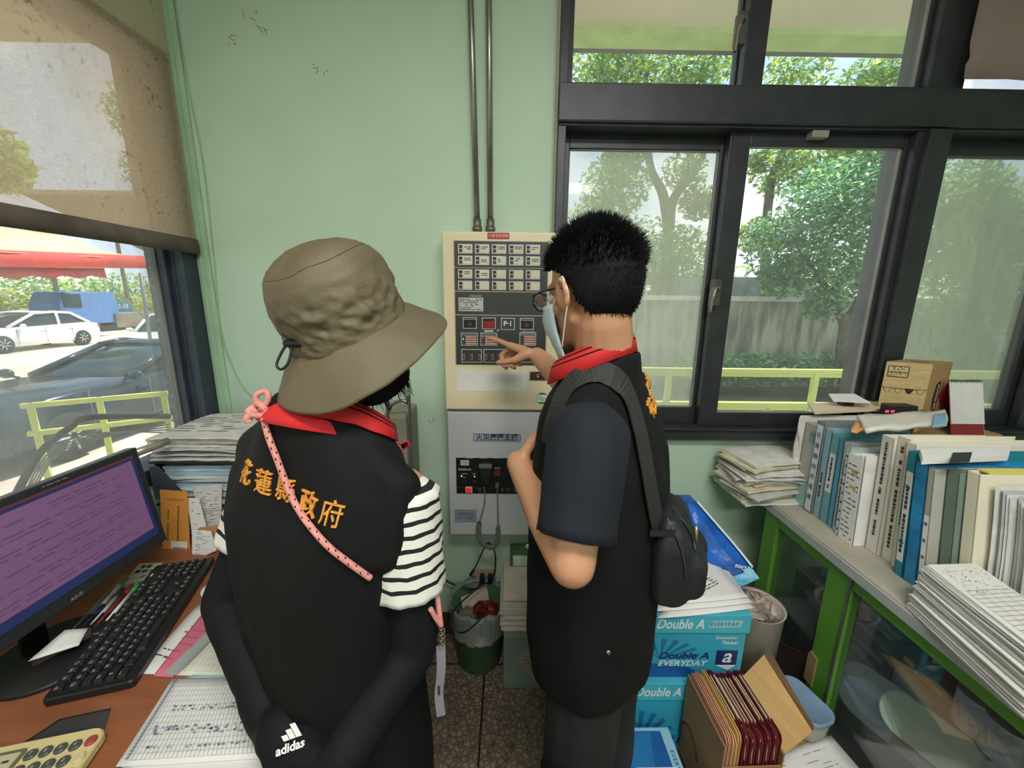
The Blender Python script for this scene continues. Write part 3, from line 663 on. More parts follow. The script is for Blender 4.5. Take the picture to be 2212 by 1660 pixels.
tree2(1830, 800, Y2, 'large leaning leafy tree in front of the concrete wall, filling the middle pane', [([(1855, 812, Y2), (1820, 770, Y2), (1825, 700, Y2), (1800, 640, Y2), (1850, 560, Y2)], .13), ([(1825, 700, Y2), (1860, 640, Y2), (1890, 540, Y2)], .09), ([(1800, 640, Y2), (1740, 560, Y2), (1700, 480, Y2)], .06)],
      [blob(1700, 530, Y2, .75, 1.6), blob(1790, 440, Y2, .85, 2), blob(1880, 480, Y2, .85, 2), blob(1780, 580, Y2, .7, 1.5), blob(1900, 610, Y2, .6, 1.2), blob(1690, 600, Y2, .45, .7), blob(1780, 660, Y2, .38, .6), blob(1880, 370, Y2, .5, .7), blob(1920, 330, Y2, .5, .7), blob(1960, 420, Y2, .6, 1.0)], 13500, .058, LEAFB, 22, .2)
Y3_ = 9.6
tree2(1690, 790, Y3_, 'airy tree with hanging sprays at the top of the middle pane', [([(1660, 800, Y3_), (1655, 500, Y3_), (1690, 330, Y3_), (1800, 250, Y3_)], .12)],
      [blob(1690, 370, Y3_, .7, 1), blob(1760, 360, Y3_, .7, 1), blob(1840, 330, Y3_, .55, .8), blob(1640, 510, Y3_, .5, 1), blob(1630, 350, Y3_, .35, .4), blob(1720, 155, Y3_, .8, 1), blob(1860, 175, Y3_, .5, .5), blob(1920, 160, Y3_, .45, .5)], 5200, .075, LEAF, 23, .2)
Y4 = 8.0
tree2(2120, 790, Y4, 'dense hedge-like tree seen through the right insect screen', [([(2130, 800, Y4), (2120, 600, Y4), (2090, 430, Y4)], .16)],
      [blob(2060, 420, Y4, .9, 2), blob(2120, 480, Y4, 1.0, 2), blob(2200, 520, Y4, 1.0, 2), blob(2060, 560, Y4, .9, 2), blob(2160, 640, Y4, .9, 2), blob(2280, 470, Y4, .9, 1), blob(2080, 700, Y4, .8, 1)], 13000, .075, LEAFB, 24, .2)
tag(leafy('garden_undergrowth', LEAFB, None, [(P(1500 + 60 * i, 800, 7.8), (.5, .5, .35), 1) for i in range(13)], 6000, .08, 25), 'low garden plants at the foot of the stained concrete wall', 'plants', kind='stuff')
tag(leafy('garden_treeline', LEAF, None, [((3 + 2.6 * i, 15, 2.0 + .6 * sin(i * 2)), (1.9, 1.5, 1.4), 1) for i in range(11)], 9000, .14, 26), 'distant line of bushy trees beyond the concrete wall', 'trees', kind='stuff')
# ================================================================ fire alarm panel and what hangs around it
YP = 1.485
CREAM = M('cream panel enamel', (226, 212, 178), .4, var=.05, vscale=2.5)
GREYP = M('pale grey enamel', (196, 198, 200), .45, var=.05, vscale=2.5)
DKP = M('charcoal panel', (54, 58, 58), .45, var=.08)
DKR = M('dark red lens', (112, 30, 34), .3); RED3 = M('red label', (170, 46, 54), .5)
LBL = M('ivory label', (206, 202, 178), .6); SILV = M('silver bezel', (186, 188, 182), .4, .2)
def PP(px, py, d=0.0): return at(px, py, Y=YP - d)
tl, br = PP(952, 497), PP(1204, 890)
px0, px1, pz0, pz1 = tl.x, br.x + .0, br.z, tl.z
t = thing('fire_alarm_panel', 'cream fire alarm control panel with rows of zone lamps and a P-1 mark', 'alarm panel', (px0, YB, pz0))
MB().box(px0, px1, YP + .02, YB, pz0, pz1).build('panel_case', CREAM, t, bevel=.004)
dr = MB().box(px0 + .004, px1 - .004, YP, YP + .018, pz0 + .006, pz1 - .004).build('panel_door', CREAM, t, bevel=.005)
f0, f1 = PP(981, 522), PP(1177, 788)
dk = MB()
for a, b in ((522, 578), (579.5, 629), (631, 680), (682, 788)):
    dk.box(f0.x, f1.x, YP - .004, YP, PP(1080, b).z, PP(1080, a).z)
face = dk.build('display_face', DKP, t, bevel=.0015)
MB().box(f0.x - .004, f1.x + .004, YP - .0015, YP, f1.z - .004, f0.z + .004).build('display_surround', M('tan surround', (190, 176, 146), .5), t)
# twenty zone windows, five by four
zx = [1005, 1041.5, 1078, 1115, 1151]; zy = [538.5, 563.5, 593, 617.5]
zw, zh = (PP(1020.5, 600) - PP(989.5, 600)).x, (PP(1000, 528.5) - PP(1000, 549)).z
r = random.Random(5)
for j, y in enumerate(zy):
    for i, x in enumerate(zx):
        c = PP(x, y + (x - 1078) * .012, .004)
        T = frame(c, X3, Z3, -Y3)
        w = MB(T).prism(rrect(zw, zh, .003), Matrix.Identity(4), .0022).build('zone_window', SILV, t)
        MB(T).prism(rrect(zw * .56, zh * .74, .002, cx=zw * .17), tr(0, 0, .0022), .0008).build('zone_label', LBL, w)
        MB(T).box(-zw * .42, -zw * .2, -zh * .38, -zh * .02, .0022, .0034).build('zone_lamp', DKR, w)
        MB(T).prism(rrect(zw * .23, zh * .3, .0015, cx=-zw * .31, cy=zh * .22), tr(0, 0, .0022), .0012).build('zone_key', BLACK, w)
        if j < 2 or (j == 2 and i < 2):
            s = MB(T); scribble(s, tr(zw * .17, zh * r.uniform(-.05, .15), .0031), zw * .45, zh * .4, 2, .9, .006, .5, seed=i * 7 + j); s.build('zone_writing', INK, w)
# maker's plate with black print
c0, c1 = PP(990.5, 643, .004), PP(1044, 673, .004)
pl = MB().box(c0.x, c1.x, YP - .006, YP - .004, c1.z, c0.z).build('rating_plate', SILV, t)
s = MB(frame(((c0.x + c1.x) / 2, YP - .006, (c0.z + c1.z) / 2), X3, Z3, -Y3)); scribble(s, Matrix.Identity(4), c1.x - c0.x - .008, c0.z - c1.z - .006, 7, .8, .008, .45, seed=3); s.build('plate_print', INK, pl)
text('panel_lettering', '火警受信總機', PP(1027, 640, .0045), X3, Z3, .0075, SILV, t, depth=.0002)
# middle row: buzzer, red display, P-1, speaker
def framed(px, py, w, h, mat, nm):
    c = PP(px, py, .004); W = (PP(px + w / 2, py) - PP(px - w / 2, py)).x; H = (PP(px, py - h / 2) - PP(px, py + h / 2)).z
    T = frame(c, X3, Z3, -Y3)
    b = MB(T).box(-W / 2, W / 2, -H / 2, H / 2, 0, .002).build(nm, SILV, t)
    MB(T).box(-W / 2 + .003, W / 2 - .003, -H / 2 + .003, H / 2 - .003, .002, .0028).build('inset', mat, b)
    return b, T, W, H
for x in (1015, 1138):
    b, T, W, H = framed(x, 698 if x < 1100 else 700, 30, 25, BLACK, 'key_switch')
    MB(T).lathe([(.0085, .0028), (.0085, .005), (.006, .0055), (.006, .004), (.002, .004)], (0, -.004, 0), 18).build('key_ring', M('plum ring', (104, 48, 66), .4), b)
    MB(T).box(-W / 2 + .004, W / 2 - .004, H / 2 - .009, H / 2 - .007, .0028, .0032).build('key_print', SILV, b)
b, T, W, H = framed(1056, 699, 30, 25, BLACK, 'fire_lamp')
MB(T).box(-W / 2 + .004, W / 2 - .004, -H / 2 + .004, H / 2 - .012, .0028, .0045).build('fire_lens', M('red lens', (140, 38, 38), .25), b)
b, T, W, H = framed(1097, 700, 30, 26, DKP, 'type_mark')
text('lettering', 'P·1', T @ Vector((0, 0, .0029)), X3, Z3, .026, M('mark print', (225, 226, 218), .5, var=0), b, bold=.0006)
# indicator blocks with tiny lamps
r = random.Random(8)
for x in (1014, 1056, 1140):
    b, T, W, H = framed(x, 733, 36, 28, DKP, 'indicator_block')
    MB(T).box(-W / 2 + .004, W / 2 - .004, H / 2 - .0095, H / 2 - .0075, .0028, .0032).build('block_print', SILV, b)
    lm = MB(T); 
    for rr_ in range(4):
        MB(T).box(-W / 2 + .017, W / 2 - .005, H / 2 - .018 - rr_ * .0085, H / 2 - .0125 - rr_ * .0085, .0028, .0036).build('indicator_strip', M('peach strip', (206, 160, 140), .5), b)
        on = (x == 1014 and rr_ == 1) or (x == 1056 and rr_ == 0)
        MB(T).ball((-W / 2 + .009, H / 2 - .0153 - rr_ * .0085, .003), .0026, n=8, m=5).build('indicator_lamp', M('green lamp lit' if x == 1014 else 'red lamp lit', (150, 240, 60) if x == 1014 else (255, 60, 60), .3, var=0, emit=1.6) if on else M('unlit lamp', (110, 110, 104), .3), b)
# switch rows at the bottom
for (xa_, xb_, n) in ((997, 1041, 3), (1044.5, 1098, 4), (1101, 1156, 4)):
    b, T, W, H = framed((xa_ + xb_) / 2, 769, xb_ - xa_, 29, DKP, 'switch_block')
    MB(T).box(-W / 2 + .005, W / 2 - .005, H / 2 - .0105, H / 2 - .0075, .0028, .0032).build('block_print', INK, b)
    for k in range(n):
        cx = (-W / 2 + .009) + (W - .018) * k / (n - 1)
        sw = MB(T).prism(rrect(.0085, .021, .002, cx=cx, cy=-.005), tr(0, 0, .0028), .0025).build('rocker_switch', M('pink grey bezel', (178, 140, 140), .5), b)
        MB(T).box(cx - .0026, cx + .0026, -.0125, .0025, .0053, .0068).build('rocker', DKR, sw)
MB(frame(PP(1076, 715, .004), X3, Z3, -Y3)).lathe([(.008, 0), (.008, .004), (.004, .006)], n=16).build('round_button', STEEL, t)
MB(frame(PP(1056, 715.5, .004), X3, Z3, -Y3)).prism(rrect(.034, .006, .003), Matrix.Identity(4), .002).build('name_strip', LBL, t)
text('panel_lettering', '火警受信總機', PP(1140, 718, .0045), X3, Z3, .009, SILV, t, depth=.0002)
# red name label, blank label, lock, green round sticker
c = PP(1076.5, 510); lb = MB(frame(c, X3, Z3, -Y3)).prism(rrect(.077, .021, .001), Matrix.Identity(4), .002).build('red_label', RED3, t)
text('lettering', '火警受信總機', c - Y3 * .0022, X3, Z3, .0118, M('pink print', (240, 190, 190), .5, var=0), lb, depth=.0002)
a, b = PP(987, 800), PP(1138, 846)
MB().box(a.x, b.x, YP - .001, YP, b.z, a.z).build('blank_label', M('white label', (222, 220, 212), .6), t)
c = PP(1162, 812); lk = MB(frame(c, X3, Z3, -Y3)).prism(rrect(.06, .031, .002), Matrix.Identity(4), .006).build('lock_plate', M('dark brown lock', (66, 50, 40), .4), t)
MB(frame(c, X3, Z3, -Y3)).lathe([(.008, .006), (.008, .009), (.005, .009), (.003, .007)], n=16).build('lock_barrel', STEEL, lk)
c = PP(1171, 861); st = MB(frame(c, X3, Z3, -Y3)).lathe([(.023, 0), (.023, .0006)], n=32).build('round_sticker', M('green sticker', (60, 132, 70), .5), t)
MB(frame(c, X3, Z3, -Y3)).prism([(.0215 * cos(radians(a)), .0215 * sin(radians(a))) for a in list(range(-40, 41, 8)) + list(range(140, 221, 8))], tr(0, 0, .0006), .0004).build('sticker_middle', WHITE, st)
s = MB(frame(c - Y3 * .001, X3, Z3, -Y3)); scribble(s, Matrix.Identity(4), .034, .02, 4, .7, .008, .4, seed=9); s.build('sticker_print', M('green print', (60, 110, 70), .6), st)
MB().cyl(PP(953, 700) + Vector((-.004, .05, 0)), PP(953, 700) + Vector((.002, .05, 0)), .006).build('hinge_pin', STEEL, t)
# ---- broadcast cabinet underneath
YC = 1.495
def PC(px, py, d=0.0): return at(px, py, Y=YC - d)
a, b = PC(964, 891), PC(1196, 1159)
cx0, cx1, cz0, cz1 = a.x, b.x, b.z, pz0 - .001
t = thing('broadcast_cabinet', 'pale grey fire broadcast cabinet under the cream alarm panel', 'cabinet', (cx0, YB, cz0))
MB().box(cx0, cx1, YC + .02, YB, cz0, cz1).build('cabinet_case', GREYP, t, bevel=.004)
MB().box(cx0 + .004, cx1 - .004, YC, YC + .018, cz0 + .004, cz1 - .006).build('cabinet_door', GREYP, t, bevel=.004)
c = PC(1073.5, 945.5); np_ = MB(frame(c, X3, Z3, -Y3)).prism(rrect(.186, .030, .003), Matrix.Identity(4), .002).build('name_plate', M('navy plate edge', (36, 48, 78), .5), t)
MB(frame(c, X3, Z3, -Y3)).prism(rrect(.182, .026, .002), tr(0, 0, .002), .0006).build('plate_face', M('plate face', (168, 178, 196), .5), np_)
text('lettering', '火災廣播主機', c - Y3 * .0028, X3, Z3, .0265, M('navy print', (28, 36, 58), .5, var=0), np_, bold=.0005, depth=.0003, wide=.166)
a, b = PC(985, 989), PC(1150, 1067)
fx0, fx1, fz0, fz1 = a.x, PC(1150, 989).x, b.z, a.z
MB().box(fx0, fx1, YC - .003, YC, fz0, fz1).build('control_face', BLACK, t, bevel=.001)
MB().box(fx0, fx1, YC - .006, YC - .003, fz0 + .024, fz0 + .027).build('face_ledge', DKP, t)
c = PC(1004, 1000, .003); mt = MB().box(c.x - .017, c.x + .017, YC - .005, YC - .003, c.z - .011, c.z + .011).build('level_meter', M('meter face', (200, 198, 196), .4), t)
MB().tube([Vector((c.x + .012 * cos(radians(q)), YC - .0055, c.z - .006 + .011 * sin(radians(q)))) for q in range(20, 161, 20)], .0008, 5).tube([(c.x, YC - .0055, c.z - .008), (c.x + .006, YC - .0055, c.z + .004)], .0006, 5).build('meter_scale', INK, mt)
text('face_lettering', '緊急廣播主機', PC(1004, 1015, .0035), X3, Z3, .0085, WHITE, t, depth=.0002)
s = MB()
for (x, y, w) in ((1004, 1024, .024), (1024, 1024, .014), (1003, 1032, .010), (1075, 1011, .022), (1015, 990, .03), (1045, 990, .03), (1075, 990, .03)):
    scribble(s, frame(PC(x, y, .0034), X3, Z3, -Y3), w, .005, 1, .95, .006, .6, seed=int(x))
s.build('face_print', M('pale print', (190, 190, 188), .6, var=0), t)
for x, y, col in ((997, 1029, 'w'), (1025, 1030, 'g')):
    MB().ball(PC(x, y, .004), .0028, n=8, m=5).build('signal_lamp', M('white lamp lit', (255, 240, 190), .3, var=0, emit=1.3) if col == 'w' else M('green lamp lit', (150, 240, 60), .3, var=0, emit=1.6), t)
for x in (1003, 1025): text('red_lettering', '火災', PC(x, 1040, .0035), X3, Z3, .009, M('red print', (170, 40, 50), .5, var=0), t, depth=.0002)
c = PC(1074, 1021, .003)
for k in range(3): MB().box(c.x - .012, c.x + .012, YC - .006, YC - .003, c.z + .010 - k * .011, c.z + .018 - k * .011).build('select_key', M('brick red key', (130, 52, 52), .5), t)
c = PC(1013, 1058, .003); sw = MB(frame(c, X3, Z3, -Y3)).prism(rrect(.028, .026, .002), Matrix.Identity(4), .004).build('power_switch', M('ivory bezel', (206, 196, 176), .5), t)
MB().box(c.x - .01, c.x + .01, YC - .012, YC - .006, c.z - .009, c.z + .009).build('power_rocker', M('lit red rocker', (214, 30, 30), .3, var=0, emit=.6), sw)
for x in (1037, 1085, 1098, 1112): MB(frame(PC(x, 1058, .003), X3, Z3, -Y3)).lathe([(.009, 0), (.009, .008), (.006, .01)], n=14).build('dial', DKP, t)
MB(frame(PC(1074, 1047, .003), X3, Z3, -Y3)).lathe([(.009, 0), (.009, .008), (.006, .012), (.006, .02)], n=14).build('microphone_socket', M('brass socket', (170, 150, 120), .35, .6), t)
a, b = PC(982, 1101), PC(1030, 1128)
pl = MB().box(a.x, b.x, YC - .002, YC, b.z, a.z).build('rating_plate', M('grey plate', (138, 148, 160), .5), t)
s = MB(frame(((a.x + b.x) / 2, YC - .0021, (a.z + b.z) / 2), X3, Z3, -Y3)); scribble(s, Matrix.Identity(4), .06, .03, 5, .6, .01, .35, seed=19); s.build('plate_print', INK, pl)
# hand microphone with coiled lead
t = thing('hand_microphone', 'black hand microphone clipped to the broadcast cabinet, with a coiled grey lead', 'microphone', PC(1049, 1030, .02))
c0, c1 = PC(1034, 1001, .02), PC(1064, 1048, .02)
MB().loft([[(c.x + x, YC - .005 - y, c.z) for x, y in rrect(w, d, .008, 3, 0, d / 2)] for c, w, d in ((Vector(((c0.x + c1.x) / 2, 0, c1.z)), .030, .024), (Vector(((c0.x + c1.x) / 2, 0, (c0.z + c1.z) / 2)), .044, .034), (Vector(((c0.x + c1.x) / 2, 0, c0.z - .012)), .05, .034), (Vector(((c0.x + c1.x) / 2, 0, c0.z)), .046, .03))]).build('microphone_body', M('black grip', (34, 36, 40), .5), t, bevel=.002)
MB().box(c0.x + .002, c1.x - .002, YC - .046, YC - .03, c0.z - .012, c0.z + .002).build('microphone_top', M('grey green grille', (108, 112, 100), .6), t, bevel=.003)
yy = YC - .03
pa = smooth_path([PC(1046, 1052, .02), PC(1047, 1085, .03), PC(1035, 1130, .03)]); pb = smooth_path([PC(1074, 1047, .022), PC(1075, 1090, .03), PC(1076, 1138, .03)])
coil_axis = smooth_path([PC(1035, 1130, .03), PC(1034, 1150, .03), PC(1040, 1172, .03), PC(1058, 1183, .03), PC(1074, 1172, .03), PC(1076, 1138, .03)], 8)
coil = []
N = 620
for k in range(N + 1):
    u = k / N * (len(coil_axis) - 1); i = min(int(u), len(coil_axis) - 2); p = coil_axis[i].lerp(coil_axis[i + 1], u - i)
    d = (coil_axis[i + 1] - coil_axis[i]).normalized(); n1 = Y3.cross(d).normalized(); a = 2 * pi * 38 * k / N
    coil.append(p + n1 * (.0085 * cos(a)) + Y3 * (.0085 * sin(a)))
b = MB(); b.tube(pa, .0025, 6); b.tube(pb, .0025, 6); b.tube(coil, .0024, 6); b.build('coiled_lead', M('grey lead', (112, 114, 112), .5), t)
# two steel conduits
for k, (xa_, xb_, lab) in enumerate(((1016.5, 1031, 'steel conduit pipe entering the alarm panel, the one farther from the window'), (1056, 1059.5, 'steel conduit pipe entering the alarm panel, the one nearer the window'))):
    p0, p1 = at(xa_, 0, Y=YB - .02), at(xb_, 492, Y=YB - .03)
    t = thing('conduit_pipe', lab, 'pipe', p1, 'conduit pipes')
    d = (p0 - p1).normalized()
    MB().cyl(p1, p0 + d * .6, .0105, n=16).build('pipe', STEEL, t)
    MB().cyl(p1 - d * .01, p1 + d * .03, .0145, n=8).cyl(p1 - d * .012, p1, .02, n=6).build('pipe_nut', M('dull steel', (126, 122, 116), .5, .7), t)
# wall socket with plugs and leads
c = at(1046, 1243, Y=YB - .004)
t = thing('wall_socket', 'beige double wall socket low under the broadcast cabinet', 'socket', c)
MB(frame(c, X3, Z3, -Y3)).prism(rrect(.108, .066, .006), Matrix.Identity(4), .006).build('socket_plate', M('beige socket', (176, 158, 132), .5), t, bevel=.002)
for dx in (-.01, .026):
    s = MB(frame(c + X3 * dx, X3, Z3, -Y3)); s.box(-.006, -.004, -.006, .006, .006, .0068).box(.004, .006, -.006, .006, .006, .0068); s.build('socket_slots', BLACK, t)
for (dx, lab, pts) in ((-.008, 'black plug with a thick lead looping to the left of the wall socket', [(1040, 1250), (1030, 1272), (1000, 1270), (965, 1256), (940, 1235), (925, 1200)]), (.028, 'black plug at the right of the wall socket, its lead hanging over the bin', [(1058, 1262), (1045, 1262), (1010, 1290), (980, 1320), (975, 1350), (995, 1368), (1020, 1355), (1050, 1325)])):
    p = c + X3 * dx
    t = thing('plug_lead', lab, 'lead', p)
    MB(frame(p - Y3 * .007, X3, Z3, -Y3)).prism(rrect(.022, .034, .006), Matrix.Identity(4), .03).build('plug', BLACK, t, bevel=.003)
    ys_ = [YB - .05, YB - .06, YB - .05, YB - .04, YB - .04, YB - .04] if dx < 0 else [YB - .05, YB - .1, YB - .15, 1.30, 1.24, 1.22, 1.22, 1.3]
    MB().tube(smooth_path([at(x, y, Y=yy) for (x, y), yy in zip(pts, ys_)]), .0045 if dx < 0 else .003, 8).build('lead', BLACK, t)
t = thing('charging_lead', 'thin black lead hanging from the coiled lead beside the wall socket', 'lead', at(1030, 1200, Y=1.5))
MB().tube(smooth_path([at(1055, 1172, Y=1.46), at(1046, 1185, Y=1.5), at(1032, 1215, Y=1.55), at(1020, 1238, Y=1.57)]), .003, 7).tube([at(1022, 1234, Y=1.57), at(1016, 1243, Y=1.575)], .006, 8).build('lead', BLACK, t)
MB().tube(smooth_path([at(1055, 1172, Y=1.46), at(1068, 1190, Y=1.5), at(1070, 1225, Y=1.54), at(1062, 1260, Y=1.55)]), .003, 7).build('lead', BLACK, t)
# ---- bin with a liner and rubbish
bc = Vector((-.118, 1.468, 0))
t = thing('waste_bin', 'round green waste bin with a clear liner under the wall socket', 'bin', bc)
BG = M('dark green plastic', (70, 104, 78), .45, var=.1)
MB().lathe([(.001, .004), (.088, .0), (.094, .004), (.114, .27), (.119, .275), (.119, .285), (.111, .285), (.090, .01), (.001, .01)], bc, 40).build('bin_body', BG, t)
rings = []
for k, (r0, z0) in enumerate([(.108, .16), (.114, .26), (.123, .31), (.124, .285), (.121, .23), (.118, .17)]):
    rings.append([bc + Vector(((r0 + .004 * sin(i * 2.3 + k) + .003 * sin(i * 5.1)) * cos(2 * pi * i / 48), (r0 + .004 * sin(i * 2.3 + k)) * sin(2 * pi * i / 48), z0 + .008 * sin(i * 1.3 + k * .7))) for i in range(48)])
MB().loft(rings, caps=False).build('bin_liner', veil('clear bag film', .72, (196, 204, 200), gloss=.7, dirt=.15, vscale=22), t)
r = random.Random(4)
def crumple(c, rad, mat, nm, lab, cat, seed, flat=.5):
    bm = MB(); bm.ball(c, (rad, rad, rad * flat), n=14, m=9)
    rr = random.Random(seed); bm.V = [v + Vector((rr.gauss(0, rad * .16), rr.gauss(0, rad * .16), rr.gauss(0, rad * .12))) for v in bm.V]; bm.S = [False] * len(bm.S)
    return tag(bm.build(nm, mat), lab, cat)
crumple(bc + Vector((.03, -.005, .235)), .052, M('red foil wrapper', (112, 36, 34), .3, .2, var=.4, vscale=30), 'snack_wrapper', 'crumpled dark red wrapper in the green bin', 'wrapper', 1, .6)
crumple(bc + Vector((-.045, -.02, .215)), .05, M('grey film rubbish', (128, 118, 110), .5, var=.3, vscale=25), 'plastic_wrapper', 'crumpled greyish plastic wrapper in the green bin', 'wrapper', 2, .5)
T = frame(bc + Vector((-.02, .05, .25)), Vector((.9, .3, .2)).normalized(), Vector((-.2, .5, .6)).normalized(), Vector((0, -.7, .6)).normalized())
tag(MB(T).box(-.06, .06, -.03, .03, 0, .002).build('card_scrap', M('cream card', (186, 174, 154), .7)), 'cream piece of card standing in the green bin', 'card')
# ---- green carton with stacked booklets beside the bin
a, b = at(1087, 1482, Z=0), at(1190, 1487, Z=0)
yb_ = 1.32
t = thing('carton', 'grey green carton with a diamond print standing on the floor beside the bin', 'box', ((a.x + .22) / 2, yb_ + .1, 0))
z1c = at(1090, 1376, Y=yb_).z
MB().box(a.x, .235, yb_, yb_ + .26, 0.001, z1c).build('carton_body', M('grey green card', (112, 130, 118), .8, var=.08), t, bevel=.004)
cc = Vector(((a.x + .235) / 2 + .02, yb_ - .0005, z1c * .55))
MB(frame(cc, X3, Z3, -Y3)).prism([(-.095, 0), (0, -.12), (.095, 0), (0, .12)], Matrix.Identity(4), .0005).build('diamond_print', M('tan diamond', (146, 132, 116), .8), t)
s = MB(frame(cc - Y3 * .0006, X3, Z3, -Y3))
for k in range(9): scribble(s, tr(0, .07 - k * .0165, 0), .12 - abs(k - 4) * .018, .01, 1, .85, .014, .5, seed=k)
s.build('carton_print', M('brown print', (120, 74, 62), .8, var=0), t)
r = random.Random(12); z = z1c
x0 = at(1085, 1360, Y=yb_ + .01).x; zt_ = at(1085, 1300, Y=yb_ + .02).z
k = 0
while z < zt_:
    h = r.uniform(.006, .014); ox, oy = r.uniform(-.006, .006), r.uniform(-.006, .008)
    if k % 7 == 3: ox -= .01
    tp = MB().box(x0 + ox, x0 + .19 + ox, yb_ + .02 + oy, yb_ + .25 + oy, z + .0004, z + h)
    o = tp.build('booklet', M('aged paper booklet', (206, 196, 184), .8, var=.06, vscale=20), None, bevel=.0025)
    o.name = 'booklet'
    tag(o, 'off white booklet in the pile on the grey green carton beside the bin', 'booklet', 'booklets piled on the carton')
    z += h; k += 1
    last = (x0 + ox, yb_ + .02 + oy, z)
o['label'] = 'topmost off white booklet of the pile on the grey green carton'; del o['group']
# green and white packet leaning on the wall behind the booklets
a = at(1108, 1200, Y=1.56)
t = thing('tissue_packet', 'green and white packet with a round face print leaning on the wall behind the booklets', 'packet', (a.x, 1.56, a.z - .1))
zb_ = 0.30
MB().box(a.x - .012, a.x + .1, 1.53, 1.59, zb_, a.z + .04).build('packet_body', M('dark green packet', (74, 104, 66), .5, var=.2, vscale=18), t, bevel=.006)
MB().box(a.x, a.x + .08, 1.528, 1.53, a.z - .03, a.z + .02).build('packet_panel', M('white packet print', (200, 206, 196), .5, var=.2, vscale=30), t)
MB(frame((a.x + .018, 1.5275, a.z - .045), X3, Z3, -Y3)).lathe([(.012, 0), (.012, .0006)], n=18).build('round_print', WHITE, t)
MB(frame((a.x + .018, 1.5268, a.z - .045), X3, Z3, -Y3)).lathe([(.0035, 0), (.0035, .0004)], (-.004, .002, 0), 10).lathe([(.0035, 0), (.0035, .0004)], (.005, .002, 0), 10).build('round_print_eyes', BLACK, t)
t = thing('packet_stand', 'tan cardboard box against the wall under the green packet', 'box', (a.x, 1.55, 0))
MB().box(a.x - .02, a.x + .16, 1.585 - .002, 1.597, .11, zb_ - .001).build('box_body', M('tan card', (170, 140, 104), .8), t)
# silver handle with khaki case, glimpsed behind the hatted person
t = thing('luggage_handle', 'silver tube handle with a khaki case glimpsed behind the bucket hat hair', 'trolley', at(872, 920, Y=1.3))
yh = 1.35
hp = [at(843, 1010, Y=yh), at(838, 905, Y=yh), at(840, 886, Y=yh), at(850, 872, Y=yh), at(868, 866, Y=yh), at(880, 872, Y=yh), at(885, 890, Y=yh), at(890, 1010, Y=yh)]
b0 = at(866, 1010, Y=yh)
hp = [Vector((hp[0].x, yh, .25))] + hp[1:-1] + [Vector((hp[-1].x, yh, .25))]
MB().tube(smooth_path(hp), .006, 10).build('handle_tube', STEEL, t)
k0, k1 = at(840, 900, Y=yh + .06), at(872, 900, Y=yh + .06)
MB().box(max(k0.x - .2, -.455), k1.x + .02, yh + .02, yh + .2, .0, at(860, 893, Y=yh + .05).z).build('case', M('khaki cloth', (140, 142, 122), .8), t, bevel=.012)
# ================================================================ people
SKIN = M('skin', (198, 146, 112), .5, var=.07, vscale=9, bump=.05, bscale=160)
BLK = M('black vest cloth', (13, 14, 15), .8, var=.12, vscale=5, bump=.08, bscale=240, spec=.3)
REDC = M('red collar cloth', (206, 34, 40), .7, var=.08, bump=.1, bscale=260)
NAVY = M('navy knit cloth', (14, 21, 34), .85, var=.1, bump=.15, bscale=300)
GOLD = M('gold embroidery', (232, 160, 62), .5, var=.12, vscale=60, bump=.3, bscale=300)
HAIR = M('black hair', (13, 15, 18), .7, spec=.25, var=.25, vscale=40)
CLOUDW = M('white knit', (232, 230, 224), .85, var=.03)
def hit(bvh, px, py, off=.002):
    d = ray(px, py).normalized(); loc, n, i, ds = bvh.ray_cast(CAMP, d)
    if loc is None:
        # past the outline: nearest surface to the ray
        best = None
        for k in range(60):
            q = CAMP + d * (.3 + .015 * k); l2, n2, i2, d2 = bvh.find_nearest(q)
            if best is None or d2 < best[0]: best = (d2, l2, n2)
        loc, n = best[1], best[2]
    if n.dot(d) > 0: n = -n
    return loc + n * off, n
def snap(me, bvh, off, mid=None):
    for v in me.vertices:
        l, n, i, d = bvh.find_nearest(v.co)
        h = off + (.0 if mid is None else max(0, mid(v)))
        v.co = l + n * h
def embroider(bvh, chars, pxs, size, parent, mat, name, bold=.0012, up_hint=Z3, wide=1.0, tilt=0.0):
    P_ = [hit(bvh, *p) for p in pxs]
    for k, (c, (p, n)) in enumerate(zip(chars, P_)):
        a, b = P_[max(0, k - 1)][0], P_[min(len(P_) - 1, k + 1)][0]
        right = (b - a).normalized(); right = (right - n * right.dot(n)).normalized(); right = Matrix.Rotation(tilt, 3, n) @ right; up = n.cross(right)
        me = text_mesh(c, size, .0004, bold)
        me.transform(Matrix.Diagonal((wide, 1, 1, 1)))
        zmax = max(v.co.z for v in me.vertices); top = [v.co.z > 0 for v in me.vertices]
        me.transform(frame(p, right, up, n))
        for v, tp in zip(me.vertices, top):
            l, nn, i, d = bvh.find_nearest(v.co); v.co = l + nn * (.0034 if tp else -.001)
        off = Vector((0, 0, 0)); q = parent
        while q is not None: off += Vector(q.location); q = q.parent
        me.transform(tr(-off)); me.materials.clear(); me.materials.append(mat); me.name = name
        o = bpy.data.objects.new(name, me); COL.objects.link(o); o.parent = parent
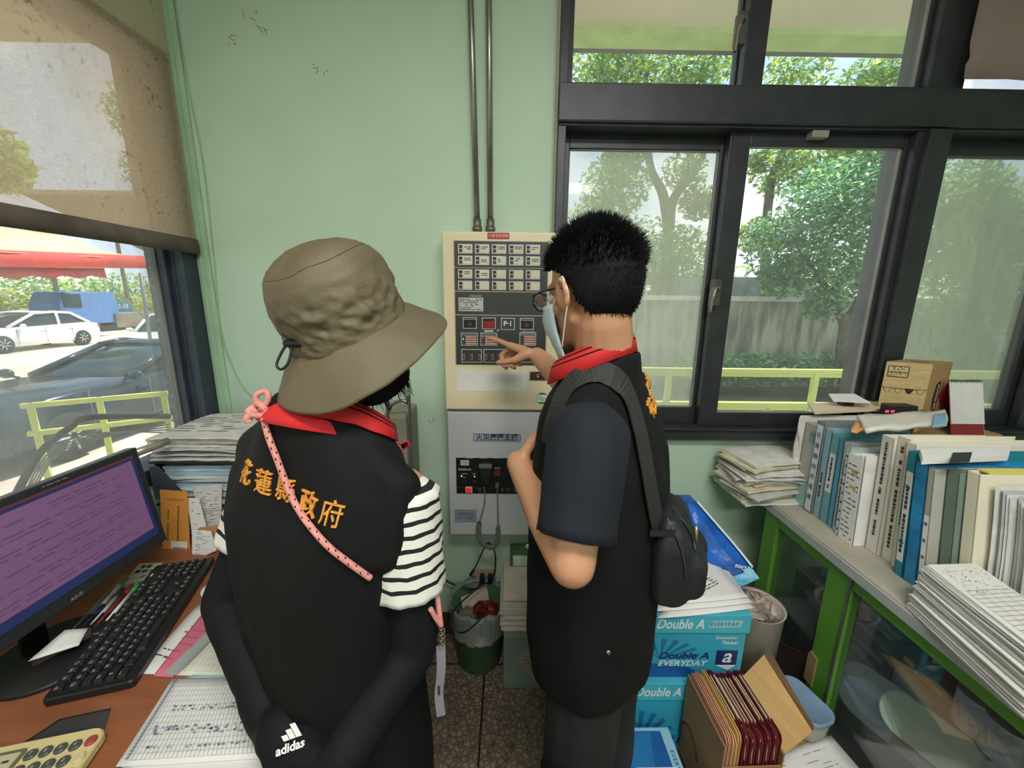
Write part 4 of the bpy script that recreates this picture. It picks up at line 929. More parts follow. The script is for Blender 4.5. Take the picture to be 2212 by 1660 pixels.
def hand(b, wrist, d, n, side, curls, thumb, s=1.0, spread=.06):
    """wrist point, hand direction d, palm normal n (fingers curl that way), side = towards the thumb"""
    wrist, d, n = Vector(wrist), Vector(d).normalized(), Vector(n); n = (n - d * n.dot(d)).normalized(); sd = Vector(side); sd = (sd - d * sd.dot(d) - n * sd.dot(n)).normalized()
    for k, (o, L) in enumerate(((.027, (.040, .025, .020)), (.009, (.045, .029, .021)), (-.009, (.041, .027, .021)), (-.026, (.032, .021, .018)))):
        kn = wrist + (d * (.088 - abs(k - 1) * .004) + sd * o) * s
        b.cap(wrist + (d * .01 + sd * o * .62) * s, .0145 * s, kn, .0118 * s, 10)
        fd = (d + sd * (1.5 - k) * spread).normalized(); p = kn; ang = 0; r0 = (.0092, .0094, .0090, .0080)[k] * s
        for j in range(3):
            ang += curls[k][j]; dd = (fd * cos(ang) + n * sin(ang)).normalized(); q = p + dd * L[j] * s
            b.cap(p, r0 * (1 - .07 * j), q, r0 * (.93 - .07 * j), 10); p = q
        if k == 0: tip = p
    # palm web and thumb
    b.cap(wrist + d * .03 * s, .017 * s, wrist + (d * .075) * s, .018 * s, 12, flat=(n, .65))
    tb = wrist + (d * .018 + sd * .022 + n * .006) * s; td, tn = thumb
    td = (d * td[0] + sd * td[1] + n * td[2]).normalized(); t2 = (d * tn[0] + sd * tn[1] + n * tn[2]).normalized()
    k1 = tb + td * .040 * s; k2 = k1 + t2 * .032 * s; k3 = k2 + (t2 * .9 + d * .25).normalized() * .024 * s
    b.cap(tb, .0165 * s, k1, .0115 * s, 10); b.cap(k1, .0108 * s, k2, .0096 * s, 10); b.cap(k2, .0096 * s, k3, .0080 * s, 10)
    return tip
def head(b, H):
    """head volumes in the head frame H (x right, y face, z up), crown to chin 23.5 cm"""
    q = MB(H)
    q.ball((0, -.012, .036), (.074, .094, .084), n=20, m=14)
    q.ball((0, .028, -.035), (.060, .060, .080), n=18, m=12)
    for s in (-1, 1):
        q.cap((s * .049, .0, -.056), .016, (s * .018, .074, -.102), .017)
        q.cap((s * .02, .080, .020), .011, (s * .046, .066, .016), .010)
        q.cap((s * .042, .058, -.028), .020, (s * .05, .035, -.03), .02)
        # ear: rim, lobe and bowl
        q.tube([(s * .076, .008, -.036), (s * .080, .012, -.012), (s * .084, .006, .012), (s * .090, -.008, .020), (s * .093, -.020, .010), (s * .091, -.022, -.010), (s * .085, -.014, -.030), (s * .079, -.002, -.040)], .0062, 8)
        q.ball((s * .079, -.006, -.012), (.008, .015, .026), n=10, m=8)
    q.cap((0, .086, .004), .0085, (0, .106, -.034), .0125); q.cap((-.011, .095, -.038), .009, (.011, .095, -.038), .009)
    q.cap((-.017, .086, -.064), .0075, (.017, .086, -.064), .0075); q.cap((-.014, .084, -.075), .008, (.014, .084, -.075), .008)
    q.cap((0, .070, -.102), .019, (0, .074, -.108), .016)
    b.V += q.V; n0 = len(b.V) - len(q.V); b.F += [[n0 + i for i in f] for f in q.F]; b.I += q.I; b.S += q.S
def torso(b, T, sh, hip, chest=1.22, w=1.0):
    q = MB(T)
    q.ball((0, 0, chest), (.150 * w, .098, .17), n=18); q.ball((0, .008, chest - .2), (.13 * w, .092, .16), n=18); q.ball((0, -.005, hip), (.145 * w, .092, .11), n=18)
    q.cap((-.14 * w, 0, sh), .052, (.14 * w, 0, sh), .052); q.cap((-.06, -.01, sh + .03), .045, (.06, -.01, sh + .03), .045)
    b.V += q.V; n0 = len(b.V) - len(q.V); b.F += [[n0 + i for i in f] for f in q.F]; b.I += q.I; b.S += q.S
def limb(b, pts, rs):
    for i in range(len(pts) - 1): b.cap(pts[i], rs[i], pts[i + 1], rs[i + 1])
def folds(fr, amp, seed, freq=9):
    inv = fr.inverted()
    def fn(co, n):
        l = inv @ co
        a = noise.noise(Vector((l.x * freq, l.y * freq, l.z * 2.2 + seed))) + .5 * noise.noise(Vector((l.x * freq * 2.3, l.y * freq * 2.3, l.z * 5 + seed)))
        return co + n * (amp * a)
    return fn
def garment(rings_def, T, n=40):
    """closed rings (z, rx, ry, cx, cy, power) in the frame T"""
    out = []
    for z, rx, ry, cx, cy, p in rings_def:
        ring = []
        for i in range(n):
            a = 2 * pi * i / n; c, s = cos(a), sin(a)
            ring.append(T @ Vector((cx + rx * abs(c) ** (2 / p) * (1 if c >= 0 else -1), cy + ry * abs(s) ** (2 / p) * (1 if s >= 0 else -1), z)))
        out.append(ring)
    return out
def sleeve(pts, rs, n=22, hemflat=1.0):
    pts = [Vector(p) for p in pts]; rings = []; x = None
    for k, p in enumerate(pts):
        d = (pts[min(k + 1, len(pts) - 1)] - pts[max(k - 1, 0)]).normalized()
        x = basis(d)[0] if x is None else (x - d * x.dot(d)).normalized(); y = d.cross(x)
        rings.append([p + (x * cos(2 * pi * i / n) + y * sin(2 * pi * i / n)) * rs[k] * (1 + .035 * sin(i * 2.1 + k * .5) * min(1, k / 4)) for i in range(n)])
    return rings
def collar(T, name, parent, rows, n=44, gap=30):
    """rows: (radius x, radius y, centre y, z back, z front); material per band between rows"""
    rings = []; mis = []
    for rx, ry, cy, zb, zf, mi in rows:
        ring = []
        for i in range(n + 1):
            a = radians(90 + gap / 2 + (360 - gap) * i / n)
            t = (1 + sin(a)) / 2
            ring.append(T @ Vector((rx * cos(a), cy + ry * sin(a), zb + (zf - zb) * t)))
        rings.append(ring); mis.append(mi)
    return MB().loft(rings, closed=False, caps=False, mis=mis).build(name, [REDC, BLK], parent, solid=.003)
# ---------------------------------------------------------------- the person in the bucket hat
wa = radians(-25)
WT = frame((-.338, .678, -.02), (cos(wa), sin(wa), 0), (-sin(wa), cos(wa), 0), (0, 0, 1))
wl = lambda x, y, z: WT @ Vector((x, y, z))
wh = radians(-48)
Hc = Vector((-.290, .705, 1.518))
WH = tr(Hc) @ rz(wh) @ Matrix.Rotation(radians(14), 4, 'X') @ Matrix.Scale(.93, 4)
eL, wrL = at(487, 1300, Y=.69), at(590, 1560, Y=.57)
eR, wrR = at(893, 1400, Y=.60), at(722, 1662, Y=.49)
sL, sR = wl(-.150, .035, 1.242), wl(.162, .03, 1.242)
b = MB(); head(b, WH)
b.cap(WH @ Vector((0, -.03, -.06)), .047, wl(0, -.015, 1.30), .055)
torso(b, WT, 1.245, .80, 1.10, .86)
limb(b, [sL, eL, wrL], [.040, .036, .026]); limb(b, [sR, eR, wrR], [.040, .036, .026])
dL, dR = (wrR + Vector((.05, -.03, -.02)) - wrL), (wrL + Vector((.02, -.04, -.06)) - wrR)
cu = [(.35, .5, .3)] * 4
hand(b, wrL, dL, (.1, 1, .1), (0, 0, 1), cu, ((.6, .7, .1), (.9, .3, .2)), .92)
hand(b, wrR, Vector((-.6, -.15, -.75)), (.2, 1, .0), (-.5, 0, .6), cu, ((.6, .7, .1), (.9, .3, .2)), .92)
for s in (-1, 1):
    limb(b, [wl(s * .085, 0, .78), wl(s * .095, .03, .43), wl(s * .10, -.01, .075)], [.085, .055, .037]); b.cap(wl(s * .10, -.03, .04), .032, wl(s * .105, .12, .03), .028)
wroot = fuse(b, 'person', SKIN, None, .0048, 4)
tag(wroot, 'person in an olive bucket hat and black vest, hands behind the back, seen from behind', 'person')
for s in (-1, 1):
    e = MB(WH).ball((s * .032, .078, .0), .0125).build('eye', M('eye white', (225, 222, 215), .2), wroot)
    MB(WH).ball((s * .032, .0865, .0), (.006, .0055, .006)).build('iris', M('dark iris', (40, 28, 22), .2), e)
# vest
R_ = [(.56, .185, .150, 0, 0, 2.2), (.68, .185, .150, 0, 0, 2.2), (.82, .178, .140, 0, 0, 2.3), (.95, .172, .132, 0, .0, 2.4), (1.08, .182, .128, -.006, 0, 2.5), (1.18, .200, .118, -.014, .005, 2.5), (1.25, .198, .100, -.010, .01, 2.4), (1.30, .170, .090, 0, .012, 2.2), (1.345, .125, .080, 0, .012, 2), (1.385, .088, .072, 0, .012, 2), (1.405, .07, .062, 0, .012, 2)]
b = MB(); b.loft(garment(R_, WT))
for s in (-1, 1): b.cap(wl(s * .06, .0, 1.345), .046, wl(s * .18, .004, 1.268), .040); b.cap(wl(s * .18, .0, 1.262), .038, wl(s * .174, -.035, 1.16), .030)
wvest = fuse(b, 'vest', BLK, wroot, .0075, 8, folds(WT, .015, 3.0, 7))
vb = bvh_of(wvest)
embroider(vb, '花蓮縣政府', [(533, 1024), (570, 1045), (619, 1061), (668, 1091), (716, 1114)], .044, wvest, GOLD, 'embroidered_letter', tilt=radians(3), bold=.0001, wide=.88)
collar(WT, 'collar', wroot, [(.060, .054, .012, 1.398, 1.365, 0), (.067, .060, .012, 1.408, 1.372, 1), (.071, .063, .012, 1.406, 1.369, 0), (.075, .067, .012, 1.403, 1.364, 1), (.077, .069, .012, 1.401, 1.361, 0), (.098, .086, .010, 1.384, 1.320, 0), (.110, .094, .010, 1.372, 1.298, 0)])
# the right collar wing lying along the shoulder, red with two black lines
cp = smooth_path([Vector((x, y, 0)) for x, y in ((640, 866), (700, 880), (770, 905), (830, 935), (868, 953), (890, 964))], 5)
hp_ = [hit(vb, p.x, p.y, .004) for p in cp]; rings = []
for k, (p, nv) in enumerate(hp_):
    d = (hp_[min(k + 1, len(hp_) - 1)][0] - hp_[max(0, k - 1)][0]).normalized(); w = nv.cross(d).normalized()
    if w.z < 0: w = -w
    hw = .020 * (1 - .55 * (k / (len(hp_) - 1)) ** 2)
    rings.append([p + w * hw * e + nv * (.007 * (e + 1)) for e in (-1, .25, .38, .62, .75, 1)])
cols = list(zip(*rings))
MB().loft([list(c) for c in cols], closed=False, caps=False, mis=[0, 1, 0, 1, 0, 0]).build('collar_wing', [REDC, BLK], wroot, solid=.002)
# striped T-shirt sleeves
STRIPE = [CLOUDW, M('black knit', (24, 25, 26), .85)]
for s, S, E in ((-1, sL, eL), (1, sR, eR)):
    a0 = S + Vector((0, 0, .03)); hem = S.lerp(E, .60) + Vector((0, 0, .0)); N = 27
    pts, rs, mis = [], [], []
    for k in range(N + 1):
        u = k / N; pts.append(a0.lerp(hem, u)); rs.append((.058 + .003 * u) * min(1, .25 + 3.6 * u ** .8)); mis.append(1 if (k % 3 == 2 and k < N - 1) else 0)
    mis = [mis[k] for k in range(N + 1)]
    o = MB().loft(sleeve(pts, rs, 30), caps=False, mis=mis).build('shirt_sleeve', STRIPE, wroot, solid=.002)
# black arm covers reaching over the back of the hand
for S, E, Wp, dd in ((sL, eL, wrL, dL.normalized()), (sR, eR, wrR, Vector((-.6, -.15, -.75)).normalized())):
    b = MB(); limb(b, [S.lerp(E, .35), E, Wp, Wp + dd * .06, Wp + dd * .15], [.044, .042, .038, .052, .050])
    b.ball(Wp + dd * .045 + Vector((0, 0, .012)), .050)
    o = fuse(b, 'arm_cover', M('black stretch sleeve', (14, 16, 21), .75, spec=.3, bump=.1, bscale=260), wroot, .006, 5, folds(WT, .003, 7, 24))
    if Wp is wrL: lc = o
ab = bvh_of(lc)
# logo on the left arm cover: three slanted bars over the word
p0, n0 = hit(ab, 634, 1598); p1, n1 = hit(ab, 655, 1580)
n0 = (CAMP - p0).normalized() * .6 + n0 * .4; n0.normalize()
rt = (CR * cos(radians(24)) + CU * sin(radians(24))); rt = (rt - n0 * rt.dot(n0)).normalized(); up_ = n0.cross(rt)
LG = M('white logo print', (228, 228, 226), .6, var=0)
F_ = frame(p0 + n0 * .004, rt, up_, n0)
text('logo_lettering', 'adidas', F_ @ Vector((-.002, -.010, 0)), rt, up_, .0165, LG, lc, bold=.0005, depth=.0008)
for k in range(3):
    h = .008 + .006 * k; x = -.008 + k * .009
    MB(F_).add([(x - .004, 0, .001), (x + .004, 0, .001), (x + .004 - h * .55, h, .001), (x - .004 - h * .55, h, .001), (x - .004, 0, -.003), (x + .004, 0, -.003), (x + .004 - h * .55, h, -.003), (x - .004 - h * .55, h, -.003)], [(0, 1, 2, 3), (4, 7, 6, 5), (0, 4, 5, 1), (1, 5, 6, 2), (2, 6, 7, 3), (3, 7, 4, 0)]).build('logo_bar', LG, lc)
# trousers and shoes
b = MB()
for s in (-1, 1): limb(b, [wl(s * .08, 0, .78), wl(s * .092, .03, .43), wl(s * .10, -.005, .06)], [.088, .075, .062])
b.ball(wl(0, 0, .82), (.145, .105, .11), WT.to_3x3()); fuse(b, 'trousers', M('black trousers', (26, 28, 32), .8), wroot, .01, 6)
for s in (-1, 1): b = MB(); b.cap(wl(s * .10, -.05, .045), .043, wl(s * .108, .15, .037), .036); fuse(b, 'shoe', M('dark shoe', (40, 38, 38), .6), wroot, .008, 4)
# bob hair showing under the brim
b = MB(WH); b.ball((0, -.006, -.02), (.084, .090, .095), n=20, m=14)
for k in range(-7, 8):
    a = radians(-90 + k * 17); b.cap((.070 * cos(a), -.006 + .074 * sin(a), .0), .022, (.074 * cos(a), .0 + .076 * sin(a), -.105 - .03 * max(0, cos(a))), .016)
for k in range(12):
    a = radians(-62 + k * 11); b.cap((.074 * cos(a), .074 * sin(a), -.02), .022, (.080 * cos(a), .076 * sin(a), -.150 + .012 * abs(k - 5) / 5), .015)
hm = fuse(b, 'hair', HAIR, wroot, .006, 4)
b = MB(); r = random.Random(2)
for k in range(420):
    a = radians(r.uniform(-70, 40)); p = Vector((.086 * cos(a), -.0 + .088 * sin(a), r.uniform(-.13, -.07)))
    q = p + Vector((r.gauss(.006, .006) * cos(a), r.gauss(.006, .006) * sin(a), -r.uniform(.02, .055)))
    p, q = WH @ p, WH @ q; b.tube([p, p.lerp(q, .5) + Vector((r.gauss(0, .002), r.gauss(0, .002), 0)), q], [.0012, .0009, .0003], 4)
b.build('hair_strands', HAIR, wroot)
# bucket hat
OLIVE = M('olive nylon', (100, 90, 68), .62, var=.07, vscale=9, bump=.12, bscale=220)
Fd = radians(-36)
HT = tr(at(731, 660, Y=.685)) @ rz(Fd) @ Matrix.Rotation(radians(25), 4, 'X') @ Matrix.Rotation(radians(-3), 4, 'Y') @ Matrix.Scale(.90, 4)
prof = [(.004, .116), (.03, .1135), (.055, .106), (.075, .094), (.090, .078), (.0990, .058), (.1035, .035), (.1045, .015), (.1045, -.004), (.1040, -.020), (.1045, -.032), (.1055, -.042), (.1065, -.050)]
prof = [(prof[i][0] + (prof[i + 1][0] - prof[i][0]) * u / 4, prof[i][1] + (prof[i + 1][1] - prof[i][1]) * u / 4) for i in range(len(prof) - 1) for u in range(4)] + [prof[-1]]
n = 160; rings = []
for k, (rr, z) in enumerate(prof):
    ring = []
    for i in range(n):
        a = 2 * pi * i / n
        w = max(0, 1 - abs(z + .008) / .075) * (1 if z > -.04 else max(0, (z + .05) / .01))
        d = .009 * w * noise.noise(Vector((cos(a) * 4 + z * 30, sin(a) * 4, z * 34))) + .008 * w * (.35 - abs(noise.noise(Vector((cos(a) * 6, sin(a) * 6 + z * 20, z * 60 + 7))))) + .007 * noise.noise(Vector((cos(a) * 2, sin(a) * 2, z * 9 + 4))) + (.0035 * w * noise.noise(Vector((cos(a) * 11, sin(a) * 11, z * 30))))
        top = .005 * noise.noise(Vector((cos(a) * rr * 22, sin(a) * rr * 22, 9)))
        ring.append((( rr + d) * cos(a), (rr + d) * sin(a) * 1.09, z + top * (z > .06)))
    rings.append(ring)
crown_rings = rings
hat = MB(HT).loft(rings, caps=True).build('bucket_hat', OLIVE, wroot)
# sewn edges of the crown and its vertical seam
for kk in (14, 47):
    b = MB(HT); b.tube([Vector(p) for p in crown_rings[kk]] + [Vector(crown_rings[kk][0])], .0009, 5); b.build('seam', M('dark olive thread', (88, 78, 58), .7), hat)
rings = []; NB = 22
for k in range(NB + 1):
    u = k / NB; ring = []
    for i in range(n):
        a = 2 * pi * i / n; fr = sin(a)       # +1 at the front
        drop = .070 - .018 * max(0, fr); out = .056 + .010 * max(0, fr) + .006 * max(0, -fr)
        wv = .007 * sin(a * 3 + 1.2) * u + .004 * noise.noise(Vector((cos(a) * 3, sin(a) * 3, u * 2)))
        rr = .1055 + out * u ** .92; zz = -.047 - drop * u ** 1.05 + wv + (.0014 if k % 2 else 0)
        ring.append((rr * cos(a), rr * 1.06 * sin(a), zz))
    rings.append(ring)
MB(HT).loft(rings, caps=False).build('brim', OLIVE, hat, solid=.0025)
hb_ = bvh_of(hat)
p, nn = hit(hb_, 640, 738, .004)
tg = MB(); tg.cap(p - CR * .012, .006, p + CR * .010, .0065); tg.tube(smooth_path([p - CR * .010, p - CR * .018 - CU * .010, p - CR * .021 - CU * .024 + nn * .01, p - CR * .012 - CU * .030 + nn * .012, p - CR * .004 - CU * .022 + nn * .008, p - CR * .004 - CU * .004]), .0021, 7); tg.tube([p + CR * .01, p + CR * .022 - CU * .004, p + CR * .036 - CU * .006], .0016, 6)
tg.build('drawcord_toggle', BLACK, hat)
# pink rope strap with knot, ring and a grey lanyard phone at her side
PINK = M('pink rope', (226, 150, 142), .7, var=.1, vscale=80, bump=.3, bscale=400)
t = thing('phone_strap', 'pink speckled rope strap worn across the black vest of the hatted person', 'strap', hit(vb, 600, 980)[0])
pp = [hit(vb, x, y, .006)[0] for x, y in ((578, 905), (588, 945), (605, 990), (624, 1040), (648, 1092), (680, 1138), (716, 1180), (756, 1212), (800, 1244))]
pth = smooth_path(pp, 8)
rp = MB().tube(pth, .0052, 10).build('rope', PINK, t)
b = MB(); r = random.Random(6)
for k in range(2, len(pth) - 1, 2):
    d = (pth[k + 1] - pth[k]).normalized(); c = (CAMP - pth[k]).normalized(); sd = d.cross(c).normalized()
    q = pth[k] + c * .0048 + sd * ((-1) ** (k // 2)) * .0022; b.ball(q, (.0013, .0013, .0024), n=6, m=4)
b.build('speckles', BLACK, rp)
kc, kn = hit(vb, 574, 888, .012); b = MB()
b.tube([kc + CR * (.012 * cos(a) + .001 * sin(3 * a)) + CU * (.010 * sin(a)) + kn * (.004 * sin(2 * a)) for a in [k * .35 for k in range(38)]], .0055, 9)
b.tube(smooth_path([kc + CU * .008, kc + CR * .002 + CU * .022 + kn * .004, kc + CR * .012 + CU * .030, kc + CR * .018 + CU * .022, kc + CR * .014 + CU * .010, kc + CR * .004]), .0045, 9)
b.tube(smooth_path([kc, kc - CR * .012 - CU * .014 + kn * .004, kc - CR * .013 - CU * .02]), .006, 9)
b.build('knot', PINK, t)
q = [at(946, 1295, Y=.60), at(950, 1330, Y=.595), at(953, 1352, Y=.595)]
MB().tube(smooth_path([at(942, 1258, Y=.61)] + q), .0045, 8).tube(smooth_path([at(930, 1316, Y=.585), at(941, 1335, Y=.59), q[2]]), .0045, 8).build('rope_end', PINK, t)
b = MB()
for k in range(7): c = at(953 + (k % 2) * 3, 1357 + 6 * k, Y=.598); b.tube([c + CR * .004 * cos(a) + (CU if k % 2 else Y3) * .005 * sin(a) for a in [j * pi / 5 for j in range(11)]], .0011, 5)
b.build('clip_chain', M('dull brass', (150, 132, 110), .35, .7), t)
ln = [at(952, 1396, Y=.60), at(953, 1450, Y=.60), at(948, 1500, Y=.60), at(953, 1548, Y=.60)]
lp = smooth_path(ln, 5); sdv = (CR * .9 + Y3 * .3).normalized()
LN = M('grey lanyard', (142, 138, 148), .7, var=.05)
lo = MB().loft([[q_ - sdv * .008, q_ + sdv * .008, q_ + sdv * .008 + Y3 * .002, q_ - sdv * .008 + Y3 * .002] for q_ in lp], sm=False).build('lanyard', LN, t)
s = MB(); e = lp[-7]; s.obox(frame(e - Y3 * .002, X3, Y3, Z3), .004, .001, .02); s.build('lanyard_print', INK, lo)
# ---------------------------------------------------------------- the person in the navy shirt, pointing
ff, fr_ = Vector((-.84, .545, 0)).normalized(), Vector((.545, .84, 0)).normalized()
MT = frame((.222, .835, 0), fr_, ff, (0, 0, 1))
ml = lambda x, y, z: MT @ Vector((x, y, z))
hz_ = atan2(.8, -.6) - pi / 2
Mc = Vector((.160, .815, 1.566))
MH = tr(Mc) @ rz(hz_) @ Matrix.Rotation(radians(-10), 4, 'X') @ Matrix.Scale(.96, 4)
SL, SR = Vector((.148, .690, 1.330)), ml(.150, .025, 1.315)
EL, WL_ = at(1236, 1218, Y=.60), at(1120, 1000, Y=.84)
ER, WR_ = at(1262, 868, Y=1.06), at(1160, 768, Y=1.27)
b = MB(); head(b, MH)
b.cap(MH @ Vector((0, -.028, -.06)), .056, ml(-.016, .01, 1.38), .064)
torso(b, tr(-.006, .0, 0) @ MT, 1.318, .90, 1.19, .86)
limb(b, [SL, EL, EL.lerp(WL_, .35), WL_], [.046, .040, .041, .028]); limb(b, [SR, ER, ER.lerp(WR_, .35), WR_], [.043, .041, .041, .027])
tipt = at(1040, 712, Y=1.452)
dh = (tipt - WR_); dh.z -= .02
tip = hand(b, WR_, dh, (-.25, -.15, -.9), (-.9, -.5, .1), [(-.05, .06, .05), (.85, 1.2, .8), (1.0, 1.25, .8), (1.1, 1.2, .8)], ((.55, .45, .75), (.9, .1, .45)), 1.13, .05)
hand(b, WL_, at(1172, 922, Y=.875) - WL_, Vector((.75, -.1, -.2)), (.2, .8, .3), [(.5, .7, .4)] * 4, ((.7, .6, .3), (.9, .2, .3)), 1.0)
for s in (-1, 1):
    limb(b, [ml(s * .085, 0, .84) + Vector((.02, 0, 0)), ml(s * .105, -.005, .47), ml(s * .11, -.02, .08)], [.078, .055, .04]); b.cap(ml(s * .11, -.05, .045), .035, ml(s * .12, .13, .032), .03)
mroot = fuse(b, 'person', SKIN, None, .0046, 4)
tag(mroot, 'person in glasses and face mask, black vest over navy shirt, pointing at the alarm panel', 'person')
for s in (-1, 1):
    e = MB(MH).ball((s * .032, .080, .0), .0125).build('eye', M('eye white', (225, 222, 215), .2), mroot)
    MB(MH).ball((s * .032, .0885, .0), (.006, .0055, .006)).build('iris', M('dark iris', (40, 28, 22), .2), e)
# hair: cap plus short standing strands
def hairy(l):
    x, y, z = l
    if y > .02: lim = .052 + (y - .02) * .25 - (.01 if abs(x) > .055 else 0)
    elif y > -.025: lim = .002 + (y + .025) * 1.1
    else: lim = -.075 + .01 * (y + .1) + (.055 * max(0, 1 - (abs(y + .025) / .03)))
    return z > lim
b = MB(MH); rows = []
ctr, rad = Vector((0, -.014, .034)), Vector((.083, .104, .096))
def sp(a, t): return ctr + Vector((rad.x * cos(t) * cos(a), rad.y * cos(t) * sin(a), rad.z * sin(t) * (1.0 if t > 0 else 1.25)))
N1, N2 = 72, 46
grid = [[sp(2 * pi * i / N1, -pi / 2 * .82 + (pi / 2 * 1.80) * j / N2) for i in range(N1)] for j in range(N2 + 1)]
vs_ = [p for row in grid for p in row]; fs_ = []
for j in range(N2):
    for i in range(N1):
        q = [j * N1 + i, j * N1 + (i + 1) % N1, (j + 1) * N1 + (i + 1) % N1, (j + 1) * N1 + i]
        if all(hairy(vs_[k]) for k in q): fs_.append(q)
b.add(vs_, fs_, 0, True)
hc = b.build('hair', HAIR, mroot, solid=.006)
b = MB(MH); r = random.Random(9); cnt = 0
while cnt < 9000:
    a, t = r.uniform(0, 2 * pi), r.uniform(-1.2, 1.55)
    if r.random() > cos(t) + .05: continue
    p = sp(a, t)
    if not hairy(p): continue
    cnt += 1
    nrm = Vector(((p.x - ctr.x) / rad.x ** 2, (p.y - ctr.y) / rad.y ** 2, (p.z - ctr.z) / rad.z ** 2)).normalized()
    up = max(0, nrm.z); L = .009 + .011 * up + .004 * (p.z > .05)
    if p.y < -.06 and .035 < p.z < .085: L += .006
    if p.z < -.02: L = .011
    d = (nrm * (1.0 if p.z > .02 else .28) + Vector((0, -.25 if p.y < 0 else .25, -.75 if p.z < .03 else .15)) + Vector((r.gauss(0, .22), r.gauss(0, .22), r.gauss(0, .22)))).normalized()
    q = p + d * L * r.uniform(.7, 1.25); x, y, _ = basis(d); w = .0014
    p = p - nrm * .003
    b.add([p + x * w, p - x * w * .5 + y * w * .86, p - x * w * .5 - y * w * .86, q], [(0, 1, 3), (1, 2, 3), (2, 0, 3)])
b.build('hair_strands', HAIR, hc)
# glasses and mask
GLF = M('black glasses frame', (26, 28, 30), .3)
b = MB(MH)
for s in (-1, 1):
    b.tube(smooth_path([(s * .072, .098, .006), (s * .079, .06, .008), (s * .083, .01, .006), (s * .084, -.010, .0), (s * .083, -.02, -.014)]), .0026, 7)
    b.tube([(s * (.039 + .030 * cos(a)), .112 - .010 * abs(cos(a)) * (cos(a) > 0), -.006 + .019 * sin(a)) for a in [k * pi / 12 for k in range(25)]], .0019, 6)
b.tube(smooth_path([(-.010, .113, -.002), (0, .115, .001), (.010, .113, -.002)]), .0018, 6)
gl = b.build('glasses', GLF, mroot)
for s in (-1, 1):
    b = MB(MH); b.add([(s * (.039 + .029 * cos(a)), .111 - .010 * abs(cos(a)) * (cos(a) > 0), -.006 + .018 * sin(a)) for a in [k * pi / 12 for k in range(24)]], [tuple(range(24))]); b.build('lens', veil('spectacle lens', .9, (210, 220, 225), gloss=.6), gl)
MSK = M('pale blue face mask', (196, 216, 226), .8, var=.04, bump=.1, bscale=300)
rings = []
for j in range(13):
    z = -.020 - .108 * j / 12; u = j / 12
    yy = .112 + .012 * sin(pi * min(1, u * 1.6)) - .022 * max(0, u - .5) * 2 + (.0015 if j % 3 == 0 else 0)
    hw = .066 - .016 * u - .02 * max(0, u - .7)
    rings.append([(hw * sin(radians(a)) * 1.03, .03 + (yy - .03) * cos(radians(a)) ** .8, z - .012 * u * (1 - cos(radians(a)))) for a in [-84 + 168 * i / 24 for i in range(25)]])
mk_ = MB(MH).loft(rings, closed=False, caps=False).build('face_mask', MSK, mroot, solid=.0025)
for s in (-1, 1):
    b = MB(MH); b.tube(smooth_path([(s * .066, .045, -.026), (s * .074, .022, -.004), (s * .082, .004, .014), (s * .087, -.010, .024), (s * .091, -.022, .008), (s * .088, -.023, -.016), (s * .078, .0, -.058), (s * .060, .034, -.112)]), .0017, 6)
    b.build('ear_loop', M('white elastic', (238, 236, 232), .7), mk_)
# vest, collar, sleeves
R_ = [(.70, .180, .140, 0, .0, 2.2), (.80, .190, .150, 0, .01, 2.2), (.95, .190, .152, 0, .012, 2.3), (1.08, .186, .148, 0, .01, 2.3), (1.22, .178, .134, -.004, .012, 2.4), (1.31, .168, .112, -.012, .016, 2.3), (1.355, .150, .092, -.018, .018, 2.2), (1.385, .112, .078, -.02, .016, 2), (1.415, .088, .074, -.022, .012, 2), (1.448, .074, .068, -.024, .006, 2)]
b = MB(); b.loft(garment(R_, MT))
for s in (-1, 1): b.cap(ml(s * .06, -.006, 1.375), .042, ml(s * .158, -.002, 1.340), .044)
mvest = fuse(b, 'vest', BLK, mroot, .0075, 8, folds(MT, .011, 11.0, 7))
mvb = bvh_of(mvest)
pm, nm_ = hit(mvb, 1409, 862, 0)
lp_ = []
for k in range(5):
    q_ = mvb.find_nearest(pm + fr_ * (.043 * (k - 1.2)) + Vector((0, 0, .012 * (k - 1.2))))
    lp_.append((q_[0], q_[1]))
_h = hit; hit = lambda bv, k, z: lp_[k]
embroider(mvb, '花蓮縣政府', [(k, 0) for k in range(5)], .043, mvest, GOLD, 'embroidered_letter', bold=.0002)
hit = _h
collar(tr(-.058, .0, 0) @ MT, 'collar', mroot, [(.064, .066, -.012, 1.478, 1.405, 0), (.070, .072, -.012, 1.492, 1.418, 0), (.076, .078, -.012, 1.487, 1.412, 1), (.0775, .0795, -.012, 1.484, 1.409, 0), (.081, .083, -.012, 1.477, 1.402, 1), (.0825, .0845, -.012, 1.474, 1.399, 0), (.092, .090, -.012, 1.450, 1.365, 0)], gap=50)
for S, E, fr in ((SL, EL, .84), (SR, ER, .8)):
    dd = (E - S).normalized(); pts, rs = [], []
    for k in range(15):
        u = k / 14; pts.append(S - dd * .045 + (E - S + dd * .045) * fr * u); rs.append((.062 + .008 * sin(pi * min(1, u * 1.25)) + .004 * u) * min(1, .2 + 3 * u ** .75))
    rg = sleeve(pts, rs, 32)
    MB().loft(rg, caps=False).build('shirt_sleeve', NAVY, mroot, solid=.003)
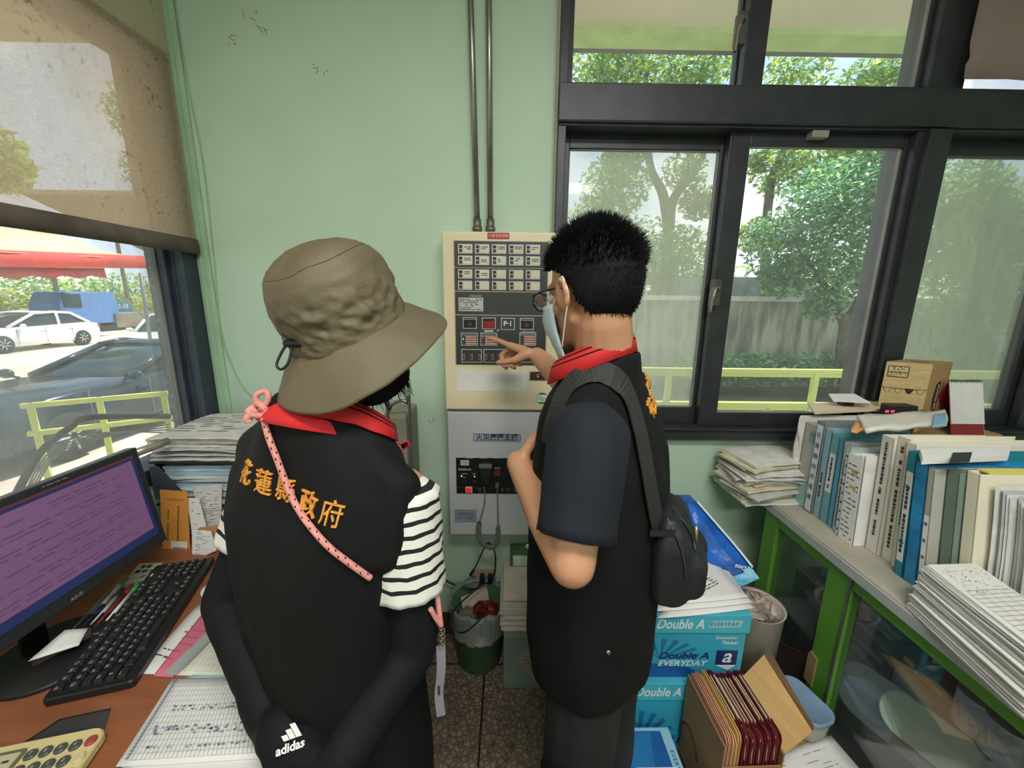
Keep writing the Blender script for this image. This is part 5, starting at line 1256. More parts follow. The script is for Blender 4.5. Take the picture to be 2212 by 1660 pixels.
# trousers, shoes, small round badge on the hem
TR = M('charcoal trousers', (28, 31, 31), .85, var=.1, bump=.1, bscale=200)
b = MB()
for s in (-1, 1): limb(b, [ml(s * .085, 0, .84) + Vector((.02, 0, 0)), ml(s * .105, -.005, .47), ml(s * .11, -.025, .06)], [.098, .086, .072])
b.ball(ml(0, 0, .90), (.155, .105, .11), MT.to_3x3()); fuse(b, 'trousers', TR, mroot, .009, 6, folds(MT, .010, 21, 9))
for s in (-1, 1): b = MB(); b.cap(ml(s * .11, -.06, .046), .045, ml(s * .122, .16, .038), .037); fuse(b, 'shoe', M('dark shoe', (40, 38, 38), .6), mroot, .008, 4)
p, n_ = hit(mvb, 1313, 1408, .002); MB(frame(p, CR, CU, n_)).lathe([(.005, 0), (.005, .002), (.002, .003)], n=12).build('snap_button', STEEL, mroot)
p, n_ = hit(mvb, 1142, 1182, .002); MB(frame(p, CR, CU, n_)).lathe([(.006, 0), (.006, .002), (.002, .003)], n=12).build('snap_button', STEEL, mroot)
# shoulder bag
BAGM = M('black nylon bag', (30, 32, 34), .55, var=.15, vscale=12, bump=.12, bscale=200)
bcn = at(1452, 1180, Y=.745)
t = thing('shoulder_bag', 'black nylon shoulder bag hanging at the back of the pointing person', 'bag', bcn)
bx = Vector((.9, -.42, 0)).normalized(); BT = frame(bcn, Vector((.42, .9, 0)).normalized() * -1, bx, Z3) @ Matrix.Scale(.84, 4)
q = MB(BT)
q.loft([[(x, y + oy, z) for x, y in rrect(w, d, min(w, d) * .38, 4)] for z, w, d, oy in ((-.115, .17, .06, 0), (-.10, .20, .088, 0), (-.03, .205, .098, .0), (.04, .20, .092, 0), (.085, .18, .07, -.004), (.11, .15, .035, -.008))], sm=False)
q.loft([[(x, y + .05, z) for x, y in rrect(w, d, min(w, d) * .4, 4)] for z, w, d in ((-.085, .13, .03), (-.07, .15, .055), (.0, .15, .06), (.03, .13, .03))], sm=False)
bag = fuse(q, 'bag_body', BAGM, t, .006, 7, folds(BT, .009, 31, 16))
bbv = bvh_of(bag)
for k, (x0_, y0_, x1_, y1_) in enumerate(((1455, 1105, 1500, 1190), (1440, 1120, 1480, 1250))):
    zp = smooth_path([hit(bbv, x0_ + (x1_ - x0_) * u + 10 * sin(pi * u), y0_ + (y1_ - y0_) * u, .002)[0] for u in (0, .25, .5, .75, 1)]); MB().tube(zp, .0022, 6).build('zip', M('zip tape', (48, 50, 52), .4), bag)
p, n_ = hit(bbv, 1497, 1150, .006); MB().tube([p + CU * .012, p, p - CU * .02], [.003, .0035, .0025], 7).build('zip_pull', M('pale brass pull', (176, 164, 138), .35, .6), bag)
sp_ = [hit(mvb, v.x, v.y, .004) for v in smooth_path([Vector((x, y, 0)) for x, y in ((1192, 960), (1203, 908), (1218, 862), (1236, 835), (1262, 814), (1298, 806), (1332, 826), (1355, 866), (1372, 922), (1386, 990), (1400, 1070), (1414, 1140))], 4)]
rings = []
pts = [a for a, _ in sp_]; nrm_ = [b_ for _, b_ in sp_]
for k in range(len(pts)):
    d = (pts[min(k + 1, len(pts) - 1)] - pts[max(0, k - 1)]).normalized(); w = nrm_[k].cross(d).normalized() * .021
    c = pts[k] + nrm_[k] * .003
    rings.append([c - w, c + w, c + w + nrm_[k] * .003, c - w + nrm_[k] * .003])
e_ = hit(bbv, 1432, 1150, .004)[0]; w = CR * .021
rings.append([e_ - w, e_ + w, e_ + w + Vector((0, -.003, 0)), e_ - w + Vector((0, -.003, 0))])
MB().loft(rings, sm=False).build('bag_strap', M('black webbing', (38, 40, 38), .7, bump=.2, bscale=300), t)
MB().obox(frame(e_ + Vector((0, -.004, 0)), CR, _f, CU), .05, .006, .012).build('strap_buckle', BLACK, t)
# ================================================================ the desk under the left window
DZ = .74
WOOD = M('brown desk laminate', (150, 92, 62), .4, var=.14, vscale=5, stretch=(1, 6, 1), bump=.03)
t = thing('desk', 'brown laminate desk under the left window', 'desk', (-.82, .55, 0))
dx1 = -.47
MB().box(XL + .015, dx1, -.5, 1.57, DZ - .028, DZ).build('desk_top', WOOD, t, bevel=.004)
for yy in (-.46, 1.52): MB().box(XL + .03, dx1 - .04, yy, yy + .03, 0, DZ - .029).build('side_panel', M('grey desk panel', (120, 122, 120), .6), t)
MB().box(XL + .03, XL + .05, -.42, 1.51, .25, DZ - .029).build('back_panel', M('grey desk panel', (120, 122, 120), .6), t)
def D(px, py, z=DZ): return at(px, py, Z=z)
def flat(px4, z=DZ, lift=0.0): return [D(x, y, z) + Vector((0, 0, lift)) for x, y in px4]
def sheet(name, px4, z, label, cat, mat=PAPER, th=.0006, parent=None, group=None, n=8, curl=0.0, seed=0):
    """a sheet whose four corners (clockwise from far left) are given where it lies"""
    a, b_, c, d = flat(px4, z); r = random.Random(seed); bm = MB(); rows = []
    for j in range(n + 1):
        v = j / n; row = []
        for i in range(n + 1):
            u = i / n; p = a.lerp(b_, u).lerp(d.lerp(c, u), v)
            p.z += curl * ((2 * u - 1) ** 2 * .5 + (2 * v - 1) ** 2 * .5) ** 2 + .0004
            row.append(p)
        rows.append(row)
    bm.loft([r_ for r_ in rows], closed=False, caps=False, sm=True)
    o = bm.build(name, mat, parent, solid=th)
    if not parent: tag(o, label, cat, group)
    return o, (a, b_, c, d)
def page_frame(q, lift=.0012):
    a, b_, c, d = q; o = (a + b_ + c + d) / 4 + Vector((0, 0, lift)); x = (b_ - a).normalized(); y = (a - d); y = (y - x * y.dot(x)).normalized()
    return frame(o, x, y, x.cross(y)), ((b_ - a).length + (c - d).length) / 2, ((a - d).length + (b_ - c).length) / 2
BLUEINK = M('blue grey print', (120, 136, 160), .8, var=0)
def ruled(q, parent, nx, ny, lift=.0012, mat=None, margin=.9, name='ruled_lines'):
    a, b_, c, d = q; bm = MB(); up = Vector((0, 0, lift))
    def P2(u, v): return a.lerp(b_, u).lerp(d.lerp(c, u), v) + up
    m0, m1 = (1 - margin) / 2, (1 + margin) / 2
    for i in range(nx + 1):
        u = m0 + (m1 - m0) * i / nx; e = .0015; bm.quad(P2(u - e, m0), P2(u + e, m0), P2(u + e, m1), P2(u - e, m1))
    for i in range(ny + 1):
        v = m0 + (m1 - m0) * i / ny; e = .0015; bm.quad(P2(m0, v - e), P2(m1, v - e), P2(m1, v + e), P2(m0, v + e))
    return bm.build(name, mat or M('pale rule', (176, 180, 186), .8, var=0), parent)
# monitor
mt_ = [at(300, 965, Y=.985), at(352, 1170, Y=.985)]
mr_top, mr_bot = at(302, 963, Z=1.145), at(354, 1170, Z=.868)
ml_top = at(0, 1080, Z=1.145)
dirm = Vector((ml_top.x - mr_top.x, ml_top.y - mr_top.y, 0)).normalized()
upm = (mr_top - mr_bot); nrmm = dirm.cross(upm).normalized()
if nrmm.x < 0: nrmm = -nrmm
rightm = -dirm; upm = nrmm.cross(rightm).normalized() if nrmm.cross(rightm).z > 0 else rightm.cross(nrmm).normalized()
Hm = (mr_top - mr_bot).length; Wm = .51
o_ = (mr_top + mr_bot) / 2 + dirm * (Wm / 2)
MF = frame(o_, rightm, upm, nrmm)
t = thing('monitor', 'black computer monitor with a dim purple screen on the desk', 'monitor', (o_.x, o_.y, DZ))
MB(MF).obox(tr(0, 0, -.014), Wm, Hm, .03).build('monitor_case', M('matte black bezel', (44, 48, 52), .35, var=.08), t, bevel=.004)
sw_, sh_ = Wm - .036, Hm - .05
scr = MB(MF).obox(tr(0, .006, .0018), sw_, sh_, .001).build('screen', M('navy screen', (34, 44, 84), .25, var=0, emit=.45), t)
MB(MF).obox(tr(.038, .012, .0028), sw_ * .80, sh_ * .86, .0008).build('screen_window', M('purple screen page', (118, 84, 122), .3, var=.05, emit=.32), scr)
s = MB(MF)
for k in range(6): scribble(s, tr(.02 - .0, .09 - k * .032, .0034), .34, .018, 2, .85, .03, .3, seed=k + 30)
s.build('screen_lettering', M('dark purple text', (94, 66, 100), .5, var=0, emit=.3), scr)
MB(MF).box(-.15, .235, .118, .124, .0033, .0036).build('screen_ribbon', M('maroon ribbon', (96, 44, 64), .5, var=0, emit=.3), scr)
b = MB(MF); r = random.Random(3)
for i in range(3):
    for j in range(9): b.box(-.232 + i * .022, -.224 + i * .022, -.11 + j * .026, -.100 + j * .026, .0026, .003)
b.build('screen_icons', M('pink icons', (150, 110, 140), .5, var=0, emit=.4), scr)
s = MB(MF); text('lettering', 'ASUS', MF @ Vector((.02, -Hm / 2 + .010, .0014)), rightm, upm, .011, M('grey logo', (150, 154, 158), .4, var=0), t)
scribble(s, tr(.06, Hm / 2 - .008, .0016), .05, .004, 1, .9, .01, .5, seed=2); s.build('bezel_mark', M('grey logo', (150, 154, 158), .4, var=0), t)
b = MB(); c0 = o_ - nrmm * .05; b.tube([(c0.x - .03, c0.y, DZ + .012), (c0.x - .03, c0.y, o_.z)], .022, 12); b.build('stand_neck', BLACK, t)
MB().lathe([(.001, 0), (.11, 0), (.115, .006), (.11, .012), (.001, .014)], (c0.x + .02, c0.y, DZ + .0005), 36).build('stand_foot', BLACK, t)
# keyboard
ka, kb, kc_, kd = flat([(338, 1226), (462, 1236), (240, 1540), (88, 1522)], DZ + .012)
KX = ((ka - kd).normalized()); KW = (ka - kd).length; KY = (kd - kc_); KY = (KY - KX * KY.dot(KX)).normalized(); KD = .150
kn_ = KX.cross(KY)
KF = frame((ka + kd) / 2 - KY * (KD / 2), KX, KY, kn_ if kn_.z > 0 else -kn_)
t = thing('keyboard', 'black computer keyboard lying aslant on the desk in front of the monitor', 'keyboard', KF.translation)
hw_, hd_ = KW / 2, KD / 2
MB(KF).loft([[(x * sx, y * sy, z) for x, y in rrect(KW, KD, .008, 3)] for z, sx, sy in ((-.011, .995, .99), (-.004, 1, 1), (.004, 1, 1), (.007, .99, .98))], sm=False).build('keyboard_body', M('black keyboard shell', (30, 32, 32), .4), t)
KEY = M('black keycap', (38, 40, 40), .45, var=.1); LEG = M('keycap print', (180, 184, 184), .6, var=0)
def key(x, y, w, h, k):
    kk = MB(KF).loft([[(x + px_ * s_, y + py_ * s_, z) for px_, py_ in rrect(w, h, .002, 1)] for z, s_ in ((.006, 1), (.0135, .88), (.0145, .8))], sm=False)
    o = kk.build('keycap', KEY, t)
    return o
cw = (KW * .655 - .012) / 15.0; x0 = -hw_ + .010; rowsY = [.056, .030, .0105, -.009, -.0285, -.048]
leg = MB(KF); r = random.Random(8)
def put(x, y, w, n_=[0]):
    key(x, y, w - .0022, .0165, 0)
    scribble(leg, tr(x - w * .12, y + .002, .0148), min(w, .016) * .5, .007, 2, .8, .005, .5, seed=n_[0]); n_[0] += 1
for j, y in enumerate(rowsY):
    if j == 0: spec_ = [1] + [.28] + [1.0] * 4 + [.4] + [1.0] * 4 + [.4] + [1.0] * 4
    elif j == 1: spec_ = [1] * 13 + [2]
    elif j == 2: spec_ = [1.5] + [1] * 12 + [1.5]
    elif j == 3: spec_ = [1.8] + [1] * 11 + [2.2]
    elif j == 4: spec_ = [2.3] + [1] * 10 + [2.7]
    else: spec_ = [1.5, 1.2, 1.2, 6, 1.2, 1.2, 1.2, 1.5]
    x = x0
    for w in spec_:
        if w >= 1: put(x + w * cw / 2, y, w * cw)
        x += w * cw
xx = x0 + 15.3 * cw; nc = (hw_ - .010 - xx) / 7.5
for j, y in enumerate(rowsY):
    for i in range(3):
        if j in (3,) or (j == 4 and i != 1): continue
        put(xx + (i + .5) * nc, y, nc)
    for i in range(4):
        if j == 0: continue
        put(xx + (3.5 + i + .5) * nc, y, nc)
leg.build('key_print', LEG, t)
o0 = [c for c in t.children if c.name.startswith('keycap')]
MB(KF).obox(tr(hw_ - .05, hd_ - .012, .0078), .012, .004, .001).build('keyboard_light', M('white mark', (225, 225, 220), .4), t)
# pens in a clear tray, envelope, pink stapler, note blocks
tq = flat([(262, 1258), (330, 1262), (205, 1380), (165, 1365)], DZ)
PX = (tq[0] - tq[3]).normalized(); PY = Vector((-PX.y, PX.x, 0))
if PY.x > 0: PY = -PY
Lp = (tq[0] - tq[3]).length + .05; oc = (tq[0] + tq[1] + tq[2] + tq[3]) / 4
TF = frame(Vector((oc.x, oc.y, DZ + .0005)), PX, PY, Z3 if PX.cross(PY).z > 0 else -Z3)
TF = frame(Vector((oc.x, oc.y, DZ + .0005)), PX, -PY if PX.cross(PY).z < 0 else PY, Z3)
t = thing('pen_tray', 'clear plastic pen tray between the monitor and the keyboard', 'tray', TF.translation)
b = MB(TF); b.box(-Lp / 2, Lp / 2, -.036, .036, 0, .002); 
for q in ((-Lp / 2, Lp / 2, -.036, -.034), (-Lp / 2, Lp / 2, .034, .036), (-Lp / 2, -Lp / 2 + .002, -.036, .036), (Lp / 2 - .002, Lp / 2, -.036, .036)): b.box(*q, .002, .016)
b.build('tray_body', veil('clear tray plastic', .7, (200, 200, 192), gloss=.6), t)
for k, (oy, l0, l1, body, capc, lab) in enumerate([(-.022, -.07, .075, (222, 224, 214), (60, 190, 90), 'white pen with a green cap in the tray, nearest the keyboard'), (-.008, -.085, .07, (150, 40, 46), (170, 40, 44), 'dark red pen lying in the tray next to the green capped pen'), (.006, -.075, .06, (230, 230, 224), (52, 60, 96), 'white pen with a dark blue end in the middle of the tray'), (.020, -.08, .0, (40, 56, 120), (40, 56, 130), 'short blue pen in the tray'), (.024, .0, .08, (214, 210, 196), (200, 200, 190), 'cream pen at the far side of the tray')]):
    b = MB(TF); b.tube([(l0, oy, .0085), (l1 - .035, oy, .0085)], .0046, 9)
    o = thing('pen', lab, 'pen', TF @ Vector((0, oy, .0085)), 'pens in the tray')
    b.tube([(l0 - .014, oy, .0085), (l0, oy, .0085)], [.0008, .0044], 9).build('pen_barrel', M('pen barrel %d' % k, body, .35, var=.04), o)
    MB(TF).tube([(l1 - .035, oy, .0085), (l1, oy, .0085)], .0053, 9).box(l1 - .03, l1 - .002, oy - .0015, oy + .0015, .0138, .0156).build('pen_cap', M('pen cap %d' % k, capc, .35, var=.04), o)
t = thing('stapler', 'pink and black stapler lying under the white envelope by the monitor', 'stapler', D(140, 1425))
b = MB(); a_, c_ = D(85, 1440), D(165, 1405); d_ = (c_ - a_).normalized(); sdw = Vector((-d_.y, d_.x, 0))
PNK = M('salmon plastic', (206, 120, 116), .4)
b.loft([[a_ + d_ * l + sdw * (w * sy) + Z3 * z for sy, z in ((-1, .001), (1, .001), (1, .010), (-1, .010))] for l, w in ((-.01, .012), (.0, .018), (.06, .018), (.09, .014))], sm=False); b.build('stapler_base', PNK, t, bevel=.003)
b = MB(); b.loft([[a_ + d_ * l + sdw * (w * sy) + Z3 * (z0_ + z) for sy, z in ((-1, 0), (1, 0), (.8, .012), (-.8, .012))] for l, w, z0_ in ((-.008, .012, .0105), (.0, .015, .014), (.05, .015, .02), (.085, .013, .024))], sm=False); b.build('stapler_arm', M('dark stapler arm', (66, 44, 46), .4), t, bevel=.002)
qe = [D(140, 1362, .79), D(190, 1358, .775), D(170, 1395, .772), D(60, 1430, .775)]
o = MB().loft([[qe[0].lerp(qe[1], u).lerp(qe[3].lerp(qe[2], u), v) for u in (0, .25, .5, .75, 1)] for v in (0, .25, .5, .75, 1)], closed=False, caps=False).build('white_envelope', PAPER, None, solid=.0015)
tag(o, 'plain white envelope propped over the pink stapler beside the monitor', 'envelope')
o, q = sheet('coupon_sheet', [(300, 1218), (352, 1216), (330, 1250), (268, 1262)], DZ, 'sheet of printed coupons under the far end of the keyboard', 'paper', M('cream paper', (224, 218, 200), .8), seed=3)
f, w, h = page_frame(q); b = MB(f); scribble(b, Matrix.Identity(4), w * .8, h * .8, 3, .8, .02, .6, seed=4); b.build('coupon_print', INK, o)
# papers right of the keyboard
o, q = sheet('form_sheet', [(430, 1305), (545, 1330), (440, 1462), (294, 1456)], DZ, 'white printed form with a text box lying beside the keyboard, under the pink slip', 'paper', seed=1)
f, w, h = page_frame(q); b = MB(f); scribble(b, tr(-w * .2, 0, 0), w * .3, h * .7, 8, .7, .014, .16, seed=5); b.build('form_print', INK, o)
o, q = sheet('pink_slip', [(452, 1308), (492, 1312), (372, 1464), (330, 1462)], DZ + .002, 'pink slip in a clear sleeve lying beside the steel ruler', 'paper', M('pink paper', (216, 116, 138), .35, var=.06), seed=2)
f, w, h = page_frame(q); b = MB(f); scribble(b, Matrix.Identity(4), w * .8, h * .85, 9, .9, .05, .08, seed=6); b.build('slip_stripe', M('rose print', (176, 84, 108), .8, var=0), o)
o, q = sheet('ledger_sheet', [(500, 1330), (590, 1340), (590, 1462), (380, 1458)], DZ + .0012, 'cream ruled ledger sheet under the steel ruler', 'paper', M('cream ledger', (226, 224, 208), .8), seed=3)
ruled(q, o, 16, 9)
o, q = sheet('blue_folder_edge', [(430, 1456), (590, 1445), (590, 1466), (395, 1466)], DZ + .0004, 'pale blue sheet peeping out below the ledger sheet', 'paper', M('pale blue paper', (168, 200, 216), .7), seed=3)
# steel ruler
a_, c_ = D(380, 1460, DZ + .004), D(500, 1340, DZ + .004)
d_ = (c_ - a_).normalized(); sd_ = Vector((d_.y, -d_.x, 0))
RF = frame(a_, d_, -sd_, Z3)
t = thing('ruler', 'steel ruler lying across the papers at the elbow of the hatted person', 'ruler', a_)
b = MB(RF); b.prism([(0.0, .004), (.004, 0), (.32, 0), (.32, .03), (.004, .03), (0, .026)], Matrix.Identity(4), .0012); b.build('ruler_blade', M('brushed steel', (186, 190, 188), .35, .25), t)
b = MB(RF)
for k in range(60): b.box(.006 + k * .005, .0066 + k * .005, .0, .004 + .003 * (k % 2 == 0), .00125, .0014)
b.build('ruler_marks', INK, t)
# large hand-filled timesheets
for k, (px4, z, lab) in enumerate([([(415, 1476), (598, 1468), (590, 1700), (240, 1690)], DZ + .0004, 'lower large ruled timesheet, its edge showing under the upper one'), ([(372, 1470), (590, 1462), (576, 1640), (250, 1660)], DZ + .003, 'large ruled timesheet full of handwritten figures at the near edge of the desk')]):
    o, q = sheet('timesheet', px4, z, lab, 'paper', seed=k, curl=.002)
    if k:
        ruled(q, o, 30, 14, .0045); f, w, h = page_frame(q, .005); b = MB()
        r = random.Random(77)
        for i in range(150):
            u, v = r.uniform(.12, .95), r.choice((.38, .42, .62, .66, .7, .84)) + r.uniform(-.01, .01)
            p = q[0].lerp(q[1], u).lerp(q[3].lerp(q[2], u), v) + Vector((0, 0, .0055)); e = r.uniform(.0012, .003)
            b.quad(p + Vector((-e, -e * .5, 0)), p + Vector((e, -e * .4, 0)), p + Vector((e, e * .6, 0)), p + Vector((-e, e * .5, 0)))
        for i in range(26):
            v = .03 + .94 * i / 26; p = q[0].lerp(q[1], .05).lerp(q[3].lerp(q[2], .05), v) + Vector((0, 0, .0055)); b.ball(p, (.0025, .0025, .0003), n=6, m=4)
        b.build('handwritten_print', BLUEINK, o)
# tablet pad and calculator at the near corner
o, q = sheet('clear_pad', [(130, 1555), (240, 1532), (225, 1580), (0, 1640)], DZ, 'thin dark pad lying under the calculator', 'pad', M('smoky pad', (66, 68, 68), .3), th=.003)
ca = flat([(-60, 1622), (226, 1564), (262, 1590), (235, 1700)], DZ + .03)
cx = (ca[1] - ca[0]).normalized(); cyv = Vector((-cx.y, cx.x, 0)); crn = ca[1]
CW_, CD_ = .215, .15
CF = frame(crn - cx * (CW_ / 2 - .004) - cyv * (CD_ / 2 - .004) + Vector((0, 0, -.012)), cx, cyv, Z3)
t = thing('calculator', 'cream desk calculator with dark round keys at the near corner of the desk', 'calculator', CF.translation)
MB(CF).loft([[(x * s_, y * s_, z) for x, y in rrect(CW_, CD_, .02, 4)] for z, s_ in ((-.017, .95), (-.012, 1), (.0, 1), (.004, .975))], sm=False).build('calculator_case', M('cream calculator plastic', (224, 208, 150), .45, var=.05), t)
KG = M('grey green key', (82, 88, 84), .4)
for i in range(4):
    for j in range(4):
        k = MB(CF).loft([[(.012 + i * .021 + x * s_, .045 - j * .026 + y * s_, z) for x, y in rrect(.0175, .019, .008, 3)] for z, s_ in ((.003, 1), (.007, .95), (.0085, .8))], sm=False).build('calculator_key', KG, t)
        text('key_lettering', '7894561230.='[(i + 4 * j) % 12], CF @ Vector((.012 + i * .021, .045 - j * .026, .0088)), cx, cyv, .008, M('key print', (190, 196, 188), .6, var=0), k, depth=.0001)
MB(CF).loft([[(.096 + x * s_, .048 + y * s_, z) for x, y in rrect(.017, .019, .008, 3)] for z, s_ in ((.003, 1), (.007, .95), (.0085, .8))], sm=False).build('red_key', M('dull red key', (168, 72, 72), .4), t)
for j in range(3): MB(CF).loft([[(.096 + x * s_, .02 - j * .026 + y * s_, z) for x, y in rrect(.017, .019, .008, 3)] for z, s_ in ((.003, 1), (.007, .95), (.0085, .8))], sm=False).build('cream_key', M('cream key', (216, 204, 158), .4), t)
ds = MB(CF).prism(rrect(.10, .05, .006, cx=-.05, cy=.035), tr(0, 0, .0038), .002).build('display_rim', M('olive rim', (120, 112, 84), .4), t)
MB(CF).prism(rrect(.088, .038, .003, cx=-.05, cy=.035), tr(0, 0, .0058), .0006).build('display', M('lcd', (204, 198, 170), .25), ds)
s = MB(CF)
for j in range(2): scribble(s, tr(-.05, .026 + j * .014, .0066), .075, .008, 1, .9, .008, .5, seed=j)
s.build('display_print', INK, ds)
# mug and mouse edge by the person
c = at(474, 1286, Z=DZ + .03)
t = thing('cup', 'dark cup with a white rim half hidden behind the black sleeve', 'cup', (c.x, c.y, DZ))
MB().lathe([(.001, .001), (.032, .001), (.036, .05), (.034, .05), (.030, .006), (.001, .006)], (c.x, c.y, DZ), 28).build('cup_body', M('navy cup', (36, 46, 58), .35), t)
MB().lathe([(.034, .048), (.0375, .050), (.0375, .054), (.034, .054)], (c.x, c.y, DZ), 28).build('cup_rim', WHITE, t)
# ---- piles at the back of the desk
def stack(base, X, Y, W, D_, z0, z1, cat, labels, mats, seed, hmin=.004, hmax=.012, jit=.012, group=None, name='paper_bundle', rot=.05, sag=0.0):
    r = random.Random(seed); z = z0; n = 0; lst = None
    while z < z1:
        h = r.uniform(hmin, hmax); a = r.gauss(0, rot); w, d = W * r.uniform(.9, 1.03), D_ * r.uniform(.9, 1.03)
        T = tr(X + r.gauss(0, jit), Y + r.gauss(0, jit), z) @ rz(a + base)
        bm = MB(T); rows = []
        N = 9
        for i in range(N + 1):
            x = -w / 2 + w * i / N; dz = -sag * max(0, (abs(x) - w * .28) / w) ** 1.3 + .0012 * sin(i * 2.1 + n)
            rows.append([(x, -d / 2, dz + .0004), (x, d / 2, dz + .0004), (x, d / 2 - .001, dz + h * .96), (x, -d / 2 + .001, dz + h * .96)])
        bm.loft(rows, sm=False)
        o = bm.build(name, r.choice(mats), None); lst = o
        tag(o, labels, cat, group); z += h; n += 1
    return lst, z
NEWS = [M('newsprint', (196, 194, 190), .9, var=.12, vscale=25), M('pale newsprint', (214, 212, 206), .9, var=.1, vscale=25), M('yellowed newsprint', (204, 194, 168), .9, var=.12, vscale=25)]
BLF = [M('white folder', (214, 218, 222), .7), M('pale blue folder', (158, 190, 208), .6), M('grey paper', (196, 198, 200), .8)]
t = thing('desk_rack', 'black metal file rack on the desk behind the monitor', 'rack', (-1.02, 1.36, DZ))
rx0, rx1, ry0, ry1 = XL + .03, -.80, 1.22, 1.54
RK = M('black rack steel', (40, 44, 50), .5, .3)
for zz in (.865, 1.015): MB().box(rx0, rx1, ry0, ry1, zz - .006, zz).build('rack_shelf', RK, t)
for xx in (rx0, rx1 - .006): MB().box(xx, xx + .006, ry0 + .02, ry1, DZ + .0005, 1.015).build('rack_side', RK, t)
sd = MB(); sd.prism([(ry0 - .02, DZ + .001), (ry0 + .15, DZ + .001), (ry0 + .15, 1.0), (ry0 - .005, 1.0)], frame((rx0 + .10, 0, 0), Y3, Z3, X3), .004)
o, z = stack(.0, -1.02, 1.37, .32, .27, 1.0155, 1.10, 'newspaper', 'folded newspaper in the sagging pile on top of the black desk rack', NEWS, 41, .004, .010, .012, 'newspapers on the desk rack', 'newspaper', .06, .03)
o['label'] = 'topmost folded newspaper on the black desk rack, lying flat with printed columns'; del o['group']
b = MB(tr(-1.02, 1.37, z + .0008)); scribble(b, Matrix.Identity(4), .26, .2, 8, .75, .07, .25, seed=5); b.build('newspaper_print', M('faint print', (150, 152, 152), .9, var=0), o)
stack(.05, -1.0, 1.355, .28, .25, .8655, .985, 'folder', 'white or pale blue folder in the pile on the middle shelf of the desk rack', BLF, 42, .005, .014, .010, 'folders on the desk rack shelf', 'document_folder', .05)
stack(-.03, -.99, 1.36, .26, .25, DZ + .001, .845, 'paper', 'bundle of loose papers on the bottom level of the desk rack', [PAPER, BLF[2]], 43, .008, .02, .008, 'paper bundles under the desk rack', 'paper_bundle', .04)
# papers standing in front of the rack
def upright(name, px4, Y, lab, cat, mat, lean=.02, th=.002, printed=None, seed=0):
    a_, b_, c_, d_ = [at(x, y, Y=Y) for x, y in px4]
    for p in (a_, b_): p.y += lean
    o = MB().loft([[a_, b_], [a_.lerp(d_, .5), b_.lerp(c_, .5)], [d_, c_]], closed=False, caps=False, sm=False).build(name, mat, None, solid=th)
    tag(o, lab, cat)
    x = (b_ - a_).normalized(); y = (a_ - d_); y = (y - x * y.dot(x)).normalized(); nn = x.cross(y)
    if nn.y > 0: nn = -nn
    F = frame((a_ + b_ + c_ + d_) / 4 + nn * (th / 2 + .0006), x, y, nn)
    if printed:
        w, h = (b_ - a_).length * .7, (a_ - d_).length * .75
        s = MB(F); scribble(s, Matrix.Identity(4), w, h, *printed, seed=seed); s.build('print', INK, o)
    return o, F, (b_ - a_).length, (a_ - d_).length
OR = M('orange envelope', (226, 152, 66), .75, var=.06)
o, F, w, h = upright('orange_envelope', [(328, 1068), (388, 1072), (412, 1216), (352, 1190)], 1.16, 'orange envelope with vertical writing and a barcode label, standing beside the monitor', 'envelope', OR, .03)
text('lettering', '花蓮縣政府', F @ Vector((.0, h * .40, 0)), F.to_3x3() @ X3, F.to_3x3() @ Y3, .012, M('brown ink', (120, 84, 50), .8, var=0), o, depth=.0001)
for k, x in enumerate((-.25, .12)):
    s = MB(F); scribble(s, tr(w * x, 0, 0) @ Matrix.Rotation(pi / 2, 4, 'Z'), h * .6, .007, 1, .95, .007, .7, seed=k); s.build('vertical_writing', M('brown ink', (120, 84, 50), .8, var=0), o)
lb_ = MB(F).box(-w * .12, w * .48, -h * .5, -h * .28, 0, .0006).build('barcode_label', PAPER, o)
s = MB(F); x = -w * .05; r = random.Random(2)
while x < w * .4: e = r.uniform(.0008, .0022); s.box(x, x + e, -h * .47, -h * .38, .0007, .0008); x += e + r.uniform(.0008, .002)
s.build('barcode', INK, lb_)
upright('note_card', [(393, 1082), (420, 1084), (446, 1140), (414, 1146)], 1.175, 'small white card with a bird sketch standing behind the orange envelope', 'card', PAPER, .02, .0015, (9, .45, .008, .2), 3)
upright('leaning_sheet', [(405, 1058), (470, 1052), (478, 1140), (440, 1142)], 1.20, 'creased paper sheet leaning behind the small white card', 'paper', NEWS[1], .02, .0015, (15, .6, .012, .2), 4)
upright('brown_envelope', [(420, 1148), (470, 1142), (478, 1200), (452, 1195)], 1.15, 'brown envelope leaning behind a folded letter beside the orange envelope', 'envelope', M('tan envelope', (190, 138, 82), .8), .02)
upright('folded_letter', [(404, 1152), (446, 1156), (468, 1190), (416, 1212)], 1.13, 'folded white letter standing in front of the brown envelope', 'paper', PAPER, .02, .002, (13, .65, .014, .2), 6)
o, F, w, h = upright('dark_file_flap', [(316, 1012), (336, 1010), (408, 1076), (336, 1078)], 1.19, 'dark spiral file cover wedged behind the orange envelope', 'file', M('slate file cover', (54, 62, 70), .5), .01, .002)
# silver pole resting along the window ledge
p0_, p1_ = at(296, 978, Y=1.10), at(356, 956, Y=1.19)
tag(MB().cyl(p0_ + (p0_ - p1_) * .1, p1_ + (p1_ - p0_) * .1, .012, n=14).build('lamp_arm', M('pale metal tube', (176, 172, 160), .35, .5)), 'pale metal tube running behind the top corner of the monitor', 'tube')
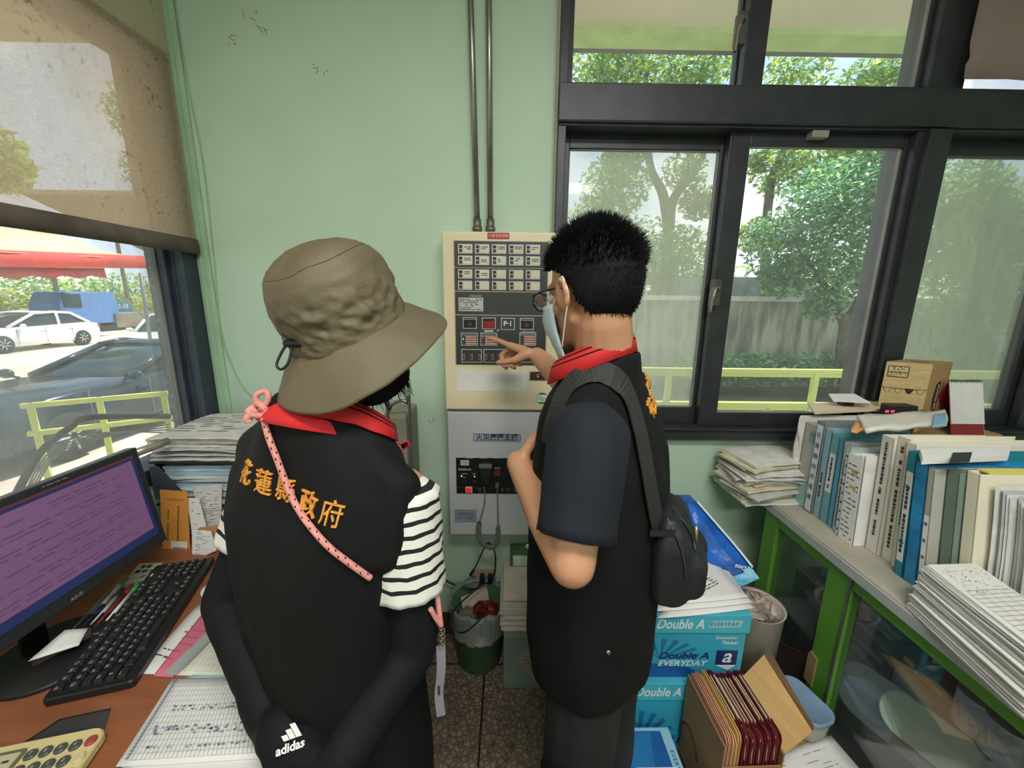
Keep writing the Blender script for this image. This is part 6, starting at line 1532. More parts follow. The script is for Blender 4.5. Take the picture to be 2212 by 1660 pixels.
# ================================================================ counter cabinet with glass doors on the right
CZ, CX0, CX1, CY0, CY1 = .80, 1.005, 1.85, -.35, 1.50
GRN = M('leaf green cabinet paint', (92, 148, 52), .45, var=.08)
TOP = M('worn grey counter top', (172, 166, 150), .6, var=.14, vscale=6, detail=8)
EDG = M('pale grey edge', (176, 178, 176), .5)
t = thing('counter_top', 'worn grey counter top running along the green glass cabinet', 'counter', (1.4, .6, CZ))
MB().box(CX0, CX1, CY0, CY1, CZ - .004, CZ).build('top_sheet', TOP, t)
MB().box(CX0 - .004, CX1, CY0, CY1, CZ - .036, CZ - .0042).build('top_edge', EDG, t, bevel=.002)
CXF = CX0 + .015
t = thing('cabinet', 'low leaf green cabinet with sliding glass doors under the grey counter', 'cabinet', (1.4, .6, 0))
ymid = at(1790, 1230, X=CXF).y; yend = 1.42
zT = CZ - .0362
b = MB(); b.box(CXF, CXF + .03, CY0, yend, zT - .045, zT).build('top_bar', GRN, t, bevel=.003)
b = MB(); b.box(CXF, CXF + .03, CY0, yend, 0, .06).build('bottom_bar', GRN, t, bevel=.003)
for yy, w in ((yend, .07), (ymid, .085), (ymid - .95, .08)): MB().box(CXF - .002, CXF + .034, yy - w, yy, .0, zT).build('post', GRN, t, bevel=.003)
MB().box(CXF + .034, CX1 - .01, yend - .02, yend, 0, zT).build('side_panel', GRN, t); MB().box(CX1 - .03, CX1 - .01, CY0, yend - .021, 0, zT).build('back_panel', GRN, t)
MB().box(CXF + .035, CX1 - .031, CY0, yend - .021, .012, .03).build('cabinet_floor', M('grey steel shelf', (150, 152, 150), .5), t)
CGL = veil('cabinet door glass', .93, (120, 136, 146), gloss=.35, dirt=.05, vscale=5)
for y0, y1 in ((ymid, yend - .07), (ymid - .87, ymid - .085)):
    d = MB().box(CXF + .012, CXF + .016, y0 + .002, y1, .062, zT - .046).build('glass_door', CGL, t)
    MB().box(CXF + .008, CXF + .020, y0 + .002, y0 + .012, .062, zT - .046).build('door_edge', STEEL, d)
    MB().box(CXF + .04, CX1 - .031, y0 - .08, y1, .40, .412).build('glass_shelf', M('shelf board', (132, 140, 140), .3), t)
MB().box(CXF - .006, CXF - .002, ymid - .088, ymid - .082, .02, zT - .01).build('steel_trim', STEEL, t)
MB().prism([(.0, .0), (.035, .0), (.035, .10), (.028, .115), (.0, .11)], frame((CXF - .003, ymid - .03, .30), Y3, Z3, X3) , -.004).build('door_pull', M('worn brass pull', (196, 164, 118), .4, .4), t)
# things inside, behind the glass
r = random.Random(15)
z = .4125
for k in range(7):
    h = r.uniform(.015, .03); T = tr(1.30 + r.uniform(-.02, .02), 1.16 + r.uniform(-.02, .02), z) @ rz(r.uniform(-.1, .1))
    o = thing('document_case', ['clear document case in the pile on the upper cabinet shelf', 'topmost clear document case on the upper shelf of the green cabinet'][k == 6], 'case', T.translation, 'document cases in the cabinet' if k < 6 else None)
    MB(T).box(-.12, .12, -.15, .15, .0004, h - .001).build('case_body', M('smoky blue plastic', (126, 140, 156), .2, var=.2), o, bevel=.003)
    MB(T).box(-.125, -.119, -.155, .155, h * .3, h * .75).build('case_rim', M('pale blue rim', (164, 178, 190), .3), o); z += h
o = thing('bowl', 'dull red plastic bowl on the lower level of the green cabinet behind the glass', 'bowl', at(1720, 1310, X=1.16))
c = at(1722, 1330, X=1.16); o.location = (c.x, c.y, .0305)
MB().lathe([(.001, .001), (.055, .001), (.085, .16), (.092, .21), (.096, .212), (.096, .216), (.086, .212), (.052, .01), (.001, .008)], (c.x, c.y, .0305), 32).build('bowl_body', M('dull red plastic', (150, 74, 66), .45), o)
o = thing('red_packets', 'red and black packed boxes on the upper shelf behind the second glass door', 'box', (1.25, .60, .4125))
c0, c1 = at(1935, 1400, X=1.14), at(2090, 1480, X=1.14)
MB().box(1.14, 1.34, c1.y, c0.y, .4125, .57).build('packet_body', M('red black packet', (110, 40, 36), .4, var=0, rgb2=(46, 32, 30), vscale=14), o, bevel=.004)
b = MB(); 
for k in range(7): y_, z_ = r.uniform(c1.y + .02, c0.y - .04), r.uniform(.43, .55); b.box(1.1385, 1.1399, y_, y_ + .028, z_, z_ + .014)
b.build('packet_print', M('yellow label print', (196, 176, 110), .5, var=0), o)
o = tag(MB().box(1.12, 1.36, .735, .95, .4125, .53).build('storage_tub', M('grey blue tub', (130, 146, 160), .3, var=.1), None, bevel=.02), 'grey blue plastic tub beside the red packets behind the glass', 'tub')
for k, (px_, py_, s_, lab) in enumerate([(1930, 1545, 1.0, 'long frosted lid standing on the cabinet floor behind the second glass door'), (2010, 1590, .72, 'oval pale green lid leaning before the long frosted lid')]):
    c = at(px_, py_, X=1.10 - .035 * k); T = frame(c, Vector((.25, -.95, .1)).normalized(), Vector((.2, .1, 1)).normalized(), Vector((-1, -.25, .2)).normalized())
    q = MB(T); pts = rrect(.30 * s_, .16 * s_, .075 * s_, 6)
    q.loft([[(x * e, y * e, z_) for x, y in pts] for z_, e in ((0, 1), (.004, 1.01), (.008, .96))], sm=False)
    tag(q.build('frosted_tray', M(['frosted lid', 'pale green lid'][k], [(150, 164, 166), (168, 188, 176)][k], .4)), lab, 'tray')
for k, (px_, py_, lab) in enumerate([(2130, 1500, 'white jar with a black lid behind the glass, the one farther along the cabinet'), (2195, 1556, 'white jar with a black lid behind the glass, nearest the camera')]):
    c = at(px_, py_, X=1.12); zb = c.z - .10
    o = thing('jar', lab, 'jar', (c.x, c.y, zb))
    MB().lathe([(.001, 0), (.040, 0), (.043, .004), (.043, .085), (.036, .095)], (c.x, c.y, zb), 28).build('jar_body', M('jar label', (176, 184, 194), .4, var=.25, vscale=60), o)
    MB().lathe([(.042, .092), (.044, .094), (.044, .118), (.041, .122), (.001, .122)], (c.x, c.y, zb), 28).build('jar_lid', BLACK, o)
    MB().lathe([(.038, .1222), (.038, .1235), (.001, .1235)], (c.x, c.y, zb), 28).build('lid_disc', M('grey lid disc', (160, 172, 184), .4), o)
jl = at(2130, 1500, X=1.12).z - .10
tag(MB().box(1.06, 1.30, .30, .68, jl - .012, jl - .0005).box(1.08, 1.28, .31, .33, .0305, jl - .0125).box(1.08, 1.28, .65, .67, .0305, jl - .0125).build('jar_stand', M('grey steel shelf', (150, 152, 150), .5)), 'small grey riser shelf carrying the two jars inside the cabinet', 'shelf')
r = random.Random(16); z = .0305
for k in range(6):
    h = r.uniform(.008, .016)
    tag(MB(tr(1.22, .86 + r.uniform(-.02, .02), z) @ rz(r.uniform(-.06, .06))).box(-.13, .13, -.10, .12, .0004, h).build('flat_file', M('pale flat file', (166, 170, 172), .6, var=.1)), 'pale flat file in the pile on the cabinet floor behind the second glass door', 'file', 'flat files on the cabinet floor'); z += h
# ---- newspapers at the far end of the counter
o, z = stack(.10, 1.025, 1.475, .27, .19, CZ + .0005, .955, 'newspaper', 'crumpled folded newspaper in the leaning pile at the far end of the grey counter', NEWS, 51, .004, .010, .012, 'newspapers on the counter end', 'newspaper', .10, .04)
o['label'] = 'topmost newspaper of the pile at the far end of the counter, white with faint print'; del o['group']
o2 = MB(tr(1.085, 1.375, .915) @ rz(.12)).box(-.075, .05, -.006, .006, 0, .001).build('binder_strip', PAPER); 
tag(o2, 'white punched strip poking out of the newspaper pile on the counter', 'strip')
b = MB(tr(1.085, 1.375, .9162) @ rz(.12))
for k in range(5): b.lathe([(.0028, 0), (.0028, .0003), (.0002, .0003)], (-.06 + k * .024, 0, 0), 10)
b.build('punch_hole', INK, o2)
# ---- row of binders: spine px range at the foot, px of the top, depth, look
XS = 1.10
def Yp(px): 
    # foot line of the spines across the photograph
    xs = [(1687, 1.436), (1717, 1.402), (1745, 1.34), (1766, 1.298), (1780, 1.267), (1800, 1.232), (1815, 1.206), (1826, 1.185), (1837, 1.164), (1870, 1.105), (1908, 1.062), (1945, 1.022), (1966, .990), (1985, .962), (2012, .925), (2030, .905), (2055, .872), (2085, .84)]
    for (a, ya), (b_, yb2) in zip(xs, xs[1:]):
        if px <= b_: return ya + (yb2 - ya) * (px - a) / (b_ - a)
    return xs[-1][1]
def vwrite(parent, F, L, size, seed, word=.9):
    s = MB(F); scribble(s, Matrix.Rotation(pi / 2, 4, 'Z'), L, size, 1, word, size * .9, .8, seed=seed); s.build('spine_print', INK, parent)
LEAN = [None]
def SB(): return MB(LEAN[0])
def binder(pa, pb, zt, depth, mat, lab, name='binder', label_mat=None, lab_span=(.3, .9), dx=0.0, write=None, hole=False, inner=None, seed=0, writing='', ltop=None):
    y1, y0 = Yp(pa) - .001, Yp(pb) + .001
    t = thing(name, lab, 'binder' if name == 'binder' else name.replace('_', ' '), (XS + dx, (y0 + y1) / 2, CZ))
    x0, x1 = XS + dx, XS + dx + depth; w = y1 - y0; zb = CZ + .0005
    kl = max(0, pa - 1690) * .00013 / (zt - zb); LT = Matrix(((1, 0, 0, 0), (0, 1, kl, -kl * CZ), (0, 0, 1, 0), (0, 0, 0, 1))); LEAN[0] = LT
    th = min(.003, w * .2)
    b = SB(); b.box(x0, x1, y0, y0 + th, zb, zt).box(x0, x1, y1 - th, y1, zb, zt).box(x0, x0 + th, y0, y1, zb, zt)
    b.build('binder_cover', mat, t, bevel=.0012)
    SB().box(x0 + th + .004, x1 - .012, y0 + th, y1 - th, zb + .006, zt - .012).build('binder_pages', inner or PAPER, t)
    F = LT @ frame((x0 - .0006, (y0 + y1) / 2, (zb + zt) / 2), -Y3, Z3, -X3)
    H = zt - zb
    if label_mat:
        l0, l1 = zb + H * lab_span[0], zb + H * lab_span[1]
        lb = SB().box(x0 - .0006, x0 + .0002, y0 + w * .12, y1 - w * .12, l0, l1).build('spine_label', label_mat, t)
        F2 = LT @ frame((x0 - .0010, (y0 + y1) / 2, (l0 + l1) / 2), -Y3, Z3, -X3)
        if writing:
            n_ = len(writing); sz = min(w * .62, (l1 - l0) * .8 / n_)
            for k, c in enumerate(writing): text('lettering', c, F2 @ Vector((0, (l1 - l0) * (.38 - .8 * k / max(1, n_ - 1) * .9), 0)), -Y3, Z3, sz, INK, lb, depth=.0001)
        else: vwrite(lb, F2, (l1 - l0) * .8, min(w * .4, .010), seed)
    elif write: vwrite(t, LT @ frame((x0 - .0006, (y0 + y1) / 2, zb + H * write[0]), -Y3, Z3, -X3), H * write[1], min(w * .36, .010), seed)
    if hole:
        for zz in (.28, .72): MB(F).lathe([(min(.008, w * .3), 0), (min(.008, w * .3), .0006), (.0005, .0006)], (0, (zz - .5) * H, 0), 16).build('finger_hole', M('teal ring', (60, 140, 150), .5), t)
    return t
WB = M('white binder card', (222, 218, 206), .6, var=.04); WB2 = M('cream binder card', (228, 220, 198), .65, var=.04); GB = M('grey binder card', (176, 174, 164), .6, var=.06)
BLB = M('pale blue binder', (150, 184, 204), .45, var=.06); TLB = M('teal film binder', (112, 170, 178), .35, var=.08); TLD = M('strong teal card', (30, 132, 150), .45); DB = M('slate binder', (128, 132, 134), .5); BRB = M('bright blue film', (44, 136, 190), .3, var=.3, vscale=18); GG = M('grey green card', (120, 142, 136), .6)
# white crumpled envelope first
y0, y1 = Yp(1717) + .002, Yp(1687)
b = MB(); rows = []
for j in range(9):
    zz = CZ + .012 + (1.12 - CZ) * j / 8; e = .6 + .4 * min(1, j / 1.5)
    rows.append([(XS - .005 + .006 * sin(j * 1.9), y0 + (y1 - y0) * (1 - e) / 2, zz), (XS - .012 + .005 * sin(j * 2.3), (y0 + y1) / 2, zz - .004), (XS - .002 + .004 * sin(j), y1 - (y1 - y0) * (1 - e) / 2, zz), (XS + .26, y1 - .004, zz + .004 * sin(j)), (XS + .26, y0 + .004, zz)])
b.loft(rows, sm=False)
tag(b.build('padded_envelope', M('crumpled white envelope', (216, 212, 206), .7, var=.05, bump=.25, bscale=40), None, bevel=.003), 'crumpled white padded envelope, first in the row of binders beside the newspapers', 'envelope')
t = binder(1719, 1745, 1.118, .26, GB, 'grey white binder with a small picture label, pale teal at its foot, second in row', seed=1)
y0, y1 = Yp(1745) + .001, Yp(1719) - .001
SB().box(XS - .0008, XS, y0 + .001, y1 - .001, CZ + .002, CZ + .10).build('spine_foot', M('pale teal foot', (150, 196, 192), .5), t)
SB().box(XS - .0010, XS, y0 + .004, y0 + .026, 1.05, 1.09).build('picture_label', M('blue grey picture', (110, 140, 152), .5, var=.3, vscale=60), t)
t = binder(1747, 1765, 1.142, .29, DB, 'tall slate binder with a full length white label of vertical writing', label_mat=M('white spine label', (214, 222, 226), .6), lab_span=(.02, .96), writing='花蓮縣政府檔案', dx=-.006, seed=2)
binder(1766, 1779, 1.125, .27, BLB, 'pale blue binder with pink writing next to the tall slate binder', label_mat=M('grey blue label', (168, 184, 190), .6), lab_span=(.2, .55), seed=3)
binder(1780, 1799, 1.118, .26, TLB, 'pale teal binder with a narrow white label', label_mat=PAPER, lab_span=(.35, .78), seed=4)
binder(1800, 1812, 1.108, .26, M('film blue binder', (86, 160, 190), .3, var=.1), 'thin blue film binder right of the pale teal binder', seed=5)
binder(1813, 1825, 1.105, .27, WB, 'thin white binder with a long column of small spine writing', write=(.5, .9), seed=6)
t = binder(1826, 1836, 1.10, .26, M('pale punched card', (206, 222, 222), .6), 'thin pale folder with a punched edge strip of dark holes', dx=-.012, seed=7)
b = MB(LEAN[0] @ frame((XS - .0128, (Yp(1826) + Yp(1836)) / 2, 0), -Y3, Z3, -X3))
for k in range(9): b.lathe([(.0036, 0), (.0036, .0004), (.0003, .0004)], (0, CZ + .02 + k * .031, 0), 10)
b.build('punch_hole', M('teal hole', (48, 96, 100), .6), t)
# sheaf of loose printed pages with two yellow marks
y1, y0 = Yp(1838), Yp(1869)
t = thing('page_sheaf', 'sheaf of loose printed pages with two ochre marks standing between the binders', 'paper', (XS, (y0 + y1) / 2, CZ))
b = MB(); r = random.Random(31)
for k in range(11):
    y_ = y1 - .004 - (y1 - y0 - .008) * k / 10; x_ = XS - .016 + r.uniform(0, .012); b.add([(x_, y_, CZ + .001), (x_ + .21, y_, CZ + .001), (x_ + .21, y_ + .018, 1.085 + r.uniform(0, .01)), (x_, y_ + .018, 1.085 + r.uniform(-.01, .012))], [(0, 1, 2, 3)])
b.build('pages', PAPER, t, solid=.0014)
fr2 = Matrix(((1, 0, 0, 0), (0, 1, .07, -.07 * CZ), (0, 0, 1, 0), (0, 0, 0, 1))) @ frame((XS - .019, (y0 + y1) / 2, .945), -Y3, Z3, -X3)
pg = MB(fr2).box(-(y1 - y0) * .46, (y1 - y0) * .46, -.144, .14, -.0012, 0).build('front_page', PAPER, t)
s = MB(fr2); scribble(s, tr(0, -.01, 0), (y1 - y0) * .8, .25, 16, .75, .012, .2, seed=9); s.build('page_print', INK, pg)
b = MB(fr2); b.box(-.008, .014, .082, .090, .0002, .0008).box(-.008, .014, .034, .042, .0002, .0008).build('ochre_mark', M('ochre marker', (200, 164, 70), .7), pg)
binder(1871, 1907, 1.165, .31, WB, 'thick white binder with columns of dark vertical writing, right of the page sheaf', write=(.55, .8), dx=.02, seed=10)
binder(1909, 1944, 1.175, .34, WB2, 'thick cream white binder with a long narrow column of writing and a green smudge', write=(.5, .85), dx=.03, seed=11)
binder(1946, 1965, 1.17, .36, WB, 'white binder with handwritten green spine note, left of the teal edged binder', write=(.6, .5), dx=.02, seed=12)
t = binder(1967, 1984, 1.155, .36, TLD, 'teal edged white binder with two dark teal finger rings on its spine', label_mat=WB, lab_span=(.12, .84), dx=.0, hole=True, seed=13)
t = binder(1986, 2011, 1.135, .30, BRB, 'bright blue crumpled film folder in the binder row', seed=14)
t = binder(2013, 2029, 1.13, .33, GB, 'grey binder with a narrow white label reading 檔案資料', label_mat=PAPER, lab_span=(.05, .62), writing='檔案資料', dx=.0, seed=15)
binder(2031, 2054, 1.135, .36, GG, 'grey green binder beside the thick beige binder', dx=.03, seed=16)
binder(2056, 2084, 1.145, .38, WB2, 'thick plain beige binder with a yellow sheet tucked on top', dx=.045, seed=17)
tag(MB().box(XS + .07, XS + .40, Yp(2083) + .05, Yp(2058) + .05, 1.1455, 1.149).build('yellow_sheet', M('yellow paper', (222, 210, 96), .6)), 'yellow sheet lying on top of the thick beige binder', 'paper')
# folder of plastic sleeves, each sleeve in the leaning fan
r = random.Random(33)
SLV = [M('grey plastic sleeve', (188, 188, 186), .3, var=.1, vscale=30), M('pale plastic sleeve', (210, 210, 206), .3, var=.08, vscale=30), M('lilac grey sleeve', (176, 174, 178), .3, var=.1, vscale=30)]
y = .835; k = 0
while y > .77:
    w = r.uniform(.005, .009); x0 = XS + .058 + r.uniform(-.004, .02) + (.835 - y) * .25
    b = MB(); rows = []
    zt = 1.118 + r.uniform(-.012, .008) - (.835 - y) * .25
    for j in range(5):
        u = j / 4; bow = .006 * sin(pi * u)
        rows.append([(x0 + bow, y - w + .04 * u, CZ + .001 + (zt - CZ) * u), (x0 + bow - .003, y - w / 2 + .04 * u, CZ + .001 + (zt - CZ) * u), (x0 + bow, y - .0008 + .04 * u, CZ + .001 + (zt - CZ) * u), (x0 + .30, y - .0008 + .04 * u, CZ + .001 + (zt - CZ) * u), (x0 + .30, y - w + .04 * u, CZ + .001 + (zt - CZ) * u)])
    b.loft(rows, sm=False)
    tag(b.build('document_sleeve', r.choice(SLV)), 'greyish plastic document sleeve in the tight row right of the beige binder', 'document sleeve', 'document sleeves on the counter')
    y -= w; k += 1
# flat things lying on top of the row
def slab(name, px4, z, th, lab, cat, mat, wave=0.0, seed=0):
    q = flat(px4, z); b = MB(); rows = []
    for j in range(7):
        v = j / 6; rows.append([q[0].lerp(q[1], u / 8).lerp(q[3].lerp(q[2], u / 8), v) + Vector((0, 0, wave * sin(u * 1.7 + j * .9 + seed))) for u in range(9)])
    b.loft(rows, closed=False, caps=False, sm=wave > 0)
    o = b.build(name, mat, None); s = o.modifiers.new('solid', 'SOLIDIFY'); s.thickness = th; s.offset = 1
    return tag(o, lab, cat), q
slab('plastic_parcel', [(1850, 905), (2042, 893), (2045, 922), (1872, 936)], 1.178, .012, 'creased white plastic parcel with a blue corner lying across the binder tops', 'parcel', M('white film parcel', (222, 218, 208), .35, var=.05, bump=.3, bscale=30), .004)
slab('blue_label', [(2018, 896), (2043, 893), (2046, 920), (2014, 924)], 1.197, .001, 'pale blue printed label at the end of the creased white parcel', 'label', M('pale blue label', (134, 180, 204), .5, var=.15, vscale=30), .002)
slab('orange_folder', [(1846, 915), (1882, 905), (1884, 930), (1838, 938)], 1.170, .006, 'orange paper flap sticking out left of the white parcel', 'paper', M('orange flap', (222, 160, 96), .6), .004, 2)
slab('document_roll', [(1985, 982), (2180, 978), (2176, 996), (1990, 1004)], 1.150, .016, 'rolled white sheet with a black band lying on the teal and blue binders', 'paper', PAPER, .0)
slab('black_band', [(2058, 979), (2100, 978), (2094, 999), (2050, 1001)], 1.1665, .0012, 'black band around the rolled white sheet on the binders', 'band', BLACK)
slab('cardboard_folder', [(1745, 876), (1892, 868), (1908, 888), (1760, 896)], 1.150, .008, 'tan and white card folder lying over the far binders with a blue tab', 'folder', M('tan folder', (216, 182, 134), .7, var=0, rgb2=(226, 220, 206), vscale=5), .0)
# plain carton behind the binders, carrying router, plant, toy box and calendar
bx0, bx1 = 1.372, 1.84
t = thing('filing_carton', 'plain brown carton behind the binders, carrying the printed box and the calendar', 'box', (1.6, 1.43, CZ))
zc = 1.075
MB().box(bx0, bx1, 1.395, 1.52, CZ + .0005, zc).build('carton_body', M('brown carton', (170, 136, 96), .8), t, bevel=.003)
# printed gift box
pA, pB, pC = at(1924, 778, Y=1.46), at(2014, 795, Y=1.405), at(2052, 790, Y=1.47)
zt = at(1970, 785, Y=1.43).z
A, B_, C_ = Vector((at(1905, 830, Y=1.475).x, 1.475, 0)), Vector((at(2004, 840, Y=1.41).x, 1.41, 0)), Vector((at(2045, 840, Y=1.475).x, 1.475, 0))
D_ = A + C_ - B_
KR = M('kraft card', (176, 138, 92), .75, var=.05, vscale=18)
t = thing('gift_box', 'kraft cardboard box printed BUDGIE FUGGLERS standing by the window', 'box', (B_.x, B_.y, zc))
MB().loft([[Vector((p.x, p.y, zc + .0005)) for p in (A, B_, C_, D_)], [Vector((p.x, p.y, zt)) for p in (A, B_, C_, D_)]], sm=False).build('box_body', KR, t, bevel=.002)
fx = (B_ - A).normalized(); fn = fx.cross(Z3); W_ = (B_ - A).length; H_ = zt - zc
FF = frame((A + B_) / 2 + Vector((0, 0, (zc + zt) / 2)) + fn * .0004, fx, Z3, fn)
pf = MB(FF).box(-W_ / 2 + .001, W_ / 2 - .001, -H_ / 2 + .001, H_ / 2 - .001, 0, .0004).build('printed_face', M('pale brick print', (198, 172, 122), .7, var=.12, vscale=40, stretch=(1, 1, 4)), t)
KI = M('black card print', (46, 40, 34), .7, var=0)
MB(FF).prism(rrect(W_ * .48, H_ * .17, .004, cx=-W_ * .2, cy=H_ * .36), tr(0, 0, .0004), .0004).build('logo_ground', M('brown logo ground', (110, 88, 60), .7), pf)
text('lettering', 'BUDGIE', FF @ Vector((-W_ * .2, H_ * .39, .0009)), fx, Z3, .024, M('cream card print', (224, 206, 164), .7, var=0), pf, bold=.0008, wide=W_ * .42, depth=.0001)
text('lettering', 'FUGGLERS', FF @ Vector((-W_ * .2, H_ * .315, .0009)), fx, Z3, .016, M('cream card print', (224, 206, 164), .7, var=0), pf, bold=.0006, wide=W_ * .42, depth=.0001)
b = MB(FF)
for j, yy in enumerate((.13, -.16, -.40)):
    b.tube([(-W_ / 2 + W_ * i / 16, H_ * (yy - .02 * sin(pi * i / 16)), .0008) for i in range(17)], .0008, 4)
    for i in range(4):
        cx_ = -W_ * .36 + i * W_ * .24 + (.01 if j == 1 else 0); y_ = H_ * yy - .002; e = .013
        b.tube([(cx_ - e, y_, .0008), (cx_ + e, y_, .0008), (cx_ + .004, y_ - .018, .0008), (cx_ - .004, y_ - .018, .0008), (cx_ - e, y_, .0008)], .0008, 4)
        if (i + j) % 3 == 2: b.add([(cx_ - e, y_, .0006), (cx_ + e, y_, .0006), (cx_ + .004, y_ - .018, .0006), (cx_ - .004, y_ - .018, .0006)], [(0, 1, 2, 3)])
b.build('washing_line_print', KI, pf)
gx = (C_ - B_).normalized(); gn = gx.cross(Z3); GW = (C_ - B_).length
GF = frame((B_ + C_) / 2 + Vector((0, 0, (zc + zt) / 2)) + gn * .0006, gx, Z3, gn)
sg = MB(GF).prism([(-.016, .05), (.008, .062), (.016, .055), (.016, -.055), (.008, -.062), (-.016, -.045), (-.024, 0)], Matrix.Identity(4), .0004).build('side_emblem', KI, t)
text('lettering', 'FUGGLER', GF @ Vector((0, 0, .0009)), -Z3, X3 * 0 + gx, .02, M('cream card print', (224, 206, 164), .7, var=0), sg, bold=.0004, wide=.098, depth=.0001)
MB(GF).box(.014, .024, -.02, .012, .0002, .0006).build('red_emblem', M('brick print', (150, 70, 50), .7), t)
tp = MB(); cxy = (A + C_) / 2; tp.obox(frame((cxy.x - .01, cxy.y - .01, zt + .0008), fx, fn, Z3), .05, .006, .001).build('lid_slot', KI, t)
# desk calendar
c0, c1, c2, c3 = at(2030, 822, Y=1.43), at(2112, 830, Y=1.43), at(2090, 925, Y=1.375), at(2000, 905, Y=1.375)
t = thing('desk_calendar', 'white desk calendar with spiral binding and a dark red stand', 'calendar', ((c0.x + c2.x) / 2, 1.41, zc))
zc2 = zc + .0008
k0, k1 = Vector((at(2050, 820, Y=1.43).x, 1.43, at(2070, 825, Y=1.43).z)), Vector((at(2120, 826, Y=1.43).x, 1.43, at(2070, 825, Y=1.43).z))
f0, f1 = Vector((k0.x - .005, 1.375, zc2)), Vector((k1.x - .005, 1.375, zc2)); r0_, r1_ = Vector((k0.x + .005, 1.50, zc2)), Vector((k1.x + .005, 1.50, zc2))
RDC = M('dark red card', (134, 34, 42), .5)
MB().loft([[f0, f1], [k0, k1], [r0_, r1_]], closed=False, caps=False, sm=False).build('calendar_stand', RDC, t, solid=.002)
nn = (k0 - f0).cross(f1 - f0).normalized(); nn = nn if nn.y < 0 else -nn
e = nn * .003
MB().loft([[f0.lerp(k0, .22) + e, f1.lerp(k1, .22) + e], [k0 + e, k1 + e]], closed=False, caps=False, sm=False).build('calendar_page', M('calendar paper', (222, 218, 218), .7), t, solid=.003)
MB().add([f1 + (k1 - f1) * .04 + X3 * .002, k1 + X3 * .002 - Z3 * .006, r1_ + X3 * .002 + Z3 * .01], [(0, 1, 2)]).build('calendar_side', M('grey card side', (170, 164, 150), .7), t, solid=.001)
for k in range(14):
    p = k0.lerp(k1, (k + .7) / 14.4); MB().tube([p + Vector((0, .006 * cos(a), .006 * sin(a))) for a in [j * pi / 6 for j in range(13)]], .0011, 5).build('spiral_ring', BLACK, t)
# black router with red lights and a potted variegated plant, white card on a holder
p0, p1 = at(1912, 880, Y=1.40), at(1975, 886, Y=1.40)
t = thing('router', 'small black device with red lights in front of the plant', 'device', (p0.x, 1.40, zc))
MB().box(p0.x - .01, A.x + .04, 1.36, 1.41, zc + .0006, at(1940, 878, Y=1.36).z).build('device_body', BLACK, t, bevel=.004)
for px_ in (1916, 1928):
    c = at(px_, 889, Y=1.36); MB().box(c.x - .006, c.x + .006, 1.3585, 1.36, c.z - .004, c.z + .004).build('red_light', M('red light glow', (255, 60, 80), .4, var=0, emit=1.2), t)
c = at(1915, 880, Y=1.455)
t = thing('potted_plant', 'small potted plant with pale variegated leaves beside the printed box', 'plant', (1.40, 1.47, zc))
MB().lathe([(.001, .0005), (.02, .0005), (.026, .05), (.024, .05), (.001, .044)], (1.400, 1.47, zc), 20).build('pot', M('dark pot', (52, 48, 44), .6), t)
VG = [leafmat('cream leaf', (212, 216, 160)), leafmat('lime green leaf', (158, 188, 104)), leafmat('deep leaf', (90, 128, 66))]
r = random.Random(44)
for k in range(16):
    a = 2 * pi * k / 16 * 2.6; el = r.uniform(.1, 1.0); base = Vector((1.400, 1.47, zc + .05)); l = r.uniform(.03, .06)
    tipv = base + Vector((cos(a) * cos(el), sin(a) * cos(el) * .6, sin(el))) * (l + .035); mid = base.lerp(tipv, .45) + Vector((0, 0, .014))
    d = (tipv - mid).normalized(); sd_ = d.cross(Z3).normalized() * r.uniform(.010, .016)
    lf = MB(); lf.tube([base, mid], .0012, 5, 1)
    N = 6; rows = []
    for i in range(N + 1):
        u = i / N; p = mid.lerp(tipv, u) - Vector((0, 0, .010 * u * u)); w = sin(pi * min(1, u * .9 + .08)) ** .8
        rows.append([p - sd_ * w, p - Vector((0, 0, .003)) * w, p + sd_ * w])
    lf.loft(rows, closed=False, caps=False, mis=[k % 3 if k % 4 else 1] * (N + 1)); lf.build('leaf', VG, t)
p0 = at(1790, 855, Y=1.5)
q4 = [at(1790, 853, Y=1.50), at(1845, 853, Y=1.52), at(1875, 872, Y=1.42), at(1800, 868, Y=1.40)]
zq = 1.19
q4 = [at(1790, 853, Z=zq), at(1846, 853, Z=zq), at(1880, 872, Z=zq - .01), at(1800, 868, Z=zq - .01)]
t = thing('tape_holder', 'white topped black stand behind the far binders by the window', 'stand', (q4[3].x, q4[3].y, CZ))
b = MB(); b.loft([[p for p in q4], [p + Vector((0, 0, .004)) for p in q4]], sm=False); b.build('stand_top', PAPER, t)
mx_ = sum((p for p in q4), Vector((0, 0, 0))) / 4
MB().box(mx_.x - .02, mx_.x + .02, mx_.y - .015, mx_.y + .015, CZ + .0005, mx_.z - .003).build('stand_column', BLACK, t)
